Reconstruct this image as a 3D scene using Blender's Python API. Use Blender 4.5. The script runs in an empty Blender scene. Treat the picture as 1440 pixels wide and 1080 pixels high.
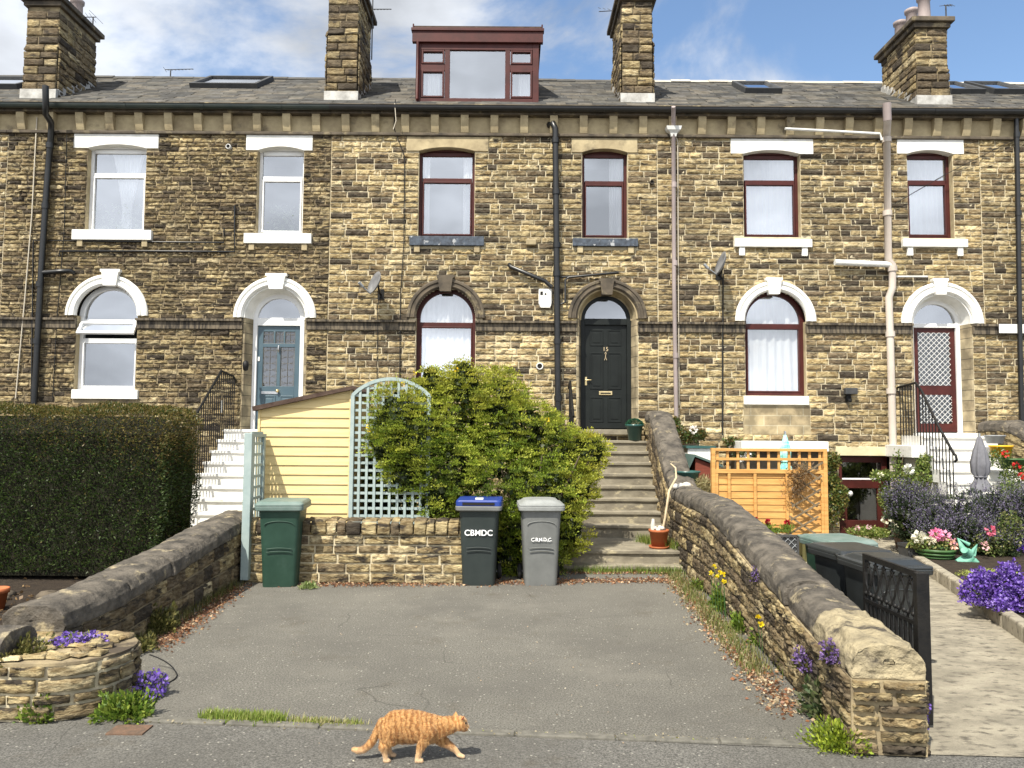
import bpy, math, random
import numpy as np
from mathutils import Vector, Matrix
random.seed(7); RG = np.random.default_rng(7)
SC = bpy.context.scene; COL = SC.collection
PI = math.pi
# ---------------------------------------------------------------- camera model
F, EYE, PITCH, ROLL = 1082.0, 1.9, math.radians(3.7), 0.007
def ray(px, py):
    u, v = px-720, py-540
    uu = u*math.cos(ROLL)+v*math.sin(ROLL); vv = -u*math.sin(ROLL)+v*math.cos(ROLL)
    dx, dz = uu/F, -vv/F
    return dx, math.cos(PITCH)-dz*math.sin(PITCH), math.sin(PITCH)+dz*math.cos(PITCH)
def FP(px, py, Y=14.7):            # world (x, z) of a photo position on the plane at depth Y
    a, b, c = ray(px, py); t = Y/b
    return a*t, EYE+c*t
def GP(px, py, z=0.0):             # world (x, y) on the level z
    a, b, c = ray(px, py); t = (z-EYE)/c
    return a*t, b*t
def W(px, py, Y):
    x, z = FP(px, py, Y); return (x, Y, z)
# ---------------------------------------------------------------- object helpers
ORG = {}
def link(o, parent=None):
    COL.objects.link(o)
    if parent is not None: o.parent = parent
    return o
def thing(name, label, cat, loc=(0, 0, 0), group=None, rz=0):
    o = bpy.data.objects.new(name, None); link(o); o.location = loc; o.rotation_euler = (0, 0, rz)
    o.empty_display_size = .1
    ORG[o.name] = Vector(loc); o['label'] = label; o['category'] = cat
    if group: o['group'] = group
    return o
def tag(o, label=None, cat=None, group=None, kind=None):
    if label: o['label'] = label
    if cat: o['category'] = cat
    if group: o['group'] = group
    if kind: o['kind'] = kind
    return o
def finish(name, me, mat, parent, base):
    me.materials.append(mat)
    o = bpy.data.objects.new(name, me)
    if parent is not None:
        ORG[o.name] = ORG[parent.name]; link(o, parent)
    else:
        b = Vector(base) if base is not None else Vector((0, 0, 0))
        link(o); o.location = b; ORG[o.name] = b
    return o
def np_mesh(name, V, Fq, mat, parent=None, C=None, smooth=False, base=None):
    V = np.asarray(V, dtype=np.float32).copy(); Fq = np.asarray(Fq, dtype=np.int32)
    org = ORG[parent.name] if parent is not None else (Vector(base) if base is not None else Vector((0, 0, 0)))
    V -= np.array(org, dtype=np.float32)
    k = Fq.shape[1]; me = bpy.data.meshes.new(name)
    me.vertices.add(len(V)); me.vertices.foreach_set('co', V.ravel())
    me.loops.add(Fq.size); me.loops.foreach_set('vertex_index', Fq.ravel())
    me.polygons.add(len(Fq)); me.polygons.foreach_set('loop_start', np.arange(0, Fq.size, k, dtype=np.int32))
    me.polygons.foreach_set('loop_total', np.full(len(Fq), k, dtype=np.int32))
    if smooth: me.polygons.foreach_set('use_smooth', np.ones(len(Fq), dtype=bool))
    me.update(calc_edges=True)
    if C is not None:
        at = me.color_attributes.new('Col', 'FLOAT_COLOR', 'POINT')
        C4 = np.ones((len(V), 4), dtype=np.float32); C4[:, :3] = C; at.data.foreach_set('color', C4.ravel())
    return finish(name, me, mat, parent, base)
class MB:
    def __init__(s): s.V = []; s.F = []; s.S = []
    def add(s, vs, fs, smooth=False):
        n = len(s.V); s.V += [tuple(v) for v in vs]; s.F += [tuple(i+n for i in f) for f in fs]; s.S += [smooth]*len(fs); return s
    def box(s, x0, x1, y0, y1, z0, z1, M=None):
        vs = [(x, y, z) for x in (x0, x1) for y in (y0, y1) for z in (z0, z1)]
        if M is not None: vs = [M @ Vector(v) for v in vs]
        return s.add(vs, [(0, 1, 3, 2), (4, 6, 7, 5), (0, 4, 5, 1), (2, 3, 7, 6), (0, 2, 6, 4), (1, 5, 7, 3)])
    def bar(s, a, b, w, d, up=(0, 0, 1)):      # box of section w x d from a to b
        a, b = Vector(a), Vector(b); t = (b-a).normalized(); u = Vector(up)
        if abs(t.dot(u)) > .98: u = Vector((0, 1, 0))
        r = t.cross(u).normalized(); u = r.cross(t).normalized()
        vs = [p+r*(w/2*i)+u*(d/2*j) for p in (a, b) for i, j in ((-1, -1), (1, -1), (1, 1), (-1, 1))]
        return s.add(vs, [(0, 3, 2, 1), (4, 5, 6, 7), (0, 1, 5, 4), (1, 2, 6, 5), (2, 3, 7, 6), (3, 0, 4, 7)])
    def tube(s, pts, r, n=8, caps=True, closed=False):
        pts = [Vector(p) for p in pts]; m = len(pts)
        rs = r if isinstance(r, (list, tuple)) else [r]*m
        vs, fs = [], []; prev = None
        for i, p in enumerate(pts):
            if closed: t = pts[(i+1) % m]-pts[i-1]
            else: t = pts[min(i+1, m-1)]-pts[max(i-1, 0)]
            t.normalize()
            if prev is None:
                u = Vector((0, 0, 1)) if abs(t.z) < .9 else Vector((1, 0, 0))
                a = t.cross(u).normalized()
            else: a = (prev-t*prev.dot(t)).normalized()
            prev = a; b = t.cross(a)
            for k in range(n):
                th = 2*PI*k/n; vs.append(p+(a*math.cos(th)+b*math.sin(th))*rs[i])
        for i in range(m if closed else m-1):
            j = (i+1) % m
            for k in range(n):
                k2 = (k+1) % n; fs.append((i*n+k, i*n+k2, j*n+k2, j*n+k))
        s.add(vs, fs, True)
        if caps and not closed:
            s.add(vs[:n], [tuple(range(n))[::-1]]); s.add(vs[-n:], [tuple(range(n))])
        return s
    def lathe(s, prof, c, n=20, axis='z', smooth=True):
        vs, fs = [], []
        for (r, h) in prof:
            for k in range(n):
                th = 2*PI*k/n; a, b = r*math.cos(th), r*math.sin(th)
                vs.append((c[0]+a, c[1]+b, c[2]+h) if axis == 'z' else (c[0]+a, c[1]+h, c[2]+b) if axis == 'y' else (c[0]+h, c[1]+a, c[2]+b))
        for i in range(len(prof)-1):
            for k in range(n):
                k2 = (k+1) % n; fs.append((i*n+k, i*n+k2, (i+1)*n+k2, (i+1)*n+k))
        return s.add(vs, fs, smooth)
    def prism(s, poly, y0, y1):                # poly of (x, z), extruded along y
        n = len(poly); vs = [(x, y0, z) for x, z in poly]+[(x, y1, z) for x, z in poly]
        return s.add(vs, [tuple(range(n))[::-1], tuple(range(n, 2*n))]+[(i, (i+1) % n, n+(i+1) % n, n+i) for i in range(n)])
    def loft(s, rings, cap0=True, cap1=True, smooth=False):
        n = len(rings[0]); vs = [v for r in rings for v in r]; fs = []
        for i in range(len(rings)-1):
            for k in range(n):
                k2 = (k+1) % n; fs.append((i*n+k, i*n+k2, (i+1)*n+k2, (i+1)*n+k))
        s.add(vs, fs, smooth)
        if cap0: s.add(rings[0], [tuple(range(n))[::-1]])
        if cap1: s.add(rings[-1], [tuple(range(n))])
        return s
    def arc(s, cx, cz, prof, a0=0, a1=PI, n=28):   # profile of (radius, y) swept in the xz plane
        vs, fs = [], []; m = len(prof)
        for i in range(n+1):
            th = a0+(a1-a0)*i/n
            for r, y in prof: vs.append((cx+r*math.cos(th), y, cz+r*math.sin(th)))
        for i in range(n):
            for k in range(m):
                k2 = (k+1) % m; fs.append((i*m+k, i*m+k2, (i+1)*m+k2, (i+1)*m+k))
        s.add(vs, fs); s.add(vs[:m], [tuple(range(m))]); s.add(vs[-m:], [tuple(range(m))[::-1]])
        return s
    def build(s, name, mat, parent=None, base=None, bevel=0, sub=0):
        me = bpy.data.meshes.new(name)
        org = ORG[parent.name] if parent is not None else (Vector(base) if base is not None else Vector((0, 0, 0)))
        me.from_pydata([tuple(Vector(v)-org) for v in s.V], [], s.F)
        me.polygons.foreach_set('use_smooth', s.S); me.update()
        import bmesh
        bm = bmesh.new(); bm.from_mesh(me); bmesh.ops.recalc_face_normals(bm, faces=bm.faces); bm.to_mesh(me); bm.free()
        o = finish(name, me, mat, parent, base)
        if bevel:
            b = o.modifiers.new('bevel', 'BEVEL'); b.width = bevel; b.segments = 2; b.limit_method = 'ANGLE'
        if sub:
            b = o.modifiers.new('sub', 'SUBSURF'); b.levels = b.render_levels = sub
        return o
# ---------------------------------------------------------------- materials
def mk(name, col, col2=None, scale=6, rough=.8, bump=0, bscale=40, metal=0, spec=.3, attr=False, ramp=(.35, .65), stretch=(1, 1, 1),
       col3=None, scale3=2, ramp3=(.55, .7), transl=0, detail=6, coat=0, bdist=.01, world=False, soot=0):
    m = bpy.data.materials.new(name); m.use_nodes = True; nt = m.node_tree; N, L = nt.nodes, nt.links
    p = N['Principled BSDF']; p.inputs['Roughness'].default_value = rough; p.inputs['Metallic'].default_value = metal
    p.inputs['Specular IOR Level'].default_value = spec; p.inputs['Coat Weight'].default_value = coat
    tc = N.new('ShaderNodeTexCoord'); mp = N.new('ShaderNodeMapping'); mp.inputs['Scale'].default_value = stretch
    L.new(tc.outputs['Object'], mp.inputs[0])
    vec = mp.outputs[0]
    if world:
        g = N.new('ShaderNodeNewGeometry'); L.new(g.outputs['Position'], mp.inputs[0])
    def noise(sc, det=detail, off=0):
        n = N.new('ShaderNodeTexNoise'); n.inputs['Scale'].default_value = sc; n.inputs['Detail'].default_value = det
        n.inputs['Roughness'].default_value = .65
        if off:
            q = N.new('ShaderNodeVectorMath'); q.operation = 'ADD'; q.inputs[1].default_value = (off, off*2, off*3); L.new(vec, q.inputs[0]); L.new(q.outputs[0], n.inputs['Vector'])
        else: L.new(vec, n.inputs['Vector'])
        return n.outputs['Fac']
    def rmp(v, a, b):
        r = N.new('ShaderNodeMapRange'); r.inputs[1].default_value = a; r.inputs[2].default_value = b; L.new(v, r.inputs[0]); return r.outputs[0]
    def mix(f, a, b, mode='MIX'):
        x = N.new('ShaderNodeMix'); x.data_type = 'RGBA'; x.blend_type = mode
        if isinstance(f, (int, float)): x.inputs[0].default_value = f
        else: L.new(f, x.inputs[0])
        for i, c in ((6, a), (7, b)):
            if isinstance(c, tuple): x.inputs[i].default_value = (*c, 1)
            else: L.new(c, x.inputs[i])
        return x.outputs[2]
    c = tuple(col)
    if attr:
        at = N.new('ShaderNodeAttribute'); at.attribute_name = 'Col'; c = mix(1.0, at.outputs['Color'], tuple(col), 'MULTIPLY')
    if col2 is not None: c = mix(rmp(noise(scale), *ramp), c, tuple(col2) if not attr else mix(1.0, at.outputs['Color'], tuple(col2), 'MULTIPLY'))
    if col3 is not None: c = mix(rmp(noise(scale3, off=3.3), *ramp3), c, tuple(col3))
    if soot:
        g2 = N.new('ShaderNodeNewGeometry'); m2 = N.new('ShaderNodeMapping'); m2.inputs['Scale'].default_value = (1.1, 1, .28); L.new(g2.outputs['Position'], m2.inputs[0])
        n2 = N.new('ShaderNodeTexNoise'); n2.inputs['Scale'].default_value = 1.5; n2.inputs['Detail'].default_value = 7; n2.inputs['Roughness'].default_value = .7; L.new(m2.outputs[0], n2.inputs['Vector'])
        r2 = N.new('ShaderNodeMapRange'); r2.inputs[1].default_value = .46; r2.inputs[2].default_value = .66; r2.inputs[4].default_value = soot; L.new(n2.outputs['Fac'], r2.inputs[0]); c = mix(r2.outputs[0], c, (.075, .06, .042))
    if isinstance(c, tuple): p.inputs['Base Color'].default_value = (*c, 1)
    else: L.new(c, p.inputs['Base Color'])
    if bump:
        b = N.new('ShaderNodeBump'); b.inputs['Strength'].default_value = bump; b.inputs['Distance'].default_value = bdist
        L.new(noise(bscale, 5, 7.7), b.inputs['Height']); L.new(b.outputs[0], p.inputs['Normal'])
    if transl:
        t = N.new('ShaderNodeBsdfTranslucent'); ms = N.new('ShaderNodeMixShader'); ms.inputs[0].default_value = transl
        if isinstance(c, tuple): t.inputs[0].default_value = (*c, 1)
        else: L.new(c, t.inputs[0])
        L.new(p.outputs[0], ms.inputs[1]); L.new(t.outputs[0], ms.inputs[2]); L.new(ms.outputs[0], N['Material Output'].inputs[0])
    m['h'] = 1
    return m
M = {}
def tarmac(name, hi, lo, k):
    m = bpy.data.materials.new(name); m.use_nodes = True; nt = m.node_tree; N, L = nt.nodes, nt.links; p = N['Principled BSDF']; p.inputs['Roughness'].default_value = .93; p.inputs['Specular IOR Level'].default_value = .2
    g = N.new('ShaderNodeNewGeometry')
    def noise(sc, det, rg=.6):
        n = N.new('ShaderNodeTexNoise'); n.inputs['Scale'].default_value = sc; n.inputs['Detail'].default_value = det; n.inputs['Roughness'].default_value = rg; L.new(g.outputs['Position'], n.inputs['Vector']); return n.outputs['Fac']
    def rng(v, a, b, c=0, d=1):
        r = N.new('ShaderNodeMapRange'); L.new(v, r.inputs[0])
        for i, x in enumerate((a, b, c, d)): r.inputs[i+1].default_value = x
        return r.outputs[0]
    def mix(f, a, b, mode='MIX'):
        x = N.new('ShaderNodeMix'); x.data_type = 'RGBA'; x.blend_type = mode
        if isinstance(f, float): x.inputs[0].default_value = f
        else: L.new(f, x.inputs[0])
        for i, c in ((6, a), (7, b)):
            if isinstance(c, tuple): x.inputs[i].default_value = (*c, 1)
            else: L.new(c, x.inputs[i])
        return x.outputs[2]
    grain = noise(75, 6, .85)
    c = mix(rng(grain, .4, .62), lo, hi)
    c = mix(rng(noise(.8, 7, .7), .4, .62, 0, .55), c, (.11, .104, .092)); c = mix(rng(noise(.45, 8, .75), .52, .66, 0, .5*k), c, (.24, .225, .19)); c = mix(rng(noise(1.7, 9, .75), .56, .68, 0, .45), c, (.1, .083, .06))
    v = N.new('ShaderNodeTexVoronoi'); v.inputs['Scale'].default_value = 38; L.new(g.outputs['Position'], v.inputs['Vector']); sep = N.new('ShaderNodeSeparateColor'); L.new(v.outputs['Color'], sep.inputs[0])
    chip = N.new('ShaderNodeMath'); chip.operation = 'MULTIPLY'; L.new(rng(sep.outputs[0], .9, .93), chip.inputs[0]); L.new(rng(v.outputs['Distance'], .33, .2), chip.inputs[1]); c = mix(chip.outputs[0], c, (.38, .36, .31))
    # hairline cracks
    vd = N.new('ShaderNodeTexVoronoi'); vd.feature = 'DISTANCE_TO_EDGE'; vd.inputs['Scale'].default_value = .62
    wp = N.new('ShaderNodeVectorMath'); wp.operation = 'MULTIPLY_ADD'; wp.inputs[1].default_value = (.2, .2, .2); nn = N.new('ShaderNodeTexNoise'); nn.inputs['Scale'].default_value = 2.5; nn.inputs['Detail'].default_value = 6; L.new(g.outputs['Position'], nn.inputs['Vector']); L.new(nn.outputs['Color'], wp.inputs[0]); L.new(g.outputs['Position'], wp.inputs[2]); L.new(wp.outputs[0], vd.inputs['Vector'])
    cm = N.new('ShaderNodeMath'); cm.operation = 'MULTIPLY'; L.new(rng(vd.outputs['Distance'], .004, .001, 0, .4), cm.inputs[0]); L.new(rng(noise(.7, 2), .5, .58), cm.inputs[1]); c = mix(cm.outputs[0], c, (.03, .028, .025))
    L.new(c, p.inputs['Base Color']); b = N.new('ShaderNodeBump'); b.inputs['Strength'].default_value = 1; b.inputs['Distance'].default_value = .012; L.new(grain, b.inputs['Height']); L.new(b.outputs[0], p.inputs['Normal']); return m
M['stone'] = mk('pitched sandstone', (1, 1, 1), (.42, .37, .31), 14, .92, 1, 30, attr=True, ramp=(.4, .6), col3=(.04, .032, .024), scale3=7, ramp3=(.52, .62), bdist=.03, world=True, stretch=(.6, .6, 2), soot=.6)
M['stone_clean'] = mk('lighter sandstone', (1, 1, 1), (.5, .43, .34), 13, .92, 1, 30, attr=True, ramp=(.42, .62), col3=(.05, .04, .029), scale3=7, ramp3=(.535, .64), bdist=.03, world=True, stretch=(.6, .6, 2), soot=.5)
M['mortar'] = mk('pale mortar', (.58, .51, .35), (.40, .34, .23), 5, .95, .4, 60, col3=(.16, .13, .095), scale3=1.4, ramp3=(.56, .7), world=True)
M['mortar_dark'] = mk('weathered mortar', (.36, .29, .17), (.17, .135, .09), 4, .95, .5, 50, col3=(.07, .055, .04), scale3=1.8, ramp3=(.5, .62), world=True)
M['ashlar'] = mk('dressed sandstone', (.46, .38, .23), (.27, .215, .13), 2.4, .88, .3, 50, col3=(.06, .048, .035), scale3=1.6, ramp3=(.58, .74), world=True)
M['ashlar_dark'] = mk('sooty dressed stone', (.13, .105, .075), (.045, .038, .03), 3, .85, .35, 40, col3=(.27, .22, .13), scale3=3.5, ramp3=(.57, .7), world=True)
M['string'] = mk('streaked string course stone', (.16, .13, .09), (.035, .03, .025), 9, .85, .3, 40, stretch=(2.4, 1, .35), ramp=(.4, .6), world=True)
M['coping'] = mk('weathered coping stone', (.15, .13, .105), (.048, .043, .037), 6, .88, .9, 30, col3=(.36, .3, .19), scale3=5, ramp3=(.58, .7), bdist=.02, world=True)
M['coping_pale'] = mk('pale broken coping stone', (.4, .335, .21), (.2, .17, .115), 6, .9, .9, 22, col3=(.07, .06, .048), scale3=5, ramp3=(.54, .64), bdist=.03, world=True)
M['white'] = mk('white masonry paint', (.82, .81, .77), (.68, .67, .62), 5, .6, .12, 60)
M['white_worn'] = mk('worn white paint', (.66, .65, .62), (.42, .41, .38), 3.5, .75, .3, 40, stretch=(.5, 1, 2), col3=(.25, .23, .2), scale3=4, ramp3=(.62, .75))
M['upvc'] = mk('white window frame', (.8, .8, .79), (.72, .72, .71), 3, .35, spec=.5)
M['maroon'] = mk('dark red window frame', (.07, .015, .012), (.045, .01, .008), 5, .45, .05, 90, spec=.3)
M['slate'] = mk('stone slate', (1, 1, 1), (.5, .47, .43), 5, .75, .5, 30, attr=True, col3=(.2, .19, .14), scale3=9, ramp3=(.66, .74), world=True)
M['leadwork'] = mk('lead flashing', (.5, .49, .46), (.28, .27, .25), 6, .6, .3, 20)
M['ridge'] = mk('ridge tile', (.1, .095, .085), (.05, .047, .043), 4, .8, .3, 30)
M['ridge_pale'] = mk('pale ridge tile', (.5, .47, .4), (.36, .33, .27), 4, .8, .3, 30)
M['black_iron'] = mk('black painted iron', (.007, .007, .0075), (.014, .013, .012), 14, .5, .3, 60, spec=.25)
M['black_pipe'] = mk('black pipe', (.008, .0085, .009), (.015, .015, .015), 4, .35, spec=.5)
M['gutter'] = mk('dark green gutter', (.012, .022, .02), (.03, .038, .03), 3, .4, spec=.5)
M['pipe_pink'] = mk('faded pink grey pipe', (.44, .38, .33), (.54, .48, .42), 3, .6, stretch=(1, 1, .3))
M['pipe_grey'] = mk('grey mauve pipe', (.36, .3, .29), (.24, .2, .19), 3, .6, stretch=(1, 1, .3))
M['pipe_white'] = mk('white pipe', (.74, .74, .72), (.55, .55, .52), 3, .5)
M['cable'] = mk('pale cable', (.5, .45, .36), rough=.7)
M['door_black'] = mk('black green door paint', (.006, .008, .0075), (.01, .013, .012), 3, .5, .08, 70, spec=.25)
M['door_blue'] = mk('slate blue door paint', (.05, .088, .115), (.065, .105, .13), 3, .4, .05, 70, spec=.5)
M['brass'] = mk('brass', (.75, .6, .33), (.6, .48, .25), 8, .3, metal=.85)
M['steel'] = mk('steel', (.55, .55, .55), rough=.3, metal=.9)
M['dark'] = mk('dark interior', (.012, .011, .01), (.02, .018, .016), 2, .9)
M['room'] = mk('dim room plaster', (.1, .1, .1), (.07, .068, .062), 2, .9)
M['curtain'] = mk('net curtain', (.92, .93, .93), (.82, .84, .86), 5, .9, transl=.35, stretch=(6, 1, .3))
M['tarmac'] = tarmac('old tarmac', (.3, .285, .245), (.06, .057, .05), 1.0)
M['pave'] = tarmac('pavement tarmac', (.28, .268, .24), (.06, .058, .053), .6)
M['edging'] = mk('edging stone', (.17, .16, .135), (.09, .085, .072), 12, .9, .4, 60)
M['concrete'] = mk('stained concrete', (.42, .375, .285), (.24, .215, .165), 3.0, .93, 1, 60, col3=(.13, .115, .09), scale3=9, ramp3=(.52, .66), detail=12, bdist=.02, stretch=(1, 1.6, 1))
M['paving'] = mk('garden paving', (.3, .27, .21), (.18, .16, .12), 2, .9, .4, 40)
M['soil'] = mk('garden soil', (.05, .036, .024), (.025, .018, .013), 9, .95, 1, 30, bdist=.04)
M['leaf'] = mk('leaf', (1, 1, 1), rough=.45, attr=True, transl=.38, spec=.35)
M['petal'] = mk('petal', (1, 1, 1), rough=.6, attr=True, transl=.3)
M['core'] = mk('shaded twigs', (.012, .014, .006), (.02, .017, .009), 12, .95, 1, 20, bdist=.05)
M['bark'] = mk('bark', (.13, .1, .065), (.07, .052, .035), 12, .9, .6, 30)
M['bin_green'] = mk('green bin plastic', (.016, .045, .03), (.026, .064, .044), 3.5, .5, .06, 80, col3=(.045, .085, .064), scale3=2.2, ramp3=(.55, .75), spec=.4)
M['bin_green_lid'] = mk('faded green lid plastic', (.1, .155, .135), (.17, .22, .2), 5, .5, .06, 80)
M['bin_dark'] = mk('charcoal bin plastic', (.022, .03, .029), (.032, .041, .039), 3, .5, .05, 80, spec=.4)
M['bin_grey'] = mk('faded grey bin plastic', (.13, .135, .13), (.18, .185, .178), 2.6, .55, .06, 80, spec=.4)
M['bin_rim'] = mk('pale grey bin lid', (.3, .31, .3), (.22, .23, .225), 5, .5, .05, 80)
M['bin_blue'] = mk('blue bin lid', (.012, .035, .2), (.02, .05, .26), 4, .45, spec=.4)
M['bin_black'] = mk('near black bin plastic', (.016, .019, .02), (.026, .03, .032), 3, .38, .05, 80, spec=.7)
M['rubber'] = mk('rubber', (.015, .015, .015), rough=.8)
M['paint_white'] = mk('white lettering paint', (.8, .8, .8), rough=.6)
M['shed'] = mk('pale yellow shed boards', (.7, .55, .28), (.6, .46, .215), 4, .7, .25, 50, stretch=(.5, 1, 7), col3=(.34, .24, .1), scale3=2.6, ramp3=(.66, .8))
M['felt'] = mk('brown roof felt', (.045, .026, .02), (.09, .06, .045), 9, .9, .5, 60)
M['sage'] = mk('sage blue painted wood', (.26, .33, .325), (.34, .405, .39), 6, .65, .15, 60)
M['pine'] = mk('new pine fence', (.6, .34, .11), (.44, .225, .065), 3, .7, .25, 40, stretch=(.7, 1, 7), col3=(.27, .11, .035), scale3=3.2, ramp3=(.66, .76))
M['oldwood'] = mk('weathered wood', (.2, .15, .09), (.12, .09, .055), 5, .85, .4, 30, stretch=(1, 1, 4))
M['woodgreen'] = mk('olive stained wood', (.11, .1, .035), (.07, .065, .025), 5, .8, .2, 30)
M['step'] = mk('old sandstone step', (.27, .24, .18), (.16, .14, .105), 4, .9, .4, 40, col3=(.38, .33, .22), scale3=5, ramp3=(.58, .66), stretch=(1, 1, 1.6), world=True)
M['step_white'] = mk('whitewashed step', (.74, .73, .7), (.62, .61, .57), 4, .75, .25, 50, col3=(.42, .4, .36), scale3=3.6, ramp3=(.64, .76), stretch=(1, 1, 2))
M['terracotta'] = mk('terracotta', (.42, .13, .05), (.33, .1, .04), 6, .7, .15, 50)
M['dish'] = mk('dish paint', (.13, .13, .135), (.2, .2, .2), 6, .5)
M['pot_green'] = mk('glazed green pot', (.02, .075, .07), (.035, .1, .09), 5, .3, spec=.6)
M['pot_plastic'] = mk('green plastic pot', (.045, .1, .03), (.06, .13, .045), 5, .45)
M['pot_yellow'] = mk('yellow pot', (.75, .42, .02), rough=.5)
M['pot_grey'] = mk('grey pot', (.3, .32, .34), (.22, .23, .24), 8, .6)
M['charcoal'] = mk('charcoal trough', (.04, .042, .045), (.06, .06, .06), 6, .6)
M['verdigris'] = mk('verdigris ornament', (.1, .3, .22), (.2, .42, .32), 12, .6, .4, 40)
M['teal'] = mk('teal cloth', (.12, .55, .46), (.5, .75, .68), 8, .8, stretch=(1, 1, 3))
M['canvas'] = mk('grey parasol canvas', (.13, .13, .145), (.19, .19, .21), 6, .85, .2, 60)
M['pale_wood'] = mk('bleached driftwood', (.55, .45, .3), (.42, .33, .21), 9, .8, .3, 40)
M['pebble'] = mk('white stone', (.7, .67, .6), (.5, .47, .42), 9, .8, .5, 30)
M['redwood'] = mk('red brown shed paint', (.2, .05, .03), (.14, .036, .022), 5, .7, .2, 40, stretch=(.5, 1, 6))
M['roofgreen'] = mk('green grey roof panel', (.07, .11, .1), rough=.6)
M['rust'] = mk('rusty iron cover', (.17, .1, .065), (.1, .07, .05), 20, .8, .5, 60)
def glass(name, tint, refl, rough=.02):
    m = bpy.data.materials.new(name); m.use_nodes = True; nt = m.node_tree; N, L = nt.nodes, nt.links
    N.remove(N['Principled BSDF']); out = N['Material Output']
    t = N.new('ShaderNodeBsdfTransparent'); t.inputs[0].default_value = (*tint, 1)
    g = N.new('ShaderNodeBsdfGlossy'); g.inputs['Roughness'].default_value = rough; g.inputs[0].default_value = (.95, .97, 1, 1)
    lw = N.new('ShaderNodeLayerWeight'); lw.inputs[0].default_value = .3
    mr = N.new('ShaderNodeMapRange'); mr.inputs[3].default_value = refl; mr.inputs[4].default_value = 1; L.new(lw.outputs['Fresnel'], mr.inputs[0])
    tc = N.new('ShaderNodeTexCoord'); n = N.new('ShaderNodeTexNoise'); n.inputs['Scale'].default_value = .8; L.new(tc.outputs['Object'], n.inputs['Vector'])
    b = N.new('ShaderNodeBump'); b.inputs['Strength'].default_value = .06; b.inputs['Distance'].default_value = .05; L.new(n.outputs['Fac'], b.inputs['Height']); L.new(b.outputs[0], g.inputs['Normal'])
    ms = N.new('ShaderNodeMixShader'); L.new(mr.outputs[0], ms.inputs[0]); L.new(t.outputs[0], ms.inputs[1]); L.new(g.outputs[0], ms.inputs[2]); L.new(ms.outputs[0], out.inputs[0])
    return m
M['glass'] = glass('window glass', (.97, .98, .98), .36)
M['glass_dark'] = glass('leaded glass', (.5, .55, .55), .12)
def ashlar_mat(name, bw, bh, c1, c2, mort, vert='Z'):
    m = bpy.data.materials.new(name); m.use_nodes = True; nt = m.node_tree; N, L = nt.nodes, nt.links
    p = N['Principled BSDF']; p.inputs['Roughness'].default_value = .9
    g = N.new('ShaderNodeNewGeometry'); sx = N.new('ShaderNodeSeparateXYZ'); L.new(g.outputs['Position'], sx.inputs[0])
    ad = N.new('ShaderNodeMath'); ad.operation = 'ADD'; L.new(sx.outputs[0], ad.inputs[0]); L.new(sx.outputs[1], ad.inputs[1])
    cb = N.new('ShaderNodeCombineXYZ'); L.new(ad.outputs[0], cb.inputs[0]); L.new(sx.outputs[2], cb.inputs[1])
    br = N.new('ShaderNodeTexBrick'); br.inputs['Scale'].default_value = 1; br.inputs['Brick Width'].default_value = bw; br.inputs['Row Height'].default_value = bh
    br.inputs['Mortar Size'].default_value = .006; br.inputs['Color1'].default_value = (*c1, 1); br.inputs['Color2'].default_value = (*c2, 1); br.inputs['Mortar'].default_value = (*mort, 1)
    L.new(cb.outputs[0], br.inputs['Vector'])
    n = N.new('ShaderNodeTexNoise'); n.inputs['Scale'].default_value = 4; n.inputs['Detail'].default_value = 8; L.new(g.outputs['Position'], n.inputs['Vector'])
    mr = N.new('ShaderNodeMapRange'); mr.inputs[1].default_value = .4; mr.inputs[2].default_value = .65; mr.inputs[3].default_value = .45; L.new(n.outputs['Fac'], mr.inputs[0])
    x = N.new('ShaderNodeMix'); x.data_type = 'RGBA'; x.blend_type = 'MULTIPLY'; x.inputs[0].default_value = 1; L.new(br.outputs[0], x.inputs[6]); L.new(mr.outputs[0], x.inputs[7]); L.new(x.outputs[2], p.inputs['Base Color'])
    b = N.new('ShaderNodeBump'); b.inputs['Strength'].default_value = .5; b.inputs['Distance'].default_value = .01; L.new(n.outputs['Fac'], b.inputs['Height']); L.new(b.outputs[0], p.inputs['Normal'])
    return m
M['jamb'] = ashlar_mat('door jamb stone', 9, .2, (.48, .4, .25), (.36, .29, .18), (.08, .065, .045))
M['panelstone'] = ashlar_mat('smooth coursed panel stone', .5, .19, (.42, .34, .2), (.34, .27, .16), (.5, .45, .32))
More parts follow.
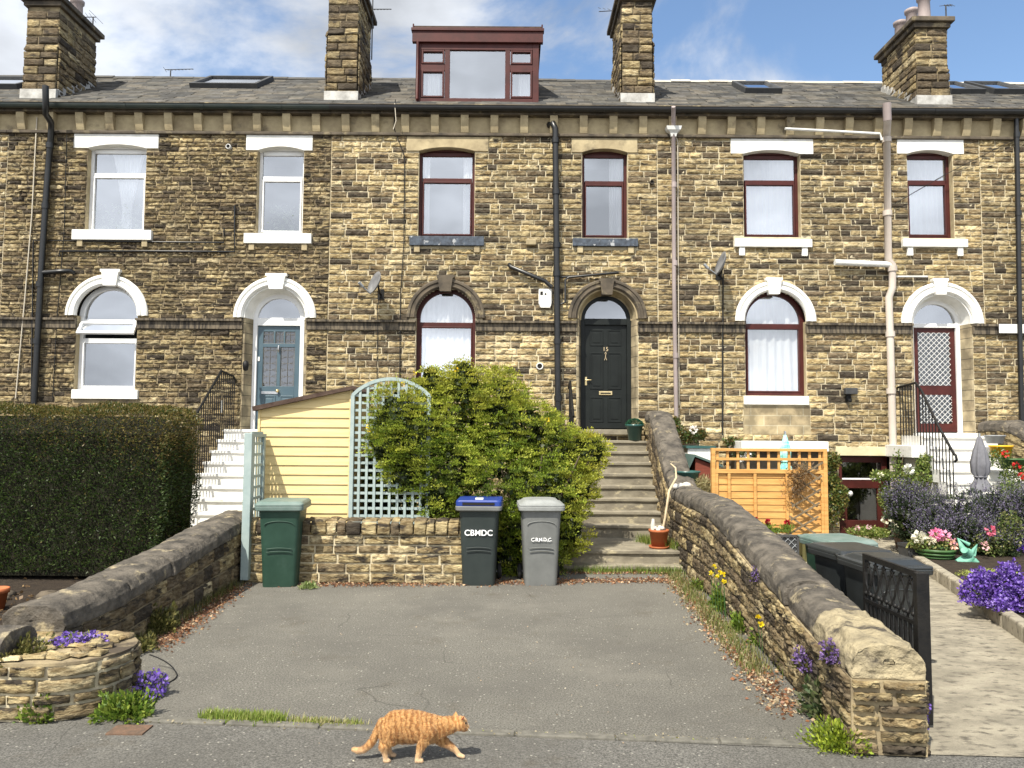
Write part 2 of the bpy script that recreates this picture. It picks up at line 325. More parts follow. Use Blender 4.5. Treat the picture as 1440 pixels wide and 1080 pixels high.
# ---------------------------------------------------------------- stones, leaves
TAN = np.array([[.53, .43, .235], [.46, .37, .2], [.38, .3, .165], [.6, .5, .3], [.29, .225, .13], [.19, .148, .094], [.085, .069, .05]])
def stones(rects, mapf, rough=.02, proud=.018, gap=.011, pal=TAN, w=None, res=.055, colfn=None):
    """rects: (u0,v0,u1,v1); mapf(u,v,d)->(n,3). Returns V,F,C of rock-faced stones."""
    Vs, Fs, Cs = [], [], []; n0 = 0
    w = np.array(w if w is not None else [.2, .2, .18, .13, .13, .1, .06]); w = w/w.sum()
    for (u0, v0, u1, v1) in rects:
        if u1-u0 < .03 or v1-v0 < .03: continue
        nu = int(min(11, max(3, (u1-u0)/res))); nv = int(min(6, max(3, (v1-v0)/(res*.72))))
        g1, g2, g3, g4 = gap*.5*(.6+1.0*RG.random(4))
        us = np.concatenate(([0, .02], np.linspace(.1, .9, nu), [.98, 1])); vs = np.concatenate(([0, .05], np.linspace(.2, .8, nv-1), [.95, 1]))
        a, b = len(us), len(vs)
        U, Vv = np.meshgrid(u0+g1+(u1-u0-g1-g2)*us, v0+g3+(v1-v0-g3-g4)*vs, indexing='ij')
        edge = np.minimum(np.minimum(np.arange(a), a-1-np.arange(a))[:, None], np.minimum(np.arange(b), b-1-np.arange(b))[None, :])
        k = proud*(.5+RG.random())
        tilt = (RG.random()-.5)*rough*(us[:, None]-.5)*1.6+(RG.random()-.6)*rough*(vs[None, :]-.5)*1.8
        D = np.where(edge == 0, -.003, np.where(edge == 1, k*.8+.5*rough*RG.random((a, b)), k+(rough*(RG.random((a, b))**1.2)*1.25-.2*rough)+tilt))
        U = U+np.where(edge > 0, (RG.random((a, b))-.5)*.008, (RG.random((a, b))-.5)*.006); Vv = Vv+(RG.random((a, b))-.5)*.007
        Vs.append(mapf(U.ravel(), Vv.ravel(), D.ravel()))
        i = np.arange(a-1)[:, None]*b+np.arange(b-1)[None, :]
        Fs.append(np.stack([i, i+b, i+b+1, i+1], -1).reshape(-1, 4)+n0); n0 += a*b
        c = pal[RG.choice(len(pal), p=w)]*(.85+.3*RG.random())
        if colfn is not None: c = c*colfn((u0+u1)/2, (v0+v1)/2)
        Cs.append(np.tile(c, (a*b, 1)))
    return np.concatenate(Vs), np.concatenate(Fs), np.concatenate(Cs)
def split_row(u0, u1, lo, hi):
    out = []; u = u0
    while u < u1-1e-6:
        l = random.uniform(lo, hi)
        if u1-(u+l) < lo*.6: l = u1-u
        out.append((u, u+l)); u += l
    return out
def leaves(P, D, size, cols, ratio=.5, fold=.25):
    n = len(P); D = D/np.maximum(1e-6, np.linalg.norm(D, axis=1))[:, None]
    r = RG.normal(size=(n, 3)); S = np.cross(D, r); S /= np.maximum(1e-6, np.linalg.norm(S, axis=1))[:, None]; Nn = np.cross(S, D)
    size = np.broadcast_to(size, (n,))[:, None]
    m = P+D*size*.5
    V = np.stack([P, m+S*size*ratio*.5+Nn*size*fold*.3, P+D*size, m-S*size*ratio*.5+Nn*size*fold*.3], 1).reshape(-1, 3)
    Fq = np.arange(4*n).reshape(-1, 4)
    C = np.repeat(cols, 4, axis=0)
    return V, Fq, C
def cat_(*parts):
    Vs, Fs, Cs = [], [], []; n = 0
    for V, Fq, C in parts: Vs.append(V); Fs.append(Fq+n); Cs.append(C); n += len(V)
    return np.concatenate(Vs), np.concatenate(Fs), np.concatenate(Cs)
def pick(pal, n, var=.25):
    pal = np.array(pal); c = pal[RG.integers(0, len(pal), n)]
    return c*(1-var+2*var*RG.random((n, 1)))
def sph(n):
    v = RG.normal(size=(n, 3)); return v/np.linalg.norm(v, axis=1)[:, None]
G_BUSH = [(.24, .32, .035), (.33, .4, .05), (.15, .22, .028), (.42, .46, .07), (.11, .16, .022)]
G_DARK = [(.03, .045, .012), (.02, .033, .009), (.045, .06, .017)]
G_FRESH = [(.13, .21, .03), (.19, .27, .04), (.08, .14, .02), (.24, .3, .05)]
def clumps(lobes, per_m2=22, n_leaf=90, size=.035, pal=G_BUSH, cr=(.09, .2), tips=None, up=.5, tipfn=None):
    """lobes: (centre, (rx,ry,rz)). Leaves gathered in clumps over the lobes' surfaces."""
    out = []
    for c, r in lobes:
        c = np.array(c); r = np.array(r); area = 4*PI*((r[0]*r[1]+r[0]*r[2]+r[1]*r[2])/3)
        k = max(5, int(area*per_m2)); d = sph(k); cc = c+d*r*(.72+.3*RG.random((k, 1)))
        rad = RG.uniform(*cr, k)
        base = pick(pal, k, .2)
        if tipfn is not None: base = tipfn(cc, base)
        idx = np.repeat(np.arange(k), n_leaf); s = sph(len(idx)); s[:, 2] = np.abs(s[:, 2])*.6+s[:, 2]*.4
        P = cc[idx]+s*rad[idx][:, None]*(RG.random((len(idx), 1))**.4)
        D = s*.7+d[idx]*.7+np.array([0, 0, up])+RG.normal(size=P.shape)*.4
        out.append(leaves(P, D, size*(.6+.8*RG.random(len(P))), base[idx]*(.7+.6*RG.random((len(P), 1)))))
    return cat_(*out)
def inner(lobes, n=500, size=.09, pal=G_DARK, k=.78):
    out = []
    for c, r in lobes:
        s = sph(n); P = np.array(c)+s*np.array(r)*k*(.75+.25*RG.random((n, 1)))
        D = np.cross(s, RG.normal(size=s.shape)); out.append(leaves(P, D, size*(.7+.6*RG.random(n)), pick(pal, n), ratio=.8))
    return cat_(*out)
def plant(name, label, cat, c, r, n=900, size=.03, pal=G_FRESH, flowers=None, nf=0, fs=.02, group=None, spread=1.0, top=.75, kind=None):
    """low mound of leaves with flowers on it"""
    t = thing(name, label, cat, c, group)
    s = sph(n); s[:, 2] = np.abs(s[:, 2]); rr = np.array(r)
    lump = .75+.35*np.sin(s[:, 0]*5+c[0]*3)*np.cos(s[:, 1]*6+c[1])
    P = np.array(c)+s*rr*((RG.random((n, 1))**.45)*lump[:, None])
    D = s+np.array([0, 0, .5])+RG.normal(size=s.shape)*.5
    np_mesh('foliage', *[(a) for a in leaves(P, D, size*(.6+.8*RG.random(n)), pick(pal, n, .35))[:2]], M['leaf'], t, C=np.repeat(pick(pal, n, .35), 4, axis=0))
    if nf:
        s = sph(nf); s[:, 2] = np.abs(s[:, 2])*.9+.1; lump = .75+.35*np.sin(s[:, 0]*5+c[0]*3)*np.cos(s[:, 1]*6+c[1])
        P = np.array(c)+s*rr*(lump[:, None]*(.9+.2*RG.random((nf, 1))))
        A, B = [], []
        for q in range(2):
            V, Fq, C = leaves(P-0, RG.normal(size=s.shape)+s*.3, fs*(.7+.6*RG.random(nf)), pick(flowers, nf, .2), ratio=.9); A.append((V, Fq, C))
        V, Fq, C = cat_(*A); np_mesh('blossom', V, Fq, M['petal'], t, C=C)
    return t
def blades(P, h, pal, lean=.4, w=.006):
    n = len(P); a = RG.random(n)*2*PI; H = h*(.5+RG.random(n))
    sx = np.stack([np.cos(a), np.sin(a), 0*a], 1)*w; ln = np.stack([np.cos(a+1.3), np.sin(a+1.3), 0*a], 1)*(H*lean*RG.random(n))[:, None]
    up = np.stack([0*a, 0*a, H], 1)
    V = np.stack([P-sx, P+sx, P+sx*.6+up*.6+ln*.4, P-sx*.6+up*.6+ln*.4, P+up+ln+sx*.1, P+up+ln-sx*.1], 1).reshape(-1, 3)
    i = np.arange(n)[:, None]*6; Fq = np.concatenate([i+np.array([0, 1, 2, 3]), i+np.array([3, 2, 4, 5])])
    return V, Fq, np.repeat(pick(pal, n, .3), 6, axis=0)
# ================================================================ sky, sun, camera
world = bpy.data.worlds.new('World'); SC.world = world; world.use_nodes = True
nt = world.node_tree; N, L = nt.nodes, nt.links; bg = N['Background']
sky = N.new('ShaderNodeTexSky'); sky.sky_type = 'NISHITA'; sky.sun_disc = False
SUN_EL, SUN_AZ = math.radians(54), math.radians(209)
sky.sun_elevation = SUN_EL; sky.sun_rotation = SUN_AZ; sky.air_density = 1.2; sky.dust_density = .3; sky.ozone_density = 3.5
bg.inputs[1].default_value = .125
tc = N.new('ShaderNodeTexCoord'); mp = N.new('ShaderNodeMapping'); mp.inputs['Scale'].default_value = (1.0, 1.0, 2.0); mp.inputs['Location'].default_value = (.35, .1, .62)
L.new(tc.outputs['Generated'], mp.inputs[0])
n1 = N.new('ShaderNodeTexNoise'); n1.inputs['Scale'].default_value = 2.3; n1.inputs['Detail'].default_value = 9; n1.inputs['Roughness'].default_value = .57; n1.inputs['Distortion'].default_value = .35
L.new(mp.outputs[0], n1.inputs['Vector'])
sx = N.new('ShaderNodeSeparateXYZ'); L.new(tc.outputs['Generated'], sx.inputs[0])
gx = N.new('ShaderNodeMath'); gx.operation = 'MULTIPLY_ADD'; gx.inputs[1].default_value = -.34; L.new(sx.outputs[0], gx.inputs[0]); L.new(n1.outputs['Fac'], gx.inputs[2])
cf = N.new('ShaderNodeMapRange'); cf.inputs[1].default_value = .475; cf.inputs[2].default_value = .62; cf.interpolation_type = 'SMOOTHSTEP'; gy = N.new('ShaderNodeMath'); gy.operation = 'MULTIPLY_ADD'; gy.inputs[1].default_value = -.3; L.new(sx.outputs[1], gy.inputs[0]); L.new(gx.outputs[0], gy.inputs[2])
ga = N.new('ShaderNodeMath'); ga.operation = 'ADD'; ga.inputs[1].default_value = .27; L.new(gy.outputs[0], ga.inputs[0]); L.new(ga.outputs[0], cf.inputs[0])
n2 = N.new('ShaderNodeTexNoise'); n2.inputs['Scale'].default_value = 4; n2.inputs['Detail'].default_value = 6; L.new(mp.outputs[0], n2.inputs['Vector'])
cr = N.new('ShaderNodeMapRange'); cr.inputs[1].default_value = .35; cr.inputs[2].default_value = .65; cr.inputs[3].default_value = 2.5; cr.inputs[4].default_value = 5.4; L.new(n2.outputs['Fac'], cr.inputs[0])
bk = N.new('ShaderNodeMapRange'); bk.inputs[1].default_value = .2; bk.inputs[2].default_value = -.9; bk.inputs[3].default_value = 1; bk.inputs[4].default_value = 2.15; L.new(sx.outputs[1], bk.inputs[0])
bm = N.new('ShaderNodeMath'); bm.operation = 'MULTIPLY'; L.new(cr.outputs[0], bm.inputs[0]); L.new(bk.outputs[0], bm.inputs[1])
cc = N.new('ShaderNodeCombineColor'); 
for k, f in ((0, .93), (1, .98), (2, 1.06)):
    q = N.new('ShaderNodeMath'); q.operation = 'MULTIPLY'; q.inputs[1].default_value = f; L.new(bm.outputs[0], q.inputs[0]); L.new(q.outputs[0], cc.inputs[k])
mx = N.new('ShaderNodeMix'); mx.data_type = 'RGBA'; L.new(cf.outputs[0], mx.inputs[0]); L.new(sky.outputs[0], mx.inputs[6]); L.new(cc.outputs[0], mx.inputs[7])
L.new(mx.outputs[2], bg.inputs[0])
sl = bpy.data.lights.new('sun', 'SUN'); sl.energy = 5.0; sl.angle = math.radians(.5); sl.color = (1, .94, .82)
so = bpy.data.objects.new('sun', sl); link(so)
sv = Vector((math.sin(SUN_AZ)*math.cos(SUN_EL), math.cos(SUN_AZ)*math.cos(SUN_EL), math.sin(SUN_EL)))
so.rotation_euler = sv.to_track_quat('Z', 'Y').to_euler()
cam = bpy.data.cameras.new('camera'); co = bpy.data.objects.new('camera', cam); link(co); SC.camera = co
cam.sensor_width = 36; cam.lens = 36*F/1440; cam.clip_end = 2000; co.location = (0, 0, EYE)
co.matrix_world = Matrix.Translation((0, 0, EYE)) @ Matrix.Rotation(math.radians(90)+PITCH, 4, 'X') @ Matrix.Rotation(ROLL, 4, 'Z')
SC.view_settings.view_transform = 'Standard'; SC.view_settings.look = 'None'; SC.view_settings.exposure = EXPO = .62
SC.render.engine = 'CYCLES'; SC.cycles.max_bounces = 6; SC.cycles.transparent_max_bounces = 10
# ================================================================ ground
def sheet(name, pts, z, mat, kind='structure', sub=0):
    mb = MB(); mb.add([(x, y, z) for x, y in pts], [tuple(range(len(pts)))])
    return tag(mb.build(name, mat), kind=kind)
sheet('ground', [(-300, -200), (300, -200), (300, 400), (-300, 400)], -.012, M['pave'])
sheet('pavement', [(-30, 1.5), (30, 1.5), (30, 4.55), (2.2, 4.75), (2.2, 4.9), (-2.6, 5.3), (-30, 5.3)], -.004, M['pave'])
sheet('driveway', [(-3.4, 5.27), (-2.545, 5.22), (1.96, 4.81), (2.2, 7.5), (2.42, 10.95), (-3.6, 11.2)], 0, M['tarmac'])
sheet('garden_path', [(2.3, 4.75), (9, 4.4), (9, 10), (7, 14.6), (2.6, 14.6)], .002, M['concrete'])
sheet('ground_soil', [(-12, 5.3), (-3.6, 5.3), (-3.6, 14.6), (-12, 14.6)], -.001, M['soil'])
mb = MB()
a = Vector(GP(190, 1012)); b = Vector(GP(1160, 1048)); n = 7
for i in range(n):
    p = a.lerp(b, i/n); q = a.lerp(b, (i+1)/n-.004); j = random.uniform(-.006, .006)
    mb.bar((p.x, p.y+j, -.03), (q.x, q.y+j, -.03), .075, .085+.006*random.random())
tag(mb.build('driveway_edging', M['edging'], bevel=.008), kind='structure')
mb = MB(); c = GP(184, 1028); mb.box(c[0]-.13, c[0]+.1, c[1]-.06, c[1]+.09, -.02, .006)
tag(mb.build('utility_cover', M['rust'], base=(c[0], c[1], 0)), 'small rusty iron cover in the pavement beside the left wall end', 'cover')
# ================================================================ terrace
YF = 14.7
BX = [FP(x, 400, YF)[0] for x in (-456, 2, 462, 925, 1383, 1842)]
Z_BED, Z_FR, Z_CORN, Z_EAVE = FP(720, 191)[1], FP(720, 166)[1], FP(720, 157)[1], FP(720, 148, 14.45)[1]
Z_STR0, Z_STR1 = FP(720, 466)[1], FP(720, 452)[1]
Y_EAVE, Y_RIDGE = 14.5, 17.7
RSL = (FP(720, 114, Y_RIDGE)[1]-Z_EAVE)/(Y_RIDGE-Y_EAVE)
print('slope', RSL)
def roofz(y): return Z_EAVE+RSL*(y-Y_EAVE)
def rect_px(b, Y=YF):
    x0, y0, x1, y1 = b; m = (x0+x1)/2
    xm = FP(m, (y0+y1)/2, Y)[0]; hw = (x1-x0)/2/F*Y*1.003
    return xm-hw, xm+hw, FP(m, y1, Y)[1], FP(m, y0, Y)[1]
class Opening:
    def __init__(s, x0, x1, z0, z1, arch=0): s.x0, s.x1, s.z0, s.z1, s.arch = x0, x1, z0, z1, arch   # arch: radius above z1
    def span(s, z, grow=0):
        if s.z0-grow <= z <= s.z1: return (s.x0, s.x1)
        if s.arch:
            R = s.arch+grow; h = z-s.z1
            if 0 < h < R:
                w = math.sqrt(R*R-h*h); m = (s.x0+s.x1)/2; return (m-w, m+w)
        return None
def solid(x0, x1, cuts):
    out = []; x = x0
    for a, b in sorted(cuts):
        if b <= x: continue
        if a >= x1: break
        if a > x: out.append((x, a))
        x = max(x, b)
    if x < x1: out.append((x, x1))
    return out
def segment_lintel(b, w0, w1, rise, mat, house, name='lintel', proud=.03):
    x0, x1, z0, z1 = b; m = (w0+w1)/2; hw = (w1-w0)/2
    R = (hw*hw+rise*rise)/(2*rise); pts = [(x0, z1), (x0, z0), (w0, z0)]
    for i in range(1, 12):
        x = w0+(w1-w0)*i/12; pts.append((x, z0+math.sqrt(max(0, R*R-(x-m)**2))-(R-rise)))
    pts += [(w1, z0), (x1, z0), (x1, z1)]
    mb = MB(); mb.prism(pts[::-1], YF-proud, YF+.3); return mb.build(name, mat, house, bevel=.006)
def curtain_mesh(x0, x1, z0, z1, y, amp=.025, folds=9, kind='full'):
    nx, nz = 70, 8; V = []; 
    for j in range(nz+1):
        t = j/nz
        for i in range(nx+1):
            s = i/nx; x = x0+(x1-x0)*s
            V.append((x, y+amp*math.sin(s*folds*2*PI+.5*math.sin(3*t+s*9))*(.5+.5*t)+.01*math.sin(s*31), z1+(z0-z1)*t))
    Fq = [(j*(nx+1)+i, j*(nx+1)+i+1, (j+1)*(nx+1)+i+1, (j+1)*(nx+1)+i) for j in range(nz) for i in range(nx)]
    return V, Fq
def tied_curtain(xc, z0, z1, y, wt, wm):       # gathered at the waist
    V = []; nx, nz = 30, 14
    for j in range(nz+1):
        t = j/nz; w = wt+(wm-wt)*min(1, t/.75)**.8 if t < .75 else wm+(wt*.5-wm)*(t-.75)
        for i in range(nx+1):
            s = i/nx-.5; V.append((xc+w*s, y+.02*math.sin(s*40), z1+(z0-z1)*t))
    return V, [(j*(nx+1)+i, j*(nx+1)+i+1, (j+1)*(nx+1)+i+1, (j+1)*(nx+1)+i) for j in range(nz) for i in range(nx)]
def room(win, x0, x1, z0, z1, y=YF+.34):
    mb = MB(); mb.box(x0-.3, x1+.3, y, y+1.6, z0-.25, z1+.25); mb.F.pop(2); mb.S.pop(); mb.build('room_lining', M['room'], win)
def frame_rect(mb, x0, x1, z0, z1, w, y0, y1):
    mb.box(x0, x0+w, y0, y1, z0, z1); mb.box(x1-w, x1, y0, y1, z0, z1); mb.box(x0+w, x1-w, y0+.001, y1-.001, z0, z0+w); mb.box(x0+w, x1-w, y0+.001, y1-.001, z1-w, z1)
def pane(win, x0, x1, z0, z1, y, mat='glass'):
    mb = MB(); mb.add([(x0, y, z0), (x1, y, z0), (x1, y, z1), (x0, y, z1)], [(0, 1, 2, 3)]); mb.build('pane', M[mat], win)
def curtains(win, kind, x0, x1, z0, z1, y):
    w = x1-x0
    if kind in ('full', 'net'):
        mb = MB(); mb.add(*curtain_mesh(x0, x1, z0, z1, y, folds=7 if kind == 'full' else 11), smooth=True); mb.build('curtain', M['curtain'], win)
    if kind == 'sides':
        for a, b in ((x0, x0+w*.16), (x1-w*.2, x1)):
            mb = MB(); mb.add(*curtain_mesh(a, b, z0, z1, y, folds=2), smooth=True); mb.build('curtain', M['curtain'], win)
    if kind == 'right':
        mb = MB(); mb.add(*curtain_mesh(x1-w*.36, x1, z0, z1, y, folds=2.5, amp=.018), smooth=True); mb.build('curtain', M['curtain'], win)
    if kind == 'tied':
        mb = MB(); mb.add(*tied_curtain(x0+w*.6, z0+.05, z1, y, w*.62, w*.16), smooth=True); mb.build('curtain', M['curtain'], win)
    if kind in ('tied', 'plants'):
        n = 260; P = np.stack([x0+w*RG.random(n) if kind == 'tied' else x0+w*(.2+.75*RG.random(n)), y-.03+.05*RG.random(n), z0+(z1-z0)*.02+(z1-z0)*.33*RG.random(n)**1.6], 1)
        V, Fq, C = leaves(P, RG.normal(size=(n, 3))+[0, 0, .6], .09, pick([(.35, .42, .3), (.5, .55, .42)], n)); np_mesh('houseplant', V, Fq, M['leaf'], win, C=C)
def window_up(H, ops, ex, b, tr, fm, lint, lm, sill, sm, cur, brackets='stone', rise=.085):
    x0, x1, z0, z1 = rect_px(b); ops.append(Opening(x0, x1, z0, z1))
    xl, xr, za, zb = rect_px(lint); za = z1-rise; ex.append((xl, xr, za-.0, zb)); segment_lintel((xl, xr, za, zb), x0, x1, rise-.01, lm, H)
    ops[-1].z1 = z1
    sx0, sx1, sz0, sz1 = rect_px(sill, YF-.08); ex.append((sx0, sx1, sz0, z0))
    mb = MB(); yf, yb = YF+.13, YF+.21; fw = .062
    frame_rect(mb, x0-.01, x1+.01, z0, z1+.01, fw, yf, yb)
    zt = FP((b[0]+b[2])/2, tr)[1]; mb.box(x0+fw, x1-fw, yf+.002, yb-.002, zt-.035, zt+.035)
    mb.box(x0+fw, x1-fw, yf+.003, yb-.003, z1-fw-.075, z1-fw+.001)
    frame_rect(mb, x0+fw, x1-fw, z0+fw, zt-.035, .03, yf-.012, yb-.01)
    win = mb.build('window', M[fm], H, bevel=.006)
    pane(win, x0+.06, x1-.06, zt, z1-.1, yf+.035); pane(win, x0+.08, x1-.08, z0+.08, zt-.05, yf+.03)
    for (a, c) in ((x0-.015, x0), (x1, x1+.015)):
        mbj = MB(); mbj.box(a, c, YF+.004, YF+.3, z0, z1-.02); mbj.build('reveal', M['ashlar'], win)
    mb = MB(); mb.prism([(sx0, sz0), (sx1, sz0), (sx1, sz1), (sx0, sz1)], YF-.085, YF+.14); mb.build('sill', sm, win, bevel=.008)
    for xx in (sx0+.09, sx1-.19):
        mb = MB(); zz = sz0-.17 if brackets != 'stone' else sz0-.13; mb.box(xx, xx+.11, YF-.06, YF+.02, zz, sz0-.001); mb.build('sill_bracket', M['ashlar'] if brackets == 'stone' else sm, win, bevel=.01)
    curtains(win, cur, x0+.03, x1-.03, z0+.03, z1-.03, YF+.245); room(win, x0, x1, z0, z1)
BAND = lambda ro, ri: [(ro, .01), (ro, -.05), (ro-.025, -.075), (ro-.06, -.075), (ro-.07, -.055), (ro-.12, -.055), (ro-.13, -.085), (ri+.03, -.085), (ri, -.05), (ri, .01)]
def arch_band(H, cx, zs, ro, ri, mat, name='archivolt'):
    mb = MB(); mb.arc(cx, zs, [(r, YF+y) for r, y in BAND(ro, ri)], n=36); return mb.build(name, mat, H, bevel=0)
def keystone(H, cx, b, mat):
    x0, x1, z0, z1 = rect_px(b, YF-.13); mb = MB(); w = (x1-x0)/2; m = (x0+x1)/2
    rings = []
    for y, k in ((YF-.12, 1), (YF+.02, 1)):
        rings.append([(m-w*.72, y, z0), (m+w*.72, y, z0), (m+w*.95, y, z1-.06), (m+w*1.12, y, z1-.05), (m+w*1.12, y, z1), (m-w*1.12, y, z1), (m-w*1.12, y, z1-.05), (m-w*.95, y, z1-.06)])
    mb.loft(rings); mb.build('keystone', mat, H, bevel=.008)
def window_arch(H, ops, ex, cxp, spr, outer, fr, bot, key, bm, fm, cur, trpx, sill=None, sillm=None, hopper=None):
    cx, zs = FP(cxp, spr); ro = outer/F*YF; R = fr/F*YF; z0 = FP(cxp, bot)[1]
    ops.append(Opening(cx-R, cx+R, z0, zs, R)); ex.append(('arch', cx, zs, (ro+R)/2+.04))
    arch_band(H, cx, zs, ro, R+.005, M[bm] if isinstance(bm, str) else bm); keystone(H, cx, key, M[bm])
    mb = MB(); mb.arc(cx, zs, [(R+.05, YF+.003), (R, YF+.003), (R, YF+.3), (R+.05, YF+.3)]); 
    yf, yb, fw = YF+.13, YF+.21, .065
    mb = MB(); mb.arc(cx, zs+.001, [(R+.03, yf), (R-fw, yf), (R-fw, yb), (R+.03, yb)], n=36)
    zt = FP(cxp, trpx)[1]
    mb.box(cx-R-.01, cx-R+fw, yf, yb, z0, zs); mb.box(cx+R-fw, cx+R+.01, yf, yb, z0, zs); mb.box(cx-R+fw, cx+R-fw, yf+.001, yb-.001, z0, z0+fw)
    mb.box(cx-R+fw, cx+R-fw, yf+.002, yb-.002, zt-.04, zt+.04)
    zl = zt
    if hopper:
        zl = FP(cxp, hopper)[1]; mb.box(cx-R+fw, cx+R-fw, yf+.002, yb-.002, zl-.04, zl+.03)
    frame_rect(mb, cx-R+fw, cx+R-fw, z0+fw, zl-.04, .028, yf-.012, yb-.01)
    win = mb.build('window', M[fm], H, bevel=.006)
    V = [(cx, yf+.035, zs)]+[(cx+(R-.05)*math.cos(PI*i/28), yf+.035, zs+(R-.05)*math.sin(PI*i/28)) for i in range(29)]
    V += [(cx-R+.05, yf+.035, zt), (cx+R-.05, yf+.035, zt)]
    mp_ = MB(); mp_.add(V, [(0, i, i+1) for i in range(1, 29)]); mp_.add([V[1], V[29], V[30], V[31]], [(0, 1, 2, 3)]); mp_.build('pane', M['glass'], win)
    pane(win, cx-R+.07, cx+R-.07, z0+.08, zl-.05, yf+.03)
    if hopper:                                   # top light propped open
        h = zt-.04-(zl+.03); w = R-fw+.03; mb = MB(); Mx = Matrix.Translation((cx, yf-.02, zt-.03)) @ Matrix.Rotation(math.radians(-32), 4, 'X')
        for q in ((-w, w, -.05, 0, -.045, 0), (-w, w, -.05, 0, -h, -h+.055), (-w, -w+.055, -.05, 0, -h+.05, -.04), (w-.055, w, -.05, 0, -h+.05, -.04)): mb.box(*q, M=Mx)
        hs = mb.build('open_light', M[fm], win, bevel=.004)
        mp_ = MB(); mp_.add([Mx @ Vector(v) for v in ((-w+.04, -.02, -h+.04), (w-.04, -.02, -h+.04), (w-.04, -.02, -.03), (-w+.04, -.02, -.03))], [(0, 1, 2, 3)]); mp_.build('open_light_pane', M['glass'], win)
    for sgn in (-1, 1):
        mbj = MB(); a, c = sorted((cx+sgn*R, cx+sgn*(R+.015))); mbj.box(a, c, YF+.004, YF+.3, z0, zs); mbj.build('reveal', M['ashlar'], win)
    if sill:
        sx0, sx1, sz0, sz1 = rect_px(sill, YF-.06); mb = MB(); mb.box(sx0, sx1, YF-.06, YF+.13, sz0, sz1); mb.build('sill', M[sillm], win, bevel=.008); ex.append((sx0, sx1, sz0, max(sz1, z0)))
    if cur: curtains(win, cur, cx-R+.03, cx+R-.03, z0+.03, zs+R-.12, YF+.245)
    room(win, cx-R, cx+R, z0, zs+R)
def panels(mb, recs, y, d=.012):               # raised mouldings of a panelled door
    for x0, x1, z0, z1 in recs:
        frame_rect(mb, x0, x1, z0, z1, .022, y-d, y+.002)
        mb.box(x0+.06, x1-.06, y-d*.7, y+.002, z0+.06, z1-.06)
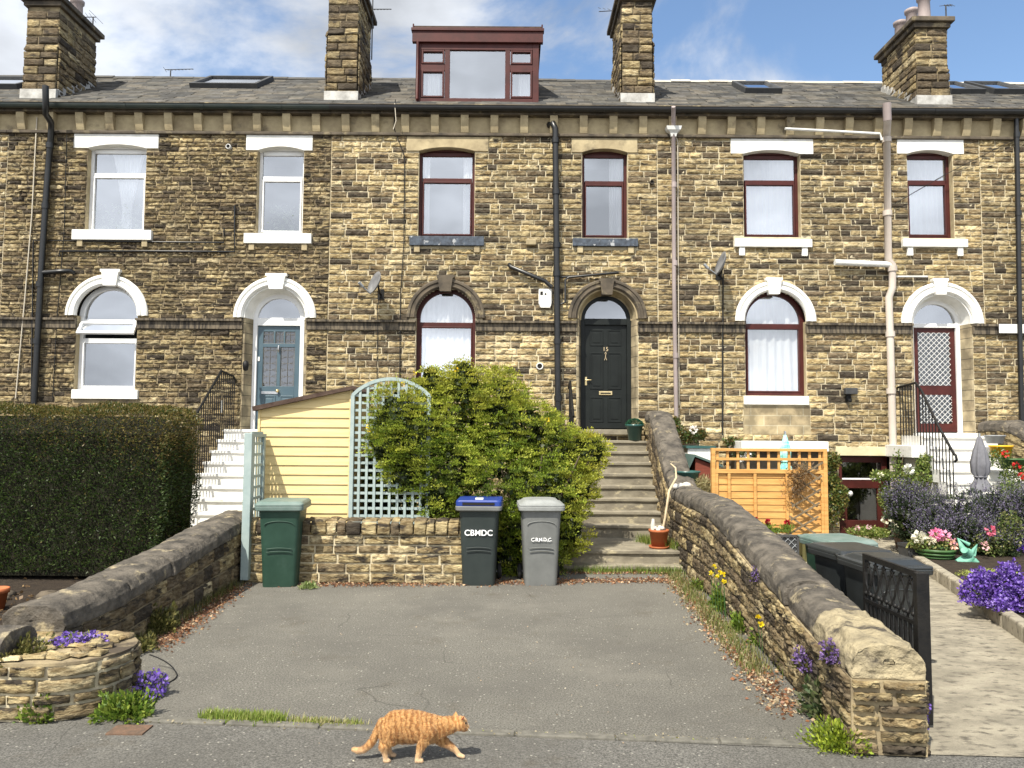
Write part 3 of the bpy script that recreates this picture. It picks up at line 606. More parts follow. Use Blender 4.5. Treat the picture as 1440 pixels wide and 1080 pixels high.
def doorway(H, ops, ex, cxp, spr, outer, band, fr, dl, top, bot, key, ringm, soffm, framem, doorm, kind):
    """cxp: centre of the ring; dl: photo x of the door leaf's edges at its recess"""
    cx, zs = FP(cxp, spr); ro = outer/F*YF; rb = band/F*YF; rec = .26; YD = YF+rec
    z0 = FP(cxp, bot, YD)[1]; zt = FP(cxp, top, YD)[1]; R = fr/F*YD
    ops.append(Opening(cx-rb, cx+rb, z0-.02, zs, rb)); ex.append(('arch', cx, zs, (ro+rb)/2+.03))
    arch_band(H, cx, zs, ro, rb, M[ringm]); keystone(H, cx, key, M[ringm])
    mb = MB(); mb.arc(cx, zs, [(rb+.01, YF-.02), (rb-.03, YF-.02), (rb-.035, YF+.03), (R+.045, YD-.03), (R+.02, YD-.03), (R+.02, YD+.06), (rb+.01, YD+.06)], n=36); mb.build('door_soffit', M[soffm], H)
    for sg in (-1, 1):
        pl = [(cx+sg*rb, YF+.002), (cx+sg*(rb-.035), YF+.002), (cx+sg*(R+.03), YD), (cx+sg*(R+.03), YD+.06), (cx+sg*rb, YD+.06)]
        mb = MB(); mb.loft([[(x, y, z) for x, y in (pl if sg < 0 else pl[::-1])] for z in (z0-.02, zs)]); mb.build('door_jamb', M['jamb'], H)
    fw = .05
    mb = MB(); mb.arc(cx, zs, [(R+.03, YD-.02), (R-fw, YD-.02), (R-fw, YD+.07), (R+.03, YD+.07)], n=36)
    mb.box(cx-R-.03, cx-R+fw, YD-.02, YD+.07, z0, zs); mb.box(cx+R-fw, cx+R+.03, YD-.02, YD+.07, z0, zs); mb.box(cx-R+fw, cx+R-fw, YD-.019, YD+.069, zt, zs+.035)
    D = mb.build('door', M[framem], H, bevel=.005)
    rl = R-.05; V = [(cx+rl*math.cos(PI*i/28), YD+.02, zs+.02+rl*math.sin(PI*i/28)) for i in range(29)]
    mp_ = MB(); mp_.add(V, [tuple(range(29))]); mp_.build('fanlight', M['glass'], D)
    x0, x1 = cx-R+fw, cx+R-fw; w = x1-x0; yl = YD+.03; h = zt-z0
    mb = MB()
    X = lambda s: x0+w*s
    Z = lambda s: z0+h*s
    if kind == 'six':
        mb.box(x0, x1, yl, yl+.045, z0+.02, zt)
        panels(mb, [(X(.13), X(.45), Z(.80), Z(.955)), (X(.55), X(.87), Z(.80), Z(.955)), (X(.13), X(.45), Z(.385), Z(.735)), (X(.55), X(.87), Z(.385), Z(.735)), (X(.13), X(.45), Z(.07), Z(.31)), (X(.55), X(.87), Z(.07), Z(.31))], yl)
        mb.build('door_leaf', M[doorm], D, bevel=.003)
        mb = MB(); zz = Z(.345); mb.box(cx-.13, cx+.13, yl-.02, yl, zz-.035, zz+.04); mb.build('letterbox', M['brass'], D, bevel=.006)
        mb = MB(); mb.box(cx-.1, cx+.1, yl-.023, yl-.018, zz-.014, zz+.012); mb.build('letterbox_slot', M['dark'], D)
        mb = MB(); hx = x0+.03; mb.box(hx-.02, hx+.02, yl-.012, yl, Z(.42), Z(.50)); mb.tube([(hx, yl-.01, Z(.47)), (hx, yl-.045, Z(.47)), (hx+.1, yl-.045, Z(.47))], .009); mb.build('handle', M['brass'], D, bevel=.003)
        mb = MB(); zk = Z(.735)
        mb.tube([(cx, yl-.02, zk+.01), (cx-.015, yl-.02, zk-.02), (cx, yl-.025, zk-.05), (cx+.015, yl-.02, zk-.02)], .006, closed=True); mb.tube([(cx, yl-.02, zk-.05), (cx, yl-.02, zk-.1)], .008); mb.tube([(cx, yl-.02, zk-.09), (cx-.022, yl-.02, zk-.15)], .005); mb.tube([(cx, yl-.02, zk-.09), (cx+.022, yl-.02, zk-.15)], .005)
        mb.build('knocker', M['pale_wood'], D)
        cu = bpy.data.curves.new('door_number', 'FONT'); cu.body = '15'; cu.size = .115; cu.align_x = 'CENTER'; cu.extrude = .004; cu.materials.append(M['pale_wood'])
        tmp = bpy.data.objects.new('tmp', cu); COL.objects.link(tmp); me = bpy.data.meshes.new_from_object(tmp.evaluated_get(bpy.context.evaluated_depsgraph_get())); bpy.data.objects.remove(tmp)
        o = bpy.data.objects.new('door_number', me); link(o, D); o.location = Vector((cx, yl-.008, zk+.03))-ORG[D.name]; o.rotation_euler = (PI/2, 0, 0)
    elif kind == 'leaded':
        def slab(a, b, c, d, y=yl): mb.box(X(a), X(b), y, y+.045, Z(c), Z(d))
        slab(0, .13, .01, 1); slab(.87, 1, .01, 1); slab(.13, .87, .01, .42); slab(.13, .87, .945, 1); slab(.13, .87, .795, .83); slab(.46, .54, .42, .795); slab(.37, .41, .83, .945); slab(.6, .64, .83, .945)
        panels(mb, [(X(.13), X(.45), Z(.08), Z(.33)), (X(.55), X(.87), Z(.08), Z(.33))], yl)
        mb.build('door_leaf', M[doorm], D, bevel=.003)
        cells = [(.13, .46, .42, .795), (.54, .87, .42, .795), (.13, .37, .83, .945), (.41, .6, .83, .945), (.64, .87, .83, .945)]
        for a, b, c, d in cells:
            pane(D, X(a), X(b), Z(c), Z(d), yl+.02, 'glass_dark')
            mb = MB(); q0, q1, r0, r1 = X(a), X(b), Z(c), Z(d); m = (q0+q1)/2; k = max(1, round((r1-r0)/.13))
            mb.tube([(m, yl+.015, r0), (m, yl+.015, r1)], .005, 4)
            for i in range(k):
                s0 = r0+(r1-r0)*i/k; s1 = r0+(r1-r0)*(i+1)/k; sm = (s0+s1)/2
                mb.tube([(q0, yl+.015, s0+.02), (m-.03, yl+.015, sm), (q0, yl+.015, s1-.02)], .004, 4); mb.tube([(q1, yl+.015, s0+.02), (m+.03, yl+.015, sm), (q1, yl+.015, s1-.02)], .004, 4)
                mb.tube([(q0, yl+.015, sm), (q1, yl+.015, sm)], .004, 4)
            mb.tube([(q0+.005, yl+.012, r0+.005), (q1-.005, yl+.012, r0+.005), (q1-.005, yl+.012, r1-.005), (q0+.005, yl+.012, r1-.005)], .006, 4, closed=True)
            mb.build('leading', M['edging'], D)
        mb = MB(); mb.lathe([(0, -.07), (.03, -.06), (.034, -.04), (.015, -.02), (.03, 0)], (cx, yl, Z(.375)), 14, 'y'); mb.build('door_knob', M['brass'], D)
        mb = MB(); mb.tube([(cx, yl-.02, Z(.81)), (cx, yl-.04, Z(.77)), (cx, yl-.02, Z(.745))], [.014, .02, .008]); mb.build('knocker', M['steel'], D)
        mb = MB(); mb.box(X(.12), X(.5), yl-.01, yl, Z(.345), Z(.37)); mb.build('letterbox', M['steel'], D)
        mb = MB(); mb.box(X(.02), X(.06), yl-.015, yl, Z(.66), Z(.7)); mb.build('lock', M['white'], D)
    else:                                        # security grille over a glazed door
        def slab(a, b, c, d, y=yl): mb.box(X(a), X(b), y, y+.045, Z(c), Z(d))
        slab(0, .12, .01, 1); slab(.88, 1, .01, 1); slab(.12, .88, .01, .09); slab(.12, .88, .955, 1); slab(.12, .88, .36, .45)
        mb.build('door_leaf', M[doorm], D, bevel=.003)
        for a, b, c, d in ((.12, .88, .09, .36), (.12, .88, .45, .955)):
            pane(D, X(a), X(b), Z(c), Z(d), yl+.025, 'glass_dark')
            mb = MB(); q0, q1, r0, r1 = X(a), X(b), Z(c), Z(d); st = .105; k0 = -int((r1-r0)/st)-1
            for i in range(k0, int((q1-q0)/st)+2):
                for sg in (1, -1):
                    p0 = q0+i*st; seg = []
                    for t in (0, r1-r0):
                        seg.append((p0+t if sg > 0 else p0-t+(r1-r0), t))
                    (xa, ta), (xb, tb) = seg
                    lo, hi = 0.0, 1.0; dx = xb-xa
                    t0_, t1_ = sorted(((q0-xa)/dx, (q1-xa)/dx)); lo, hi = max(lo, t0_), min(hi, t1_)
                    if hi-lo > .02: mb.tube([(xa+dx*lo, yl-.01, r0+(r1-r0)*lo), (xa+dx*hi, yl-.01, r0+(r1-r0)*hi)], .005, 4)
            mb.build('grille', M['pipe_white'], D)
    mb = MB(); mb.box(cx-rb-.02, cx+rb+.02, YF-.12, YD+.1, z0-.1, z0); mb.build('threshold', M['step'] if kind == 'six' else M['step_white'], H, bevel=.01)
    room(D, cx-R, cx+R, z0, zs+R, YD+.09)
def pipe_run(H, name, pts, r, mat, collars=(), n=10):
    mb = MB(); mb.tube(pts, r, n)
    for z, x, y in collars: mb.tube([(x, y, z-.05), (x, y, z+.05)], r*1.28, n)
    return mb.build(name, mat, H)
def chimney(H, xc, w, ztop, depth=1.35, yf=15.0, pots=0, rows_mat='stone', step=.35):
    ch = MB(); zb = roofz(yf)-.3
    ch.box(xc-w/2, xc+w/2, yf, yf+depth, zb-.5, ztop); C_ = ch.build('chimney', M['mortar_dark'], H)
    V0 = []
    def face(map_, L_, grow):
        rects = []; z = zb-.2; r = 0
        while z < ztop-.1:
            h = random.uniform(.145, .18)
            for a, b in split_row(-.02, L_+.02, .22, .42): rects.append((a, z, b, min(z+h, ztop)))
            z += h
        V0.append(stones(rects, map_, rough=.02, proud=.014, gap=.016, w=[.08, .1, .18, .06, .2, .24, .14]))
    zs = ztop-step*2.4
    g = lambda v: np.where(v < zs, .035, 0)
    face(lambda u, v, d: np.stack([xc-w/2+u, yf-d-g(v), v], 1), w, 0)
    face(lambda u, v, d: np.stack([xc+w/2+d+g(v), yf+u, v], 1), depth, 0)
    face(lambda u, v, d: np.stack([xc-w/2-d-g(v), yf+depth-u, v], 1), depth, 0)
    V, Fq, C = cat_(*V0); np_mesh('chimney_stones', V, Fq, M['stone'], C_, C=C)
    mb = MB()
    for z0, z1, g_ in ((ztop, ztop+.1, .07), (ztop+.1, ztop+.2, .13)): mb.box(xc-w/2-g_, xc+w/2+g_, yf-g_, yf+depth+g_, z0, z1)
    mb.build('chimney_cap', M['ashlar_dark'], C_, bevel=.015)
    for i in range(pots):
        yy = yf+.22+i*(depth-.44)/max(1, pots-1)
        mb = MB(); mb.lathe([(.15, 0), (.135, .08), (.12, .12), (.11, .5), (.14, .52), (.145, .58), (.11, .6), (.1, .5)], (xc, yy, ztop+.2), 16); mb.build('chimney_pot', M['pipe_grey'], C_)
    mb = MB(); x0, x1 = xc-w/2-.05, xc+w/2+.05       # flashing: apron and stepped soakers
    mb.box(x0, x1, yf-.08, yf+.02, roofz(yf)-.1, roofz(yf)+.16)
    for i in range(9):
        y = yf+i*depth/9
        for s in (-1, 1):
            a, b = sorted((xc+s*w/2, xc+s*(w/2+.05+.004*(i % 2)))); mb.box(a, b, y, y+depth/9, roofz(y)-.05, roofz(y)+.2)
    mb.build('flashing', M['leadwork'], C_, bevel=.004)
def skylight(H, b, slope_px=None):
    x0p, y0p, x1p, y1p = b
    def onroof(px, py):
        a, bb, c = ray(px, py); t = (Z_EAVE-RSL*Y_EAVE-EYE)/(c-RSL*bb); return Vector((a*t, bb*t, EYE+c*t))
    lo = onroof((x0p+x1p)/2, y1p); hi = onroof((x0p+x1p)/2, y0p); w = (x1p-x0p)/F*lo.y*.96; d = min(1.3, (hi-lo).length)
    Mx = Matrix.Translation(lo+Vector((0, 0, .06))) @ Matrix.Rotation(math.atan(RSL), 4, 'X')
    mb = MB(); f = .08
    for q in ((-w/2, w/2, 0, f, -.05, .08), (-w/2, w/2, d-f, d, -.05, .08), (-w/2, -w/2+f, f, d-f, -.05, .079), (w/2-f, w/2, f, d-f, -.05, .079)): mb.box(*q, M=Mx)
    S = mb.build('skylight', M['charcoal'], H, bevel=.005)
    mb = MB(); mb.add([Mx @ Vector(v) for v in ((-w/2+f, f, .04), (w/2-f, f, .04), (w/2-f, d-f, .04), (-w/2+f, d-f, .04))], [(0, 1, 2, 3)]); mb.build('skylight_pane', M['glass'], S)
    mb = MB(); mb.box(-w/2+f, w/2-f, f, d-f, -.04, -.03, M=Mx); mb.build('skylight_blind', M['room'], S)
def house(idx, label, style, x0, x1, ops, ex, H):
    # wall backing in fine strips with real openings
    mb_v, mb_f = [], []; dz = .04; z = -.1
    while z < Z_BED:
        for a, b in solid(x0, x1, [s for s in (o.span(z+dz/2) for o in ops) if s]):
            n = len(mb_v); mb_v += [(a, YF, z), (b, YF, z), (b, YF, z+dz), (a, YF, z+dz)]; mb_f.append((n, n+1, n+2, n+3))
        z += dz
    np_mesh('mortar_bed', mb_v, mb_f, M['mortar_dark'] if style == 'rough' else M['mortar'], H)
    rects = []; z = .0; hr = (.07, .12) if style == 'rough' else (.108, .135)
    while z < Z_BED-.04:
        h = random.uniform(*hr)
        if z > Z_STR1: h *= .9
        for lim in (Z_STR0, Z_BED):
            if z < lim < z+h+.05: h = lim-z
        if Z_STR0-.001 <= z < Z_STR1-.001: z = Z_STR1; continue
        cuts = []
        for o in ops:
            for zz in (z+.01, z+h/2, z+h-.01):
                s = o.span(zz)
                if s: cuts.append(s)
        for e in ex:
            if e[0] == 'arch':
                _, cx, zs, R = e; hh = z+.25*h-zs
                if -h*.3 < hh < R: w = math.sqrt(R*R-max(0, hh)**2); cuts.append((cx-w, cx+w))
            elif e[2] < z+h*.6 and e[3] > z+h*.4: cuts.append((e[0], e[1]))
        for a, b in solid(x0, x1, cuts):
            lo, hi = (.12, .45) if style == 'rough' else (.17, .5)
            for u, v in split_row(a, b, lo, hi):
                if style == 'rough' and v-u < .3 and random.random() < .3 and h > .12: rects += [(u, z, v, z+h*.5), (u, z+h*.5, v, z+h)]
                else: rects.append((u, z, v, z+h))
        z += h
    sc = lambda u, v: 1.0
    wts = {'rough': [.2, .17, .18, .14, .12, .11, .08], 'regular': [.18, .18, .16, .13, .15, .12, .08]}[style]
    V, Fq, C = stones(rects, lambda u, v, d: np.stack([u, YF-d, v], 1), rough=.038 if style == 'rough' else .03, proud=.006 if style == 'rough' else .008, gap=.015 if style == 'rough' else .016, w=wts, res=.042,
                      colfn=lambda u, v: ((.62, .6, .78, .72, .66)[idx]+.34*(math.sin(u*.9+idx*2.1)*math.sin(v*.8+idx)+1)/2+.3*random.random()))
    np_mesh('wall', V, Fq, M['stone' if style == 'rough' else 'stone_clean'], H, C=C)
    mb = MB(); mb.box(x0, x1, YF+3.0, YF+3.1, -.1, Z_EAVE+.2); mb.box(x0+.01, x0+.06, YF+.05, YF+3, -.1, Z_EAVE-.02); mb.box(x1-.06, x1-.01, YF+.05, YF+3, -.1, Z_EAVE-.02)
    mb.build('party_wall', M['room'], H)
    # string course
    cuts = [s for s in (o.span(Z_STR0+.02) for o in ops) if s]
    segs = solid(x0, x1, cuts)
    for a, b in segs:
        if b-a < .03: continue
        mb = MB(); mb.prism([(0, 0)]*0 or [(a, Z_STR0), (b, Z_STR0), (b, Z_STR1-.045), (a, Z_STR1-.045)], YF-.055, YF+.02); mb.prism([(a-.0, Z_STR1-.045), (b, Z_STR1-.045), (b, Z_STR1), (a, Z_STR1)], YF-.105, YF+.02)
        mb.build('string_course', M['string'], H, bevel=.006)
    # eaves
    mb = MB(); mb.box(x0, x1, YF-.02, YF+.1, Z_BED+.03, Z_FR+.01); mb.build('frieze', M['ashlar'], H)
    mb = MB(); mb.box(x0, x1, YF-.07, YF+.05, Z_BED-.03, Z_BED+.03); mb.build('bed_moulding', M['ashlar_dark'], H, bevel=.012)
    mb = MB(); mb.box(x0, x1, YF-.17, YF+.1, Z_FR, Z_CORN+.02); mb.box(x0, x1, YF-.2, YF+.05, Z_CORN+.02, Z_CORN+.07); mb.build('cornice', M['ashlar_dark'], H, bevel=.015)
    k = 11; prof = [(0, 0), (0, 0)]
    for i in range(k):
        xm = x0+(x1-x0)*(i+.5)/k; wv = .075; pr = [(-.005, Z_BED+.03), (-.07, Z_BED+.03), (-.09, Z_BED+.08), (-.11, Z_BED+.14), (-.145, Z_FR-.1), (-.15, Z_FR-.03), (-.15, Z_FR), (-.005, Z_FR)]
        mb = MB(); mb.loft([[(xx, YF+y, z) for y, z in pr] for xx in (xm-wv, xm+wv)]); mb.build('corbel', M['ashlar'], H, bevel=.006)
    mb = MB(); n = 8; pr = [(YF-.24+.062*math.cos(PI+PI*i/n), Z_EAVE-.03+.085*math.sin(PI+PI*i/n)) for i in range(n+1)]; pr = [(YF-.315, Z_EAVE-.025)]+pr+[(YF-.165, Z_EAVE-.025)]
    mb.loft([[(xx, y, z) for y, z in pr] for xx in (x0, x1)])
    for i in range(4):
        xx = x0+.8+i*1.5; mb.loft([[(q, y-(.006 if y < YF-.24 else -.006), z-.006) for y, z in pr] for q in (xx, xx+.1)])
    mb.build('gutter', M['gutter'] if idx == 1 else M['black_pipe'], H)
    # roof of stone slates
    V, Fq, C = [], [], []; nrow = 17; L_ = (Y_RIDGE-Y_EAVE)
    for r in range(nrow):
        ya = Y_EAVE-.04+L_*r/nrow; yb = ya+L_/nrow*1.35
        for a, b in split_row(x0, x1, .22, .45):
            t = random.uniform(.018, .035); j = random.uniform(-.012, .012); n = len(V)
            for yy, up in ((ya+j, t), (yb, .008)):
                for xx in (a+.003, b-.003):
                    V.append((xx, yy, roofz(yy)+up+random.uniform(0, .006)))
            V += [(a+.003, ya+j, roofz(ya+j)-.02), (b-.003, ya+j, roofz(ya+j)-.02)]
            Fq += [(n, n+1, n+3, n+2), (n+4, n+5, n+1, n)]
            c = np.array(random.choice([(.105, .1, .092), (.07, .069, .066), (.1, .095, .082), (.13, .118, .098), (.055, .055, .053)]))*random.uniform(.8, 1.2); C += [c]*6
    np_mesh('roof', V, Fq, M['slate'], H, C=np.array(C))
    mb = MB(); mb.add([(x0, Y_EAVE, Z_EAVE-.03), (x1, Y_EAVE, Z_EAVE-.03), (x1, Y_RIDGE, roofz(Y_RIDGE)-.03), (x0, Y_RIDGE, roofz(Y_RIDGE)-.03), (x1, Y_RIDGE+3.2, roofz(Y_RIDGE)-1.9), (x0, Y_RIDGE+3.2, roofz(Y_RIDGE)-1.9)], [(0, 1, 2, 3), (3, 2, 4, 5)]); mb.build('roof_underlay', M['ridge'], H)
    mb = MB(); zr = roofz(Y_RIDGE)
    for a, b in split_row(x0, x1, .42, .48):
        dzv = random.uniform(-.01, .01); mb.loft([[(q, Y_RIDGE+y, zr+z+dzv) for y, z in ((-.16, -.06), (-.05, .035), (.05, .035), (.16, -.06), (.0, -.08))] for q in (a+.003, b-.003)])
    mb.build('ridge', M['ridge_pale'] if idx >= 3 else M['ridge'], H)
LAB = {0: 'stone terraced house beyond the hedge end, only its skylight in view at far left',
       1: 'stone terraced house with blue front door and white framed windows',
       2: 'stone terraced house with black panelled door numbered 15 and maroon dormer',
       3: 'stone terraced house with maroon windows, white arches and a grille over its front door',
       4: 'stone terraced house at the far right edge with a white string course'}
HS, OPS, EXS = [], [], []
for i in range(5):
    H = thing('terraced_house', LAB[i], 'house', ((BX[i]+BX[i+1])/2, YF, 0), 'stone houses of the terrace'); HS.append(H); OPS.append([]); EXS.append([])
A, B_, C_H, E_ = HS[1], HS[2], HS[3], HS[4]
wm, st, dk = M['white'], M['ashlar'], M['ashlar_dark']
# house with the blue door
window_up(A, OPS[1], EXS[1], (121, 203, 205, 327), 243, 'upvc', (104, 184, 225, 205), wm, (100, 323, 213, 337), wm, 'tied')
window_up(A, OPS[1], EXS[1], (361, 206, 427, 329), 248, 'upvc', (346, 188, 441, 208), wm, (342, 328, 438, 342), wm, 'plants')
window_arch(A, OPS[1], EXS[1], 151, 444, 58.5, 43, 549, (141, 378, 166, 401), 'white', 'upvc', None, 451, (100, 548, 193, 561), 'white', hopper=477)
doorway(A, OPS[1], EXS[1], 387, 447, 58.5, 45, 34, None, 458, 605, (374, 384, 401, 406), 'white', 'white', 'upvc', 'door_blue', 'leaded')
# house 15
slm = mk('blue grey slate sill', (.08, .1, .13), (.03, .035, .045), 12, .6, .3, 50, col3=(.35, .36, .37), scale3=7, ramp3=(.6, .66)); M['slate_sill'] = slm
window_up(B_, OPS[2], EXS[2], (588, 207, 668, 333), 250, 'maroon', (571, 193, 688, 213), st, (575, 332, 681, 345), slm, 'sides')
window_up(B_, OPS[2], EXS[2], (818, 209, 883, 335), 254, 'maroon', (803, 196, 897, 215), st, (805, 335, 898, 346), slm, 'right')
window_arch(B_, OPS[2], EXS[2], 627, 447, 55.5, 42, 556, (615, 386, 637, 409), 'ashlar_dark', 'maroon', 'net', 455, (577, 557, 677, 568), 'ashlar')
doorway(B_, OPS[2], EXS[2], 854, 448, 56, 43, 33.5, None, 457, 604, (844, 391, 864, 414), 'ashlar_dark', 'ashlar', 'door_black', 'door_black', 'six')
# house with white arches
window_up(C_H, OPS[3], EXS[3], (1045, 211, 1126, 334), 253, 'maroon', (1026, 196, 1144, 216), wm, (1033, 336, 1143, 347), wm, 'full', 'white')
window_up(C_H, OPS[3], EXS[3], (1276, 211, 1341, 334), 253, 'maroon', (1260, 197, 1355, 216), wm, (1270, 336, 1362, 347), wm, 'full', 'white')
window_arch(C_H, OPS[3], EXS[3], 1090, 452, 57.5, 43, 556, (1079, 390, 1100, 413), 'white', 'maroon', 'full', 457, (1047, 557, 1138, 569), 'white')
doorway(C_H, OPS[3], EXS[3], 1324, 455, 58.5, 43, 33.5, None, 461, 609, (1314, 391, 1334, 414), 'white', 'white', 'upvc', 'maroon', 'grille')
p0 = rect_px((1046, 570, 1139, 611)); EXS[3].append(p0)
mb = MB(); mb.box(p0[0], p0[1], YF-.012, YF+.02, p0[2], p0[3]); mb.build('smooth_panel', M['panelstone'], C_H)
# cellar door of that house
cx0, cx1, cz0, cz1 = rect_px((1180, 641, 1252, 747)); cz0 = 0.0
OPS[3].append(Opening(cx0, cx1, 0, cz1)); lz = rect_px((1175, 628, 1256, 641)); EXS[3].append((lz[0], lz[1], cz1, lz[3]))
mb = MB(); mb.box(lz[0], lz[1], YF-.03, YF+.3, cz1, lz[3]); mb.build('cellar_lintel', mk('cream stone', (.62, .55, .36), (.52, .45, .28), 4, .85), C_H, bevel=.008)
mb = MB(); yf = YF+.1; frame_rect(mb, cx0, cx1, cz0+.001, cz1-.02, .11, yf, yf+.09); zt = FP(1215, 682)[1]; mb.box(cx0+.11, cx1-.11, yf+.002, yf+.088, zt-.07, zt+.09)
mb.box(cx0+.11, cx0+.2, yf+.01, yf+.07, cz0+.11, zt-.07); mb.box(cx1-.2, cx1-.11, yf+.01, yf+.07, cz0+.11, zt-.07); mb.box(cx0+.2, cx1-.2, yf+.01, yf+.07, cz0+.11, cz0+.3)
D = mb.build('cellar_door', M['maroon'], C_H, bevel=.006); D['label'] = 'maroon half glazed cellar door'
mb = MB(); mb.box(cx0+.11, cx1-.11, yf-.006, yf+.01, zt+.095, zt+.125); mb.build('weather_bar', M['upvc'], D)
pane(D, cx0+.11, cx1-.11, zt+.09, cz1-.12, yf+.04, 'glass_dark'); pane(D, cx0+.2, cx1-.2, .3, zt-.07, yf+.04, 'glass_dark')
sx_, sz_ = FP(1194, 694, yf); mb = MB(); mb.lathe([(0, -.003), (.055, -.003), (.055, 0)], (sx_+.02, yf+.005, sz_), 20, 'y'); mb.build('round_sticker', M['paint_white'], D)
room(D, cx0, cx1, .3, cz1)
for i in range(5): house(i, LAB[i], 'rough' if i == 1 else 'regular', BX[i], BX[i+1], OPS[i], EXS[i], HS[i])
mb = MB(); x_ = FP(1400, 460)[0]; mb.box(x_, BX[5], YF-.11, YF-.1, Z_STR0+.02, Z_STR1); mb.build('painted_band', M['white'], E_)
# chimneys: over the party walls
def xat(px, Y): return FP(px, 120, Y)[0]
chimney(A, xat(57, 15.0), .62, 10.42, pots=2); chimney(B_, xat(481, 15), .58, 10.75, 1.3); chimney(C_H, xat(896, 15), .58, 10.62, 1.4, pots=2); chimney(E_, xat(1311, 15), .6, 10.1, 1.4, pots=3)
skylight(A, (263, 108, 365, 126)); skylight(C_H, (1046, 123, 1102, 133)); skylight(HS[0], (-90, 111, 28, 127)); skylight(E_, (1336, 122, 1388, 134)); skylight(E_, (1396, 122, 1452, 134))
# dormer
Yd = 14.85; x0, x1, z0, z1 = rect_px((583, 42, 760, 144), Yd); yb = Y_EAVE+(z1-Z_EAVE)/RSL
mb = MB(); mb.box(x0, x1, Yd+.06, yb, z0-.1, z1-.05); mb.F.pop(0); mb.S.pop(); Dm = MB()
q = lambda px, py: FP(px, py, Yd)
xs = [q(p, 90)[0] for p in (583, 592, 629, 714, 749, 760)]; zf = [q(671, p)[1] for p in (143, 138, 97, 92, 85, 70, 66, 50)]
Dm.box(x0, xs[1], Yd, Yd+.1, z0, z1-.1); Dm.box(xs[4], x1, Yd, Yd+.1, z0, z1-.1); Dm.box(xs[1], xs[4], Yd+.002, Yd+.1, z0, zf[1]); Dm.box(xs[1], xs[4], Yd+.002, Yd+.1, zf[5], z1-.1)
Dm.box(xs[2]-.05, xs[2]+.05, Yd+.004, Yd+.09, zf[1], zf[5]); Dm.box(xs[3]-.05, xs[3]+.05, Yd+.004, Yd+.09, zf[1], zf[5])
for a, b in ((xs[1], xs[2]-.05), (xs[3]+.05, xs[4])): Dm.box(a, b, Yd+.006, Yd+.09, zf[2]-.03, zf[3]+.03); frame_rect(Dm, a+.01, b-.01, zf[1]+.01, zf[2]-.03, .035, Yd-.01, Yd+.08); frame_rect(Dm, a+.01, b-.01, zf[3]+.03, zf[5]-.01, .035, Yd-.01, Yd+.08)
Dm.box(x0, x0+.06, Yd+.1, yb, z0-.1, z1-.1); Dm.box(x1-.06, x1, Yd+.1, yb, z0-.1, z1-.1)
Dr = Dm.build('dormer', M['maroon'], B_, bevel=.005)
for a, b, c, d in ((xs[1], xs[2], zf[1], zf[2]), (xs[1], xs[2], zf[3], zf[5]), (xs[2], xs[3], zf[1], zf[5]), (xs[3], xs[4], zf[1], zf[2]), (xs[3], xs[4], zf[3], zf[5])): pane(Dr, a+.02, b-.02, c, d, Yd+.04)
mb = MB(); mb.box(x0-.08, x1+.08, Yd-.06, Yd+.04, z1-.28, z1-.03); mb.box(x0-.1, x1+.1, Yd-.09, Yd+.05, z1-.06, z1); mb.build('dormer_fascia', M['maroon'], Dr, bevel=.006)
mb = MB(); mb.box(x0-.06, x1+.06, Yd-.05, yb+.1, z1+.002, z1+.05); mb.build('dormer_roof', M['felt'], Dr)
for xx in (x0-.06, x1+.06):
    mb = MB(); mb.tube([(xx, Yd-.06, z1), (xx, Yd-.06, z1+.08)], .015); mb.build('finial', M['maroon'], Dr)
mb = MB(); mb.tube([(x0+.03, Yd-.05, z1-.28), (x0+.03, Yd-.05, z0+.05), (x0+.05, Yd-.1, z0)], .03); mb.build('dormer_downpipe', M['maroon'], Dr)
mb = MB(); mb.add(*curtain_mesh(xs[1]+.12, xs[2]-.15, z0+.1, zf[2], Yd+.15, folds=2), smooth=True); mb.add(*curtain_mesh(xs[3]+.22, xs[4]-.03, z0+.1, zf[2], Yd+.15, folds=2), smooth=True); mb.build('curtain', M['curtain'], Dr)
mb = MB(); mb.box(x0+.1, x1-.1, Yd+.9, Yd+.95, z0, z1-.15); mb.box(x0+.1, x1-.1, Yd+.11, Yd+.9, z1-.2, z1-.12); mb.build('room_lining', M['room'], Dr)
# rain pipes
yp = YF-.12
def WP(pts, y=yp): return [W(px, py, y) for px, py in pts]
def collars_at(pts, ys, y=yp):
    out = []
    for px, py in ys: x, z = FP(px, py, y); out.append((z, x, y))
    return out
pipe_run(A, 'soil_pipe', [W(64, 121, 14.2), W(64.5, 148, 14.2), W(64, 160, 14.3), W(72, 172, 14.5), W(72, 185, yp), W(66, 260, yp), W(58, 380, yp), W(48, 566, yp), W(45, 600, yp)], .058, M['black_pipe'], collars_at(0, [(70, 205), (64, 290), (56, 400), (52, 480)]))
pipe_run(A, 'waste_pipe', WP([(56, 384), (80, 382), (98, 381)])+[W(105, 384, YF)], .045, M['black_pipe'])
pipe_run(A, 'waste_pipe', WP([(84, 360), (84, 353), (200, 353), (330, 354), (330, 289)], YF-.05), .018, M['black_pipe'])
pipe_run(A, 'waste_pipe', WP([(44, 565), (47, 338), (200, 340), (315, 341), (315, 321)], YF-.045), .015, M['black_pipe'])
pipe_run(A, 'cable_run', WP([(52, 165), (45, 300), (35, 420), (22, 560)], YF-.045), .012, M['cable'])
pipe_run(A, 'cable_run', WP([(94, 190), (90, 330), (80, 450), (74, 560)], YF-.045), .008, M['rubber'])
pipe_run(B_, 'soil_pipe', [W(772, 176, YF-.02), W(778, 174, yp), W(781, 181, yp), W(783, 400, yp), W(785, 600, yp)], .062, M['black_pipe'], collars_at(0, [(781, 198), (782, 270), (783, 345), (783, 385), (784, 480), (785, 560)]))
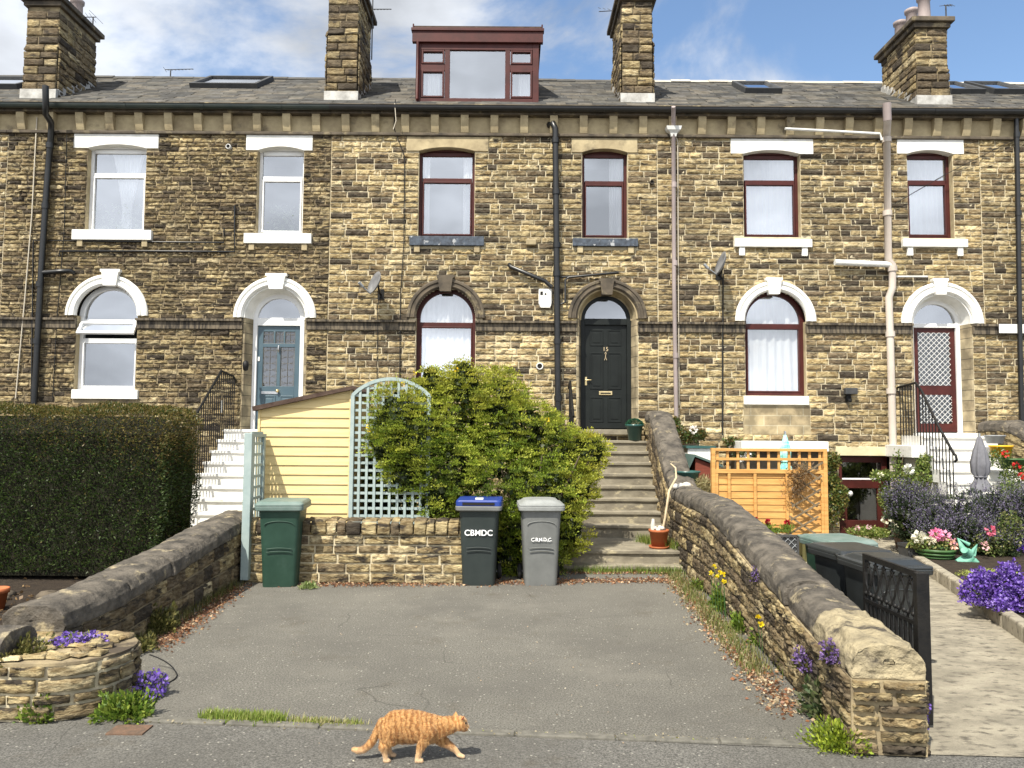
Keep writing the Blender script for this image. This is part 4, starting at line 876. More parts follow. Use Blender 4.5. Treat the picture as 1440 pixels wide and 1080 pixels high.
pipe_run(B_, 'waste_pipe', [W(716, 372, YF), W(718, 375, yp+.03), W(766, 395, yp), W(776, 404, yp)], .042, M['black_pipe'])
pipe_run(B_, 'waste_pipe', WP([(870, 383), (840, 386), (800, 390), (795, 393), (795, 425), (786, 429)], YF-.09), .022, M['black_pipe'])
pipe_run(B_, 'waste_pipe', WP([(786, 390), (870, 384)], YF-.07), .02, M['black_pipe'])
pipe_run(B_, 'cable_run', WP([(556, 140), (554, 180), (569, 220), (568, 340), (563, 420), (562, 545)], YF-.045), .009, M['rubber'])
pipe_run(B_, 'cable_run', WP([(555, 145), (557, 170), (553, 182)], YF-.28), .008, M['cable'])
pipe_run(C_H, 'downpipe', [W(947, 150, 14.3), W(947, 178, yp), W(948, 400, yp), W(951, 588, yp)], .04, M['pipe_grey'], collars_at(0, [(948, 260), (949, 370), (950, 500)]))
mb = MB(); hx, hz = FP(947, 184, yp); mb.loft([[(hx+sx*w, yp+sy*w*.6, hz+z) for sx, sy in ((-1, -1), (1, -1), (1, 1), (-1, 1))] for z, w in ((-.12, .05), (-.05, .07), (0, .13), (.07, .15))]); mb.build('hopper', M['pipe_white'], C_H, bevel=.005)
pipe_run(C_H, 'soil_pipe', [W(1248, 146, 14.2), W(1248, 172, 14.25), W(1247, 190, yp), W(1249, 365, yp), W(1255, 372, yp), W(1255, 405, yp), W(1250, 418, yp), W(1252, 480, yp), W(1256, 640, yp), W(1259, 752, yp)], .068, M['pipe_pink'], collars_at(0, [(1247, 197), (1248, 300), (1255, 378), (1252, 470), (1253, 550)]))
pipe_run(C_H, 'soil_pipe', [W(1247, 145, 14.2), W(1248, 170, 14.25)], .076, M['pipe_grey'])
pipe_run(C_H, 'waste_pipe', WP([(1174, 369), (1250, 372)], yp)+[W(1254, 374, yp)], .058, M['pipe_white'])
pipe_run(C_H, 'overflow_pipe', WP([(1104, 181), (1180, 185), (1237, 188), (1240, 197)], YF-.3), .025, M['pipe_white'])
pipe_run(C_H, 'waste_pipe', WP([(1258, 389), (1304, 389)], YF-.08), .018, M['pipe_white'])
pipe_run(C_H, 'cable_run', WP([(943, 165), (953, 200), (954, 400), (955, 570)], YF-.05), .01, M['cable'])
pipe_run(C_H, 'cable_run', WP([(1017, 385), (1016, 500), (1016, 612)], YF-.05), .014, M['rubber'])
pipe_run(E_, 'downpipe', WP([(1429, 162), (1431, 250), (1434, 460), (1437, 600)]), .045, M['black_pipe'], collars_at(0, [(1430, 190), (1432, 300)]))
pipe_run(C_H, 'cable_run', [W(1425, 197, YF-.06), W(1330, 245, YF-.06), W(1248, 292, YF-.1)], .006, M['rubber'])
# vents
for Hh, px, py, r, ring in ((A, 321, 206, .045, 'pipe_white'), (B_, 759, 515, .062, 'pipe_white'), (B_, 917, 256, .04, 'ashlar_dark')):
    x, z = FP(px, py, YF-.06); mb = MB(); mb.lathe([(r*.75, -.05), (r, -.06), (r*1.12, -.05), (r*1.15, .06)], (x, YF-.02, z), 18, 'y'); v = mb.build('wall_vent', M[ring], Hh)
    mb = MB(); mb.lathe([(0, 0), (r*.8, 0)], (x, YF-.055, z), 18, 'y'); mb.build('vent_opening', M['dark'], v)
x, z = FP(747, 340, YF-.06); mb = MB(); mb.box(x-.1, x+.1, YF-.1, YF, z-.07, z+.05); mb.build('stone_bracket', M['ashlar'], B_, bevel=.02)
# loose fittings on the walls
def dish(px, py, cable, lab, yaw, r=.23):
    x, z = FP(px, py, YF-.4); t = thing('satellite_dish', lab, 'satellite dish', (x, YF, z), 'satellite dishes on the terrace')
    Mx = Matrix.Translation((x, YF-.4, z)) @ Matrix.Rotation(yaw, 4, 'Z') @ Matrix.Rotation(math.radians(-20), 4, 'X')
    mb = MB(); mb.lathe([(0, 0), (r*.4, -.012), (r*.75, -.045), (r, -.085), (r, -.075), (r*.7, -.03), (0, .015)], (0, 0, 0), 24, 'y'); mb.V = [tuple(Mx @ Vector((v[0]*.86, v[1], v[2]))) for v in mb.V]; mb.build('dish_bowl', M['dish'], t)
    mb = MB(); mb.tube([Mx @ Vector((0, -.06, -r)), Mx @ Vector((0, -.3, -r*.75))], .012); mb.tube([Mx @ Vector((0, -.26, -r*.8)), Mx @ Vector((0, -.36, -r*.6))], .03); mb.build('feed_arm', M['pot_grey'], t)
    mb = MB(); mb.tube([(x, YF, z-.12), (x, YF-.2, z-.12), (x, YF-.36, z)], .02); mb.box(x-.06, x+.06, YF-.04, YF, z-.22, z-.02); mb.build('wall_bracket', M['black_iron'], t)
    mb = MB(); mb.tube([(x, YF-.06, z-.1)]+[W(a, b, YF-.05) for a, b in cable], .008, 6); mb.build('cable', M['rubber'], t)
dish(531, 400, [(531, 430), (530, 548)], 'grey satellite dish between the blue door arch and the maroon arched window', math.radians(-52))
dish(1018, 372, [(1016, 392), (1016, 400)], 'satellite dish seen edge on beside the window of the white arched house', math.radians(-84))
x, z = FP(767, 421, YF-.08); t = thing('alarm_box', 'white alarm box beside the black soil pipe near the number 15 door', 'alarm box', (x, YF, z))
mb = MB(); mb.loft([[(x+a*w, y, z+b) for a, b in ((-.1, -.16), (.1, -.16), (.13, -.08), (.13, .2), (-.13, .2), (-.13, -.08))] for y, w in ((YF, 1), (YF-.07, 1), (YF-.1, .85))]); mb.build('casing', M['white'], t, bevel=.01)
mb = MB(); mb.box(x-.1, x-.05, YF-.105, YF-.1, z+.08, z+.15); mb.lathe([(0, 0), (.02, 0)], (x, YF-.102, z+.1), 12, 'y'); mb.build('sounder_slots', M['dark'], t)
x, z = FP(1195, 553, YF-.1); t = thing('floodlight', 'small black floodlight between the arched window and the pink pipe', 'light', (x, YF, z))
mb = MB(); mb.box(x-.1, x+.13, YF-.16, YF-.06, z-.02, z+.1); mb.build('lamp_head', M['charcoal'], t, bevel=.01)
mb = MB(); mb.box(x-.04, x+.04, YF-.07, YF, z-.16, z-.02); mb.lathe([(0, -.05), (.035, -.03), (.035, .02)], (x, YF-.1, z-.13), 12); mb.build('sensor', M['rubber'], t)
x, z = FP(346, 514, YF-.08); t = thing('wall_lantern', 'small black wall lantern left of the blue front door', 'light', (x, YF, z))
mb = MB(); mb.lathe([(0, .1), (.05, .07), (.06, .0), (.045, -.09), (0, -.11)], (x, YF-.1, z), 12); mb.build('lantern', M['black_iron'], t)
mb = MB(); mb.box(x-.02, x+.02, YF-.1, YF, z+.03, z+.06); mb.build('wall_bracket', M['black_iron'], t)
def aerial(px, py, Y, pole, boom, n, lab, ang=0.0, el=.5, drop=0):
    x, z = FP(px, py, Y); t = thing('tv_aerial', lab, 'aerial', (x, Y, z-pole), 'television aerials on the roofs')
    mb = MB(); mb.tube([(x, Y, z-pole), (x, Y, z+drop)], .014, 6); mb.build('pole', M['charcoal'], t)
    mb = MB(); ca, sa = math.cos(ang), math.sin(ang); mb.tube([(x-boom*.25*ca, Y-boom*.25*sa, z), (x+boom*ca, Y+boom*sa, z+boom*.22)], .009, 6)
    for i in range(n):
        s = -.25+1.22*i/(n-1); c = Vector((x+boom*s*ca, Y+boom*s*sa, z+max(0, boom*s*.2))); d = Vector((-sa, ca, 0))*el*.5*(1.3 if i == 0 else .7)
        mb.tube([c-d*.8-Vector((0, 0, .06)), c+d*.8+Vector((0, 0, .06))], .005, 4)
    mb.build('aerial_rods', M['charcoal'], t)
aerial(240, 99, Y_RIDGE+.2, .3, .5, 9, 'small television aerial poking over the ridge behind the skylight', .3)
aerial(131, 25, 16.3, .5, .35, 5, 'television aerial on the back corner of the leftmost chimney', 2.8, .35)
aerial(524, 14, 16.0, 1.1, .4, 8, 'television aerial bracketed to the chimney left of the dormer', .3, .4, .3)
aerial(864, 14, 16.1, .5, -.35, 5, 'faint television aerial left of the chimney right of the dormer', .2, .3)
aerial(1330, 8, 15.6, .6, .16, 4, 'television aerial strapped to the rightmost chimney', .2, .25)
# ================================================================ garden walls
CLOUD = bpy.data.textures.new('worn', 'CLOUDS'); CLOUD.noise_scale = .09; CLOUD.noise_depth = 3
def path_fn(pts):
    P = np.array(pts, dtype=float); seg = np.linalg.norm(np.diff(P[:, :2], axis=0), axis=1); S = np.concatenate(([0], np.cumsum(seg)))
    T = np.gradient(P[:, :2], S, axis=0) if len(P) > 2 else np.tile((P[1, :2]-P[0, :2])/seg[0], (2, 1))
    def at(s):
        x, y, b, t = (np.interp(s, S, P[:, i]) for i in range(4)); tx, ty = np.interp(s, S, T[:, 0]), np.interp(s, S, T[:, 1])
        n = np.sqrt(tx*tx+ty*ty); return x, y, b, t, tx/n, ty/n
    return at, S[-1]
def stone_wall(name, label, pts, th, ch=.16, lo=.2, hi=.5, cap=None, mat='stone', sides=(1, -1), ends=(1, 1), w=None, proud=.016, coping_gap=0, group=None, base=None, copw=.24, coph=.2, capmat='coping', joint=.95, mortar='mortar_dark', caplast=None, toprow=None):
    at, L_ = path_fn(pts); P0 = pts[0]
    t = thing(name, label, 'wall', (P0[0], P0[1], P0[2]), group)
    parts = []; hm = np.mean([p[3]-p[2] for p in pts]); nc = max(2, round(hm/ch))
    vb = np.cumsum([0]+[random.uniform(.8, 1.2) for _ in range(nc)]); vb = vb/vb[-1]
    for sd in sides:
        rects = [(a, vb[i]*hm, b, vb[i+1]*hm) for i in range(nc) for a, b in split_row(0, L_, lo, hi)]
        def mf(u, v, d, sd=sd):
            x, y, b, tt, tx, ty = at(u); z = b+(tt-b)*np.clip(v/hm, -.02, 1)
            nx, ny = -ty*sd, tx*sd; return np.stack([x+nx*(th/2+d), y+ny*(th/2+d), z], 1)
        V, Fq, C = stones(rects, mf, rough=.022, proud=proud*.6, gap=.018, w=w, res=.032)
        if sd < 0: Fq = Fq[:, ::-1]
        parts.append((V, Fq, C))
    for e, s0, dr in ((0, 0, -1), (1, L_, 1)):
        if not ends[e]: continue
        x, y, b, tt, tx, ty = at(np.array([s0])); x, y, b, tt, tx, ty = (float(q[0]) for q in (x, y, b, tt, tx, ty))
        rects = [(a, vb[i]*(tt-b), c, vb[i+1]*(tt-b)) for i in range(nc) for a, c in split_row(-th/2, th/2, .17, .3)]
        parts.append(stones(rects, lambda u, v, d: np.stack([x-ty*u+tx*dr*d, y+tx*u+ty*dr*d, b+v], 1), rough=.034, proud=proud*.8, gap=.024, w=[.26, .24, .2, .2, .06, .03, .01], res=.026))
    V, Fq, C = cat_(*parts); np_mesh('stonework', V, Fq, M[mat], t, C=C)
    mb = MB(); ns = max(2, int(L_/.2)); rings = []
    for i in range(ns+1):
        x, y, b, tt, tx, ty = (float(q) for q in at(L_*i/ns)); h = th/2-.004
        e = .004 if i in (0, ns) else 0; x += tx*(.004 if i == 0 else -.004 if i == ns else 0); y += ty*(.004 if i == 0 else -.004 if i == ns else 0)
        rings.append([(x-ty*h, y+tx*h, b), (x-ty*h, y+tx*h, tt), (x+ty*h, y-tx*h, tt), (x+ty*h, y-tx*h, b)])
    mb.loft(rings); mb.build('mortar_core', M[mortar], t)
    if cap:
        s = 0; i = 0
        while s < L_-.01:
            l = joint*random.uniform(.8, 1.15); e = min(L_, s+l)
            if L_-e < .3: e = L_
            mb = MB(); rings = []; k = 7; jx, jz = random.uniform(-.016, .016), random.uniform(-.016, .012)
            for q in range(k):
                ss = s+.007+(e-s-.014)*q/(k-1); x, y, b, tt, tx, ty = (float(v) for v in at(ss)); pr = []
                nz = 12
                for a in range(nz+1):
                    th_ = PI*a/nz; r_ = 1+.02*math.sin(a*2.3+i*3+q*.9)+random.uniform(-.008, .008); pr.append((copw*math.copysign(abs(math.cos(th_))**.62, math.cos(th_))*r_, .045+(coph-.045)*math.sin(th_)**.85*r_))
                pr += [(-copw*.98, 0), (copw*.98, 0)]
                rings.append([(x-ty*(-u+jx), y+tx*(-u+jx), tt+z+jz) for u, z in pr])
            for end in (0, 1):
                R0 = rings[0] if end == 0 else rings[-1]; c = (Vector(R0[3])+Vector(R0[9])+Vector(R0[6])+Vector(R0[-1])+Vector(R0[-2]))/5; ext = []
                for kk in (.82, .6, .38, .16): ext.append([tuple(c+(Vector(v)-c)*kk) for v in R0])
                rings = ext[::-1]+rings if end == 0 else rings+ext
            mb.loft(rings, smooth=True); mt = caplast if (caplast and i == 0) else capmat
            o = mb.build('coping_stone', M[mt], t, bevel=.006); s = e; i += 1
            sb = o.modifiers.new('sub', 'SUBSURF'); sb.subdivision_type = 'SIMPLE'; sb.levels = sb.render_levels = 2
            dp = o.modifiers.new('disp', 'DISPLACE'); dp.texture = CLOUD; dp.strength = .06 if mt == 'coping_pale' else .03; dp.mid_level = .5; dp.texture_coords = 'LOCAL'
    return t
cz = lambda x, y, c: (x, y, 0, c-.19)
stone_wall('garden_wall', 'long stone wall with rounded coping right of the driveway, climbing beside the steps', [cz(2.27, 4.72, .63), cz(2.36, 5.6, .67), cz(2.46, 6.9, .79), cz(2.52, 7.9, .92), cz(2.56, 8.6, 1.0), cz(2.6, 9.4, 1.09), cz(2.62, 10.5, 1.1), cz(2.63, 11.7, 1.12), cz(2.65, 12.2, 1.3), cz(2.68, 13.0, 1.78), cz(2.72, 13.95, 2.3), cz(2.73, 14.55, 2.34)], .44, ch=.19, cap=True, caplast='coping_pale', w=[.1, .12, .18, .08, .22, .18, .12], copw=.215, joint=.8)
stone_wall('garden_wall', 'stone wall with dark rounded coping left of the driveway, in front of the hedge', [(-3.68, 10.45, 0, .65), (-3.66, 9.0, 0, .56), (-3.62, 7.6, 0, .44), (-3.58, 6.7, 0, .39), (-3.62, 5.95, 0, .37)], .44, ch=.15, cap=True, w=[.03, .06, .14, .03, .24, .28, .22], copw=.25)
stone_wall('boundary_wall', 'short front wall stub with a grey coping stone at the left picture edge', [(-7, 5.38, 0, .36), (-3.35, 5.36, 0, .36)], .36, cap=True, ch=.13, w=[.2, .2, .2, .16, .12, .06, .02], copw=.2, coph=.19)
arcp = [(-6.5, 5.22), (-4.4, 5.22), (-3.4, 5.22)]+[(-3.1+.36*math.sin(t_), 5.56-.34*math.cos(t_)) for t_ in np.linspace(.1, PI-.1, 14)]+[(-3.4, 5.9)]
pl = stone_wall('boundary_wall', 'rounded pale stone wall stub at the left end of the driveway with purple flowers on top', [(x, y, 0, .36) for x, y in arcp], .14, ch=.085, lo=.12, hi=.34, w=[.26, .24, .2, .22, .06, .02, 0], proud=.014, mortar='mortar')
parts = []
for i in range(130):
    x = random.uniform(-4.5, -2.74); y = random.uniform(5.2, 5.9)
    if x > -3.1 and (x+3.1)**2+(y-5.56)**2 > .34**2: continue
    l, w_ = random.uniform(.1, .2), random.uniform(.07, .12); an = random.uniform(-.5, .5)
    parts.append(stones([(0, 0, l, w_)], lambda u, v, d: np.stack([x+(u-l/2)*math.cos(an)-(v-w_/2)*math.sin(an), y+(u-l/2)*math.sin(an)+(v-w_/2)*math.cos(an), .374+.016*random.random()+d], 1), rough=.02, proud=.012, w=[.26, .24, .2, .2, .08, .02, 0]))
V, Fq, C = cat_(*parts); np_mesh('top_stones', V, Fq, M['stone_clean'], pl, C=C)
out = [(-6.5, 5.15), (-3.4, 5.15)]+[(-3.1+.42*math.sin(t_), 5.56-.405*math.cos(t_)) for t_ in np.linspace(.1, PI-.1, 20)]+[(-3.4, 5.96), (-6.5, 5.96)]
mb = MB(); mb.loft([[(x, y, z) for x, y in out] for z in (.352, .372)]); mb.build('top_mortar', M['mortar_dark'], pl)
# low retaining wall below the shed with its row of upright stones
cw = stone_wall('retaining_wall', 'low pale stone wall with upright top stones below the yellow shed', [(-3.35, 10.02, 0, .6), (-.52, 10.02, 0, .6)], .34, ch=.115, lo=.22, hi=.46, w=[.3, .27, .18, .14, .08, .03, 0], mortar='mortar')
parts = []
for a, b in split_row(-3.35, -.5, .1, .2):
    parts.append(stones([(a, 0, b, .17+.03*random.random())], lambda u, v, d: np.stack([u, 9.86-d-.02+.02*v, .6+v], 1), rough=.03, proud=.02, w=[.1, .1, .2, .1, .25, .2, .05]))
    parts.append(stones([(a, 0, b, .3)], lambda u, v, d: np.stack([u, 9.86+v, .775+d*.8], 1), rough=.03, proud=.02, w=[.1, .1, .2, .1, .25, .2, .05]))
V, Fq, C = cat_(*parts); np_mesh('top_stones', V, Fq, M['stone'], cw, C=C)
mb = MB(); mb.box(-3.4, -.55, 10.17, 12.9, 0, .68); tag(mb.build('raised_ground', M['soil']), kind='structure')
# ================================================================ steps
st15 = thing('stone_steps', 'worn sandstone steps climbing to the black front door', 'steps', (1.8, 11, 0))
xr = lambda y: np.interp(y, [11, 12.6, 14.3], [2.44, 2.44, 2.52])
def stepblock(t, x0, x1, y0, y1, z0, z1, mat):
    mb = MB(); n = 5; xs = [x0+(x1-x0)*i/n for i in range(n+1)]; rings = []
    for x in xs:
        w = random.uniform(-.006, .006); v = random.uniform(-.005, .003); rings.append([(x, y0+.03, z0), (x, y0+.03, z1-.05), (x, y0+w, z1-.045), (x, y0+w, z1-.008+v), (x, y0+w+.02, z1+v), (x, y1, z1), (x, y1, z0)])
    mb.loft(rings); mb.build('step', mat, t)
stepblock(st15, .7, 2.42, 10.82, 11.05, -.05, .08, M['step']); stepblock(st15, .75, 2.43, 11.0, 12.42, -.05, .265, M['step'])
for k in range(8):
    y = 12.35+.265*k; stepblock(st15, 1.12, float(xr(y)), y, 14.72 if k == 7 else y+.32, .2+.19*k, .46+.19*k, M['step'])
mb = MB(); mb.box(1.15, 2.4, 12.7, 14.7, 0, .45); mb.build('step_core', M['step'], st15)
def stairs_white(label, x0, x1, ztop, y_top, n, rise, tread, x0s=None):
    t = thing('stone_steps', label, 'steps', ((x0+x1)/2, y_top, 0))
    for k in range(n):
        y = y_top-tread*k; z = ztop-rise*k
        stepblock(t, x0-(.012*k), x1, y, 14.72 if k == 0 else y+tread+.06, z-rise-.03 if k < n-1 else -.02, z, M['step_white'])
    mb = MB(); mb.loft([[(x, 14.7, 0), (x, 14.7, ztop-rise-.04), (x, y_top+.1, ztop-rise-.04), (x, y_top-tread*(n-1)+.1, .02), (x, y_top-tread*(n-1)+.1, 0)] for x in (x0+.03, x1-.03)]); mb.build('stair_side', M['step_white'], t)
    return t
stairs_white('white painted steps rising behind the hedge to the blue door', -5.3, -3.95, 1.95, 14.15, 10, .19, .262)
sC = stairs_white('white painted steps rising to the grille door behind the lavender', 7.42, 8.78, 1.92, 13.9, 10, .195, .2)
mb = MB(); a = W(1262, 626, 14.2); b = W(1299, 643, 14.2); mb.box(a[0], 7.42, 13.7, 14.69, b[2], a[2]); mb.build('landing_ledge', M['step_white'], sC, bevel=.01)
def railing(label, X, rail, foot, sp=.105, curl=True, mat='black_iron', wallx=None):
    """rail: (y,z) of the hand rail; foot(y): height the bars stand on"""
    t = thing('stair_railing', label, 'railing', (X, rail[0][0], foot(rail[0][0])), 'iron railings beside the steps')
    mb = MB(); pts = [(X, y, z) for y, z in rail]
    if curl:
        x, y, z = pts[-1]; pts += [(X, y-.06, z-.03), (X, y-.08, z-.1), (X, y-.03, z-.13)]
    mb.tube(pts, .022, 8); mb.build('hand_rail', M[mat], t)
    ys = [p[0] for p in rail][::-1]; zs = [p[1] for p in rail][::-1]; y = ys[0]+.03
    while y < ys[-1]:
        z = float(np.interp(y, ys, zs)); mb = MB(); mb.tube([(X, y, foot(y)-.01), (X, y, z)], .0095, 6); mb.build('baluster', M[mat], t); y += sp
    return t
fA = lambda y: 1.95-.19*max(0, math.ceil((14.15-y)/.262)) if y < 14.15 else 1.95
ra = railing('black iron railing with many bars beside the white steps behind the hedge', -5.27, [(14.66, 2.86), (14.5, 2.95), (13.9, 3.0), (13.0, 2.3), (12.1, 1.6), (11.8, 1.36)], fA, .095, False)
mb = MB(); a = W(311, 573, 14.2); mb.box(-5.29, -5.275, 13.95, 14.06, a[2]-.1, a[2]+.12); mb.build('notice_plate', M['white'], ra)
fC = lambda y: 1.92-.195*max(0, math.ceil((13.9-y)/.2)) if y < 13.9 else 1.92
railing('black iron railing with curled end beside the grille door steps', 7.36, [(14.66, 2.83), (14.0, 2.88), (13.8, 2.72), (13.3, 2.1), (12.85, 1.62)], fC, .1, True)
railing('dark iron rail end left of the black front door, above the bush', 1.06, [(14.3, 2.75), (14.0, 2.86), (13.6, 2.5), (13.2, 2.2)], lambda y: 1.4, .14, False)
# flank wall of the right hand steps
stone_wall('garden_wall', 'stone wall with pale coping sloping out of view beside the white steps at far right', [(9.1, 14.65, 0, 2.02), (9.1, 13.9, 0, 2.02), (9.14, 13.5, 0, 1.9), (9.2, 12.4, 0, 1.0), (9.25, 11.0, 0, .7), (9.3, 9, 0, .6)], .44, ch=.15, cap=True, copw=.25)
# ================================================================ shed and trellises
Ys = 10.42
a = W(366, 575, Ys); b = W(494, 548, Ys); x0, x1 = a[0], b[0]; zl, zr_ = a[2], b[2]; zb = .69
sh = thing('garden_shed', 'pale yellow weatherboard shed with sloping brown felt roof', 'shed', ((x0+x1)/2, Ys, zb))
nb = 14; 
for i in range(nb):
    z0 = zb+(zr_-zb)*i/nb; z1 = zb+(zr_-zb)*(i+1)/nb; mb = MB(); top = lambda x: zl+(zr_-zl)*(x-x0)/(x1-x0)
    if z0 >= zl: xs_ = x0+(x1-x0)*(z0-zl)/(zr_-zl)+.01
    else: xs_ = x0
    za = min(z1, top(xs_)) if z1 > zl else z1
    poly = [(xs_, z0), (x1, z0), (x1, z1), (xs_ if z1 <= zl else x0+(x1-x0)*(z1-zl)/(zr_-zl)-.0, z1)]
    if z1 > zl: poly = [(xs_, z0), (x1, z0), (x1, z1)]+([(x0+(x1-x0)*(z1-zl)/(zr_-zl), z1)] if z1 < zr_-.001 else [])+([(xs_, max(z0+.001, top(xs_)))] if z0 < zl else [])
    n = len(poly); cx_ = lambda z: Ys-.004-.018*(z1-z)/(z1-z0)
    vs = [(x, cx_(z), z+.002) for x, z in poly]+[(x, Ys+.02, z+.002) for x, z in poly]; 
    mb.add(vs, [tuple(range(n))[::-1], tuple(range(n, 2*n))]+[(j, (j+1) % n, n+(j+1) % n, n+j) for j in range(n)]); mb.build('board', M['shed'], sh)
mb = MB(); mb.box(x1-.015, x1+.03, Ys-.03, Ys+.03, zb, zr_); mb.box(x0-.02, x0+.012, Ys-.03, Ys+.03, zb, zl-.01); mb.build('corner_trim', M['shed'], sh, bevel=.003)
mb = MB(); mb.add([(x0, Ys+.02, zb), (x0, Ys+1.5, zb), (x0, Ys+1.5, zl), (x0, Ys+.02, zl), (x1, Ys+.02, zb), (x1, Ys+1.5, zb), (x1, Ys+1.5, zr_), (x1, Ys+.02, zr_)], [(0, 1, 2, 3), (4, 5, 6, 7), (1, 5, 6, 2)]); mb.build('side_wall', M['shed'], sh)
mb = MB(); mb.loft([[(x0-.07, y, zl-.03), (x1+.04, y, zr_+.0), (x1+.14, y, zr_-.06), (x1+.13, y, zr_-.015), (x1+.04, y, zr_+.05), (x0-.08, y, zl+.03)] for y in (Ys-.1, Ys+1.6)]); mb.build('roof', M['felt'], sh)
# arched lattice trellis
xa, zt0 = FP(496, 556, 10.3); xb, _ = FP(604, 556, 10.3); zpk = FP(550, 533, 10.3)[1]; zlo = .7
tr = thing('arched_trellis', 'sage blue square lattice trellis with arched top between shed and bush', 'trellis', ((xa+xb)/2, 10.3, zlo))
m_, hw_ = (xa+xb)/2, (xb-xa)/2; rise = zpk-zt0; R_ = (hw_**2+rise**2)/(2*rise); arcz = lambda x: zt0+math.sqrt(R_*R_-(x-m_)**2)-(R_-rise)
mb = MB(); mb.box(xa-.02, xa+.03, 10.27, 10.33, zlo, zt0); mb.box(xb-.03, xb+.02, 10.27, 10.33, zlo, zt0); pts = [(xa+2*hw_*i/14, 10.3, arcz(xa+2*hw_*i/14)) for i in range(15)]
mb.add([], []); 
for i in range(14): mb.bar(pts[i], pts[i+1], .05, .045, up=(0, 0, 1))
mb.box(xa, xb, 10.27, 10.33, zlo, zlo+.04); mb.build('frame', M['sage'], tr)
k = 10
for i in range(1, k):
    x = xa+2*hw_*i/k; mb = MB(); mb.box(x-.017, x+.017, 10.285, 10.297, zlo, arcz(x)); mb.build('upright_slat', M['sage'], tr)
z = zlo+.1
while z < zpk-.05:
    d = hw_ if z < zt0 else math.sqrt(max(0, R_*R_-(z-zt0+R_-rise)**2)); mb = MB(); mb.box(m_-d+.01, m_+d-.01, 10.298, 10.31, z-.017, z+.017); mb.build('cross_slat', M['sage'], tr); z += .1
t = thing('trellis_screen', 'narrow sage blue trellis screen on a tall post left of the shed', 'trellis', (-3.4, 9.8, .1))
p = W(351, 609, 9.8); mb = MB(); mb.box(p[0]-.05, p[0]+.05, 9.75, 9.85, .05, p[2]); mb.build('post', M['sage'], t, bevel=.005)
mb = MB(); mb.box(p[0]-.03, p[0]+.04, 9.851, 10.36, p[2]-.05, p[2]-.01); mb.box(p[0]-.03, p[0]+.03, 10.3, 10.36, .7, p[2]-.05)
for i in range(5): y = 9.9+.09*i; mb.box(p[0]-.012, p[0]+.0, y, y+.035, .7, p[2]-.05)
for i in range(9): z = .75+.14*i; mb.box(p[0]+.002, p[0]+.014, 9.85, 10.3, z, z+.035)
mb.build('lattice', M['sage'], t)
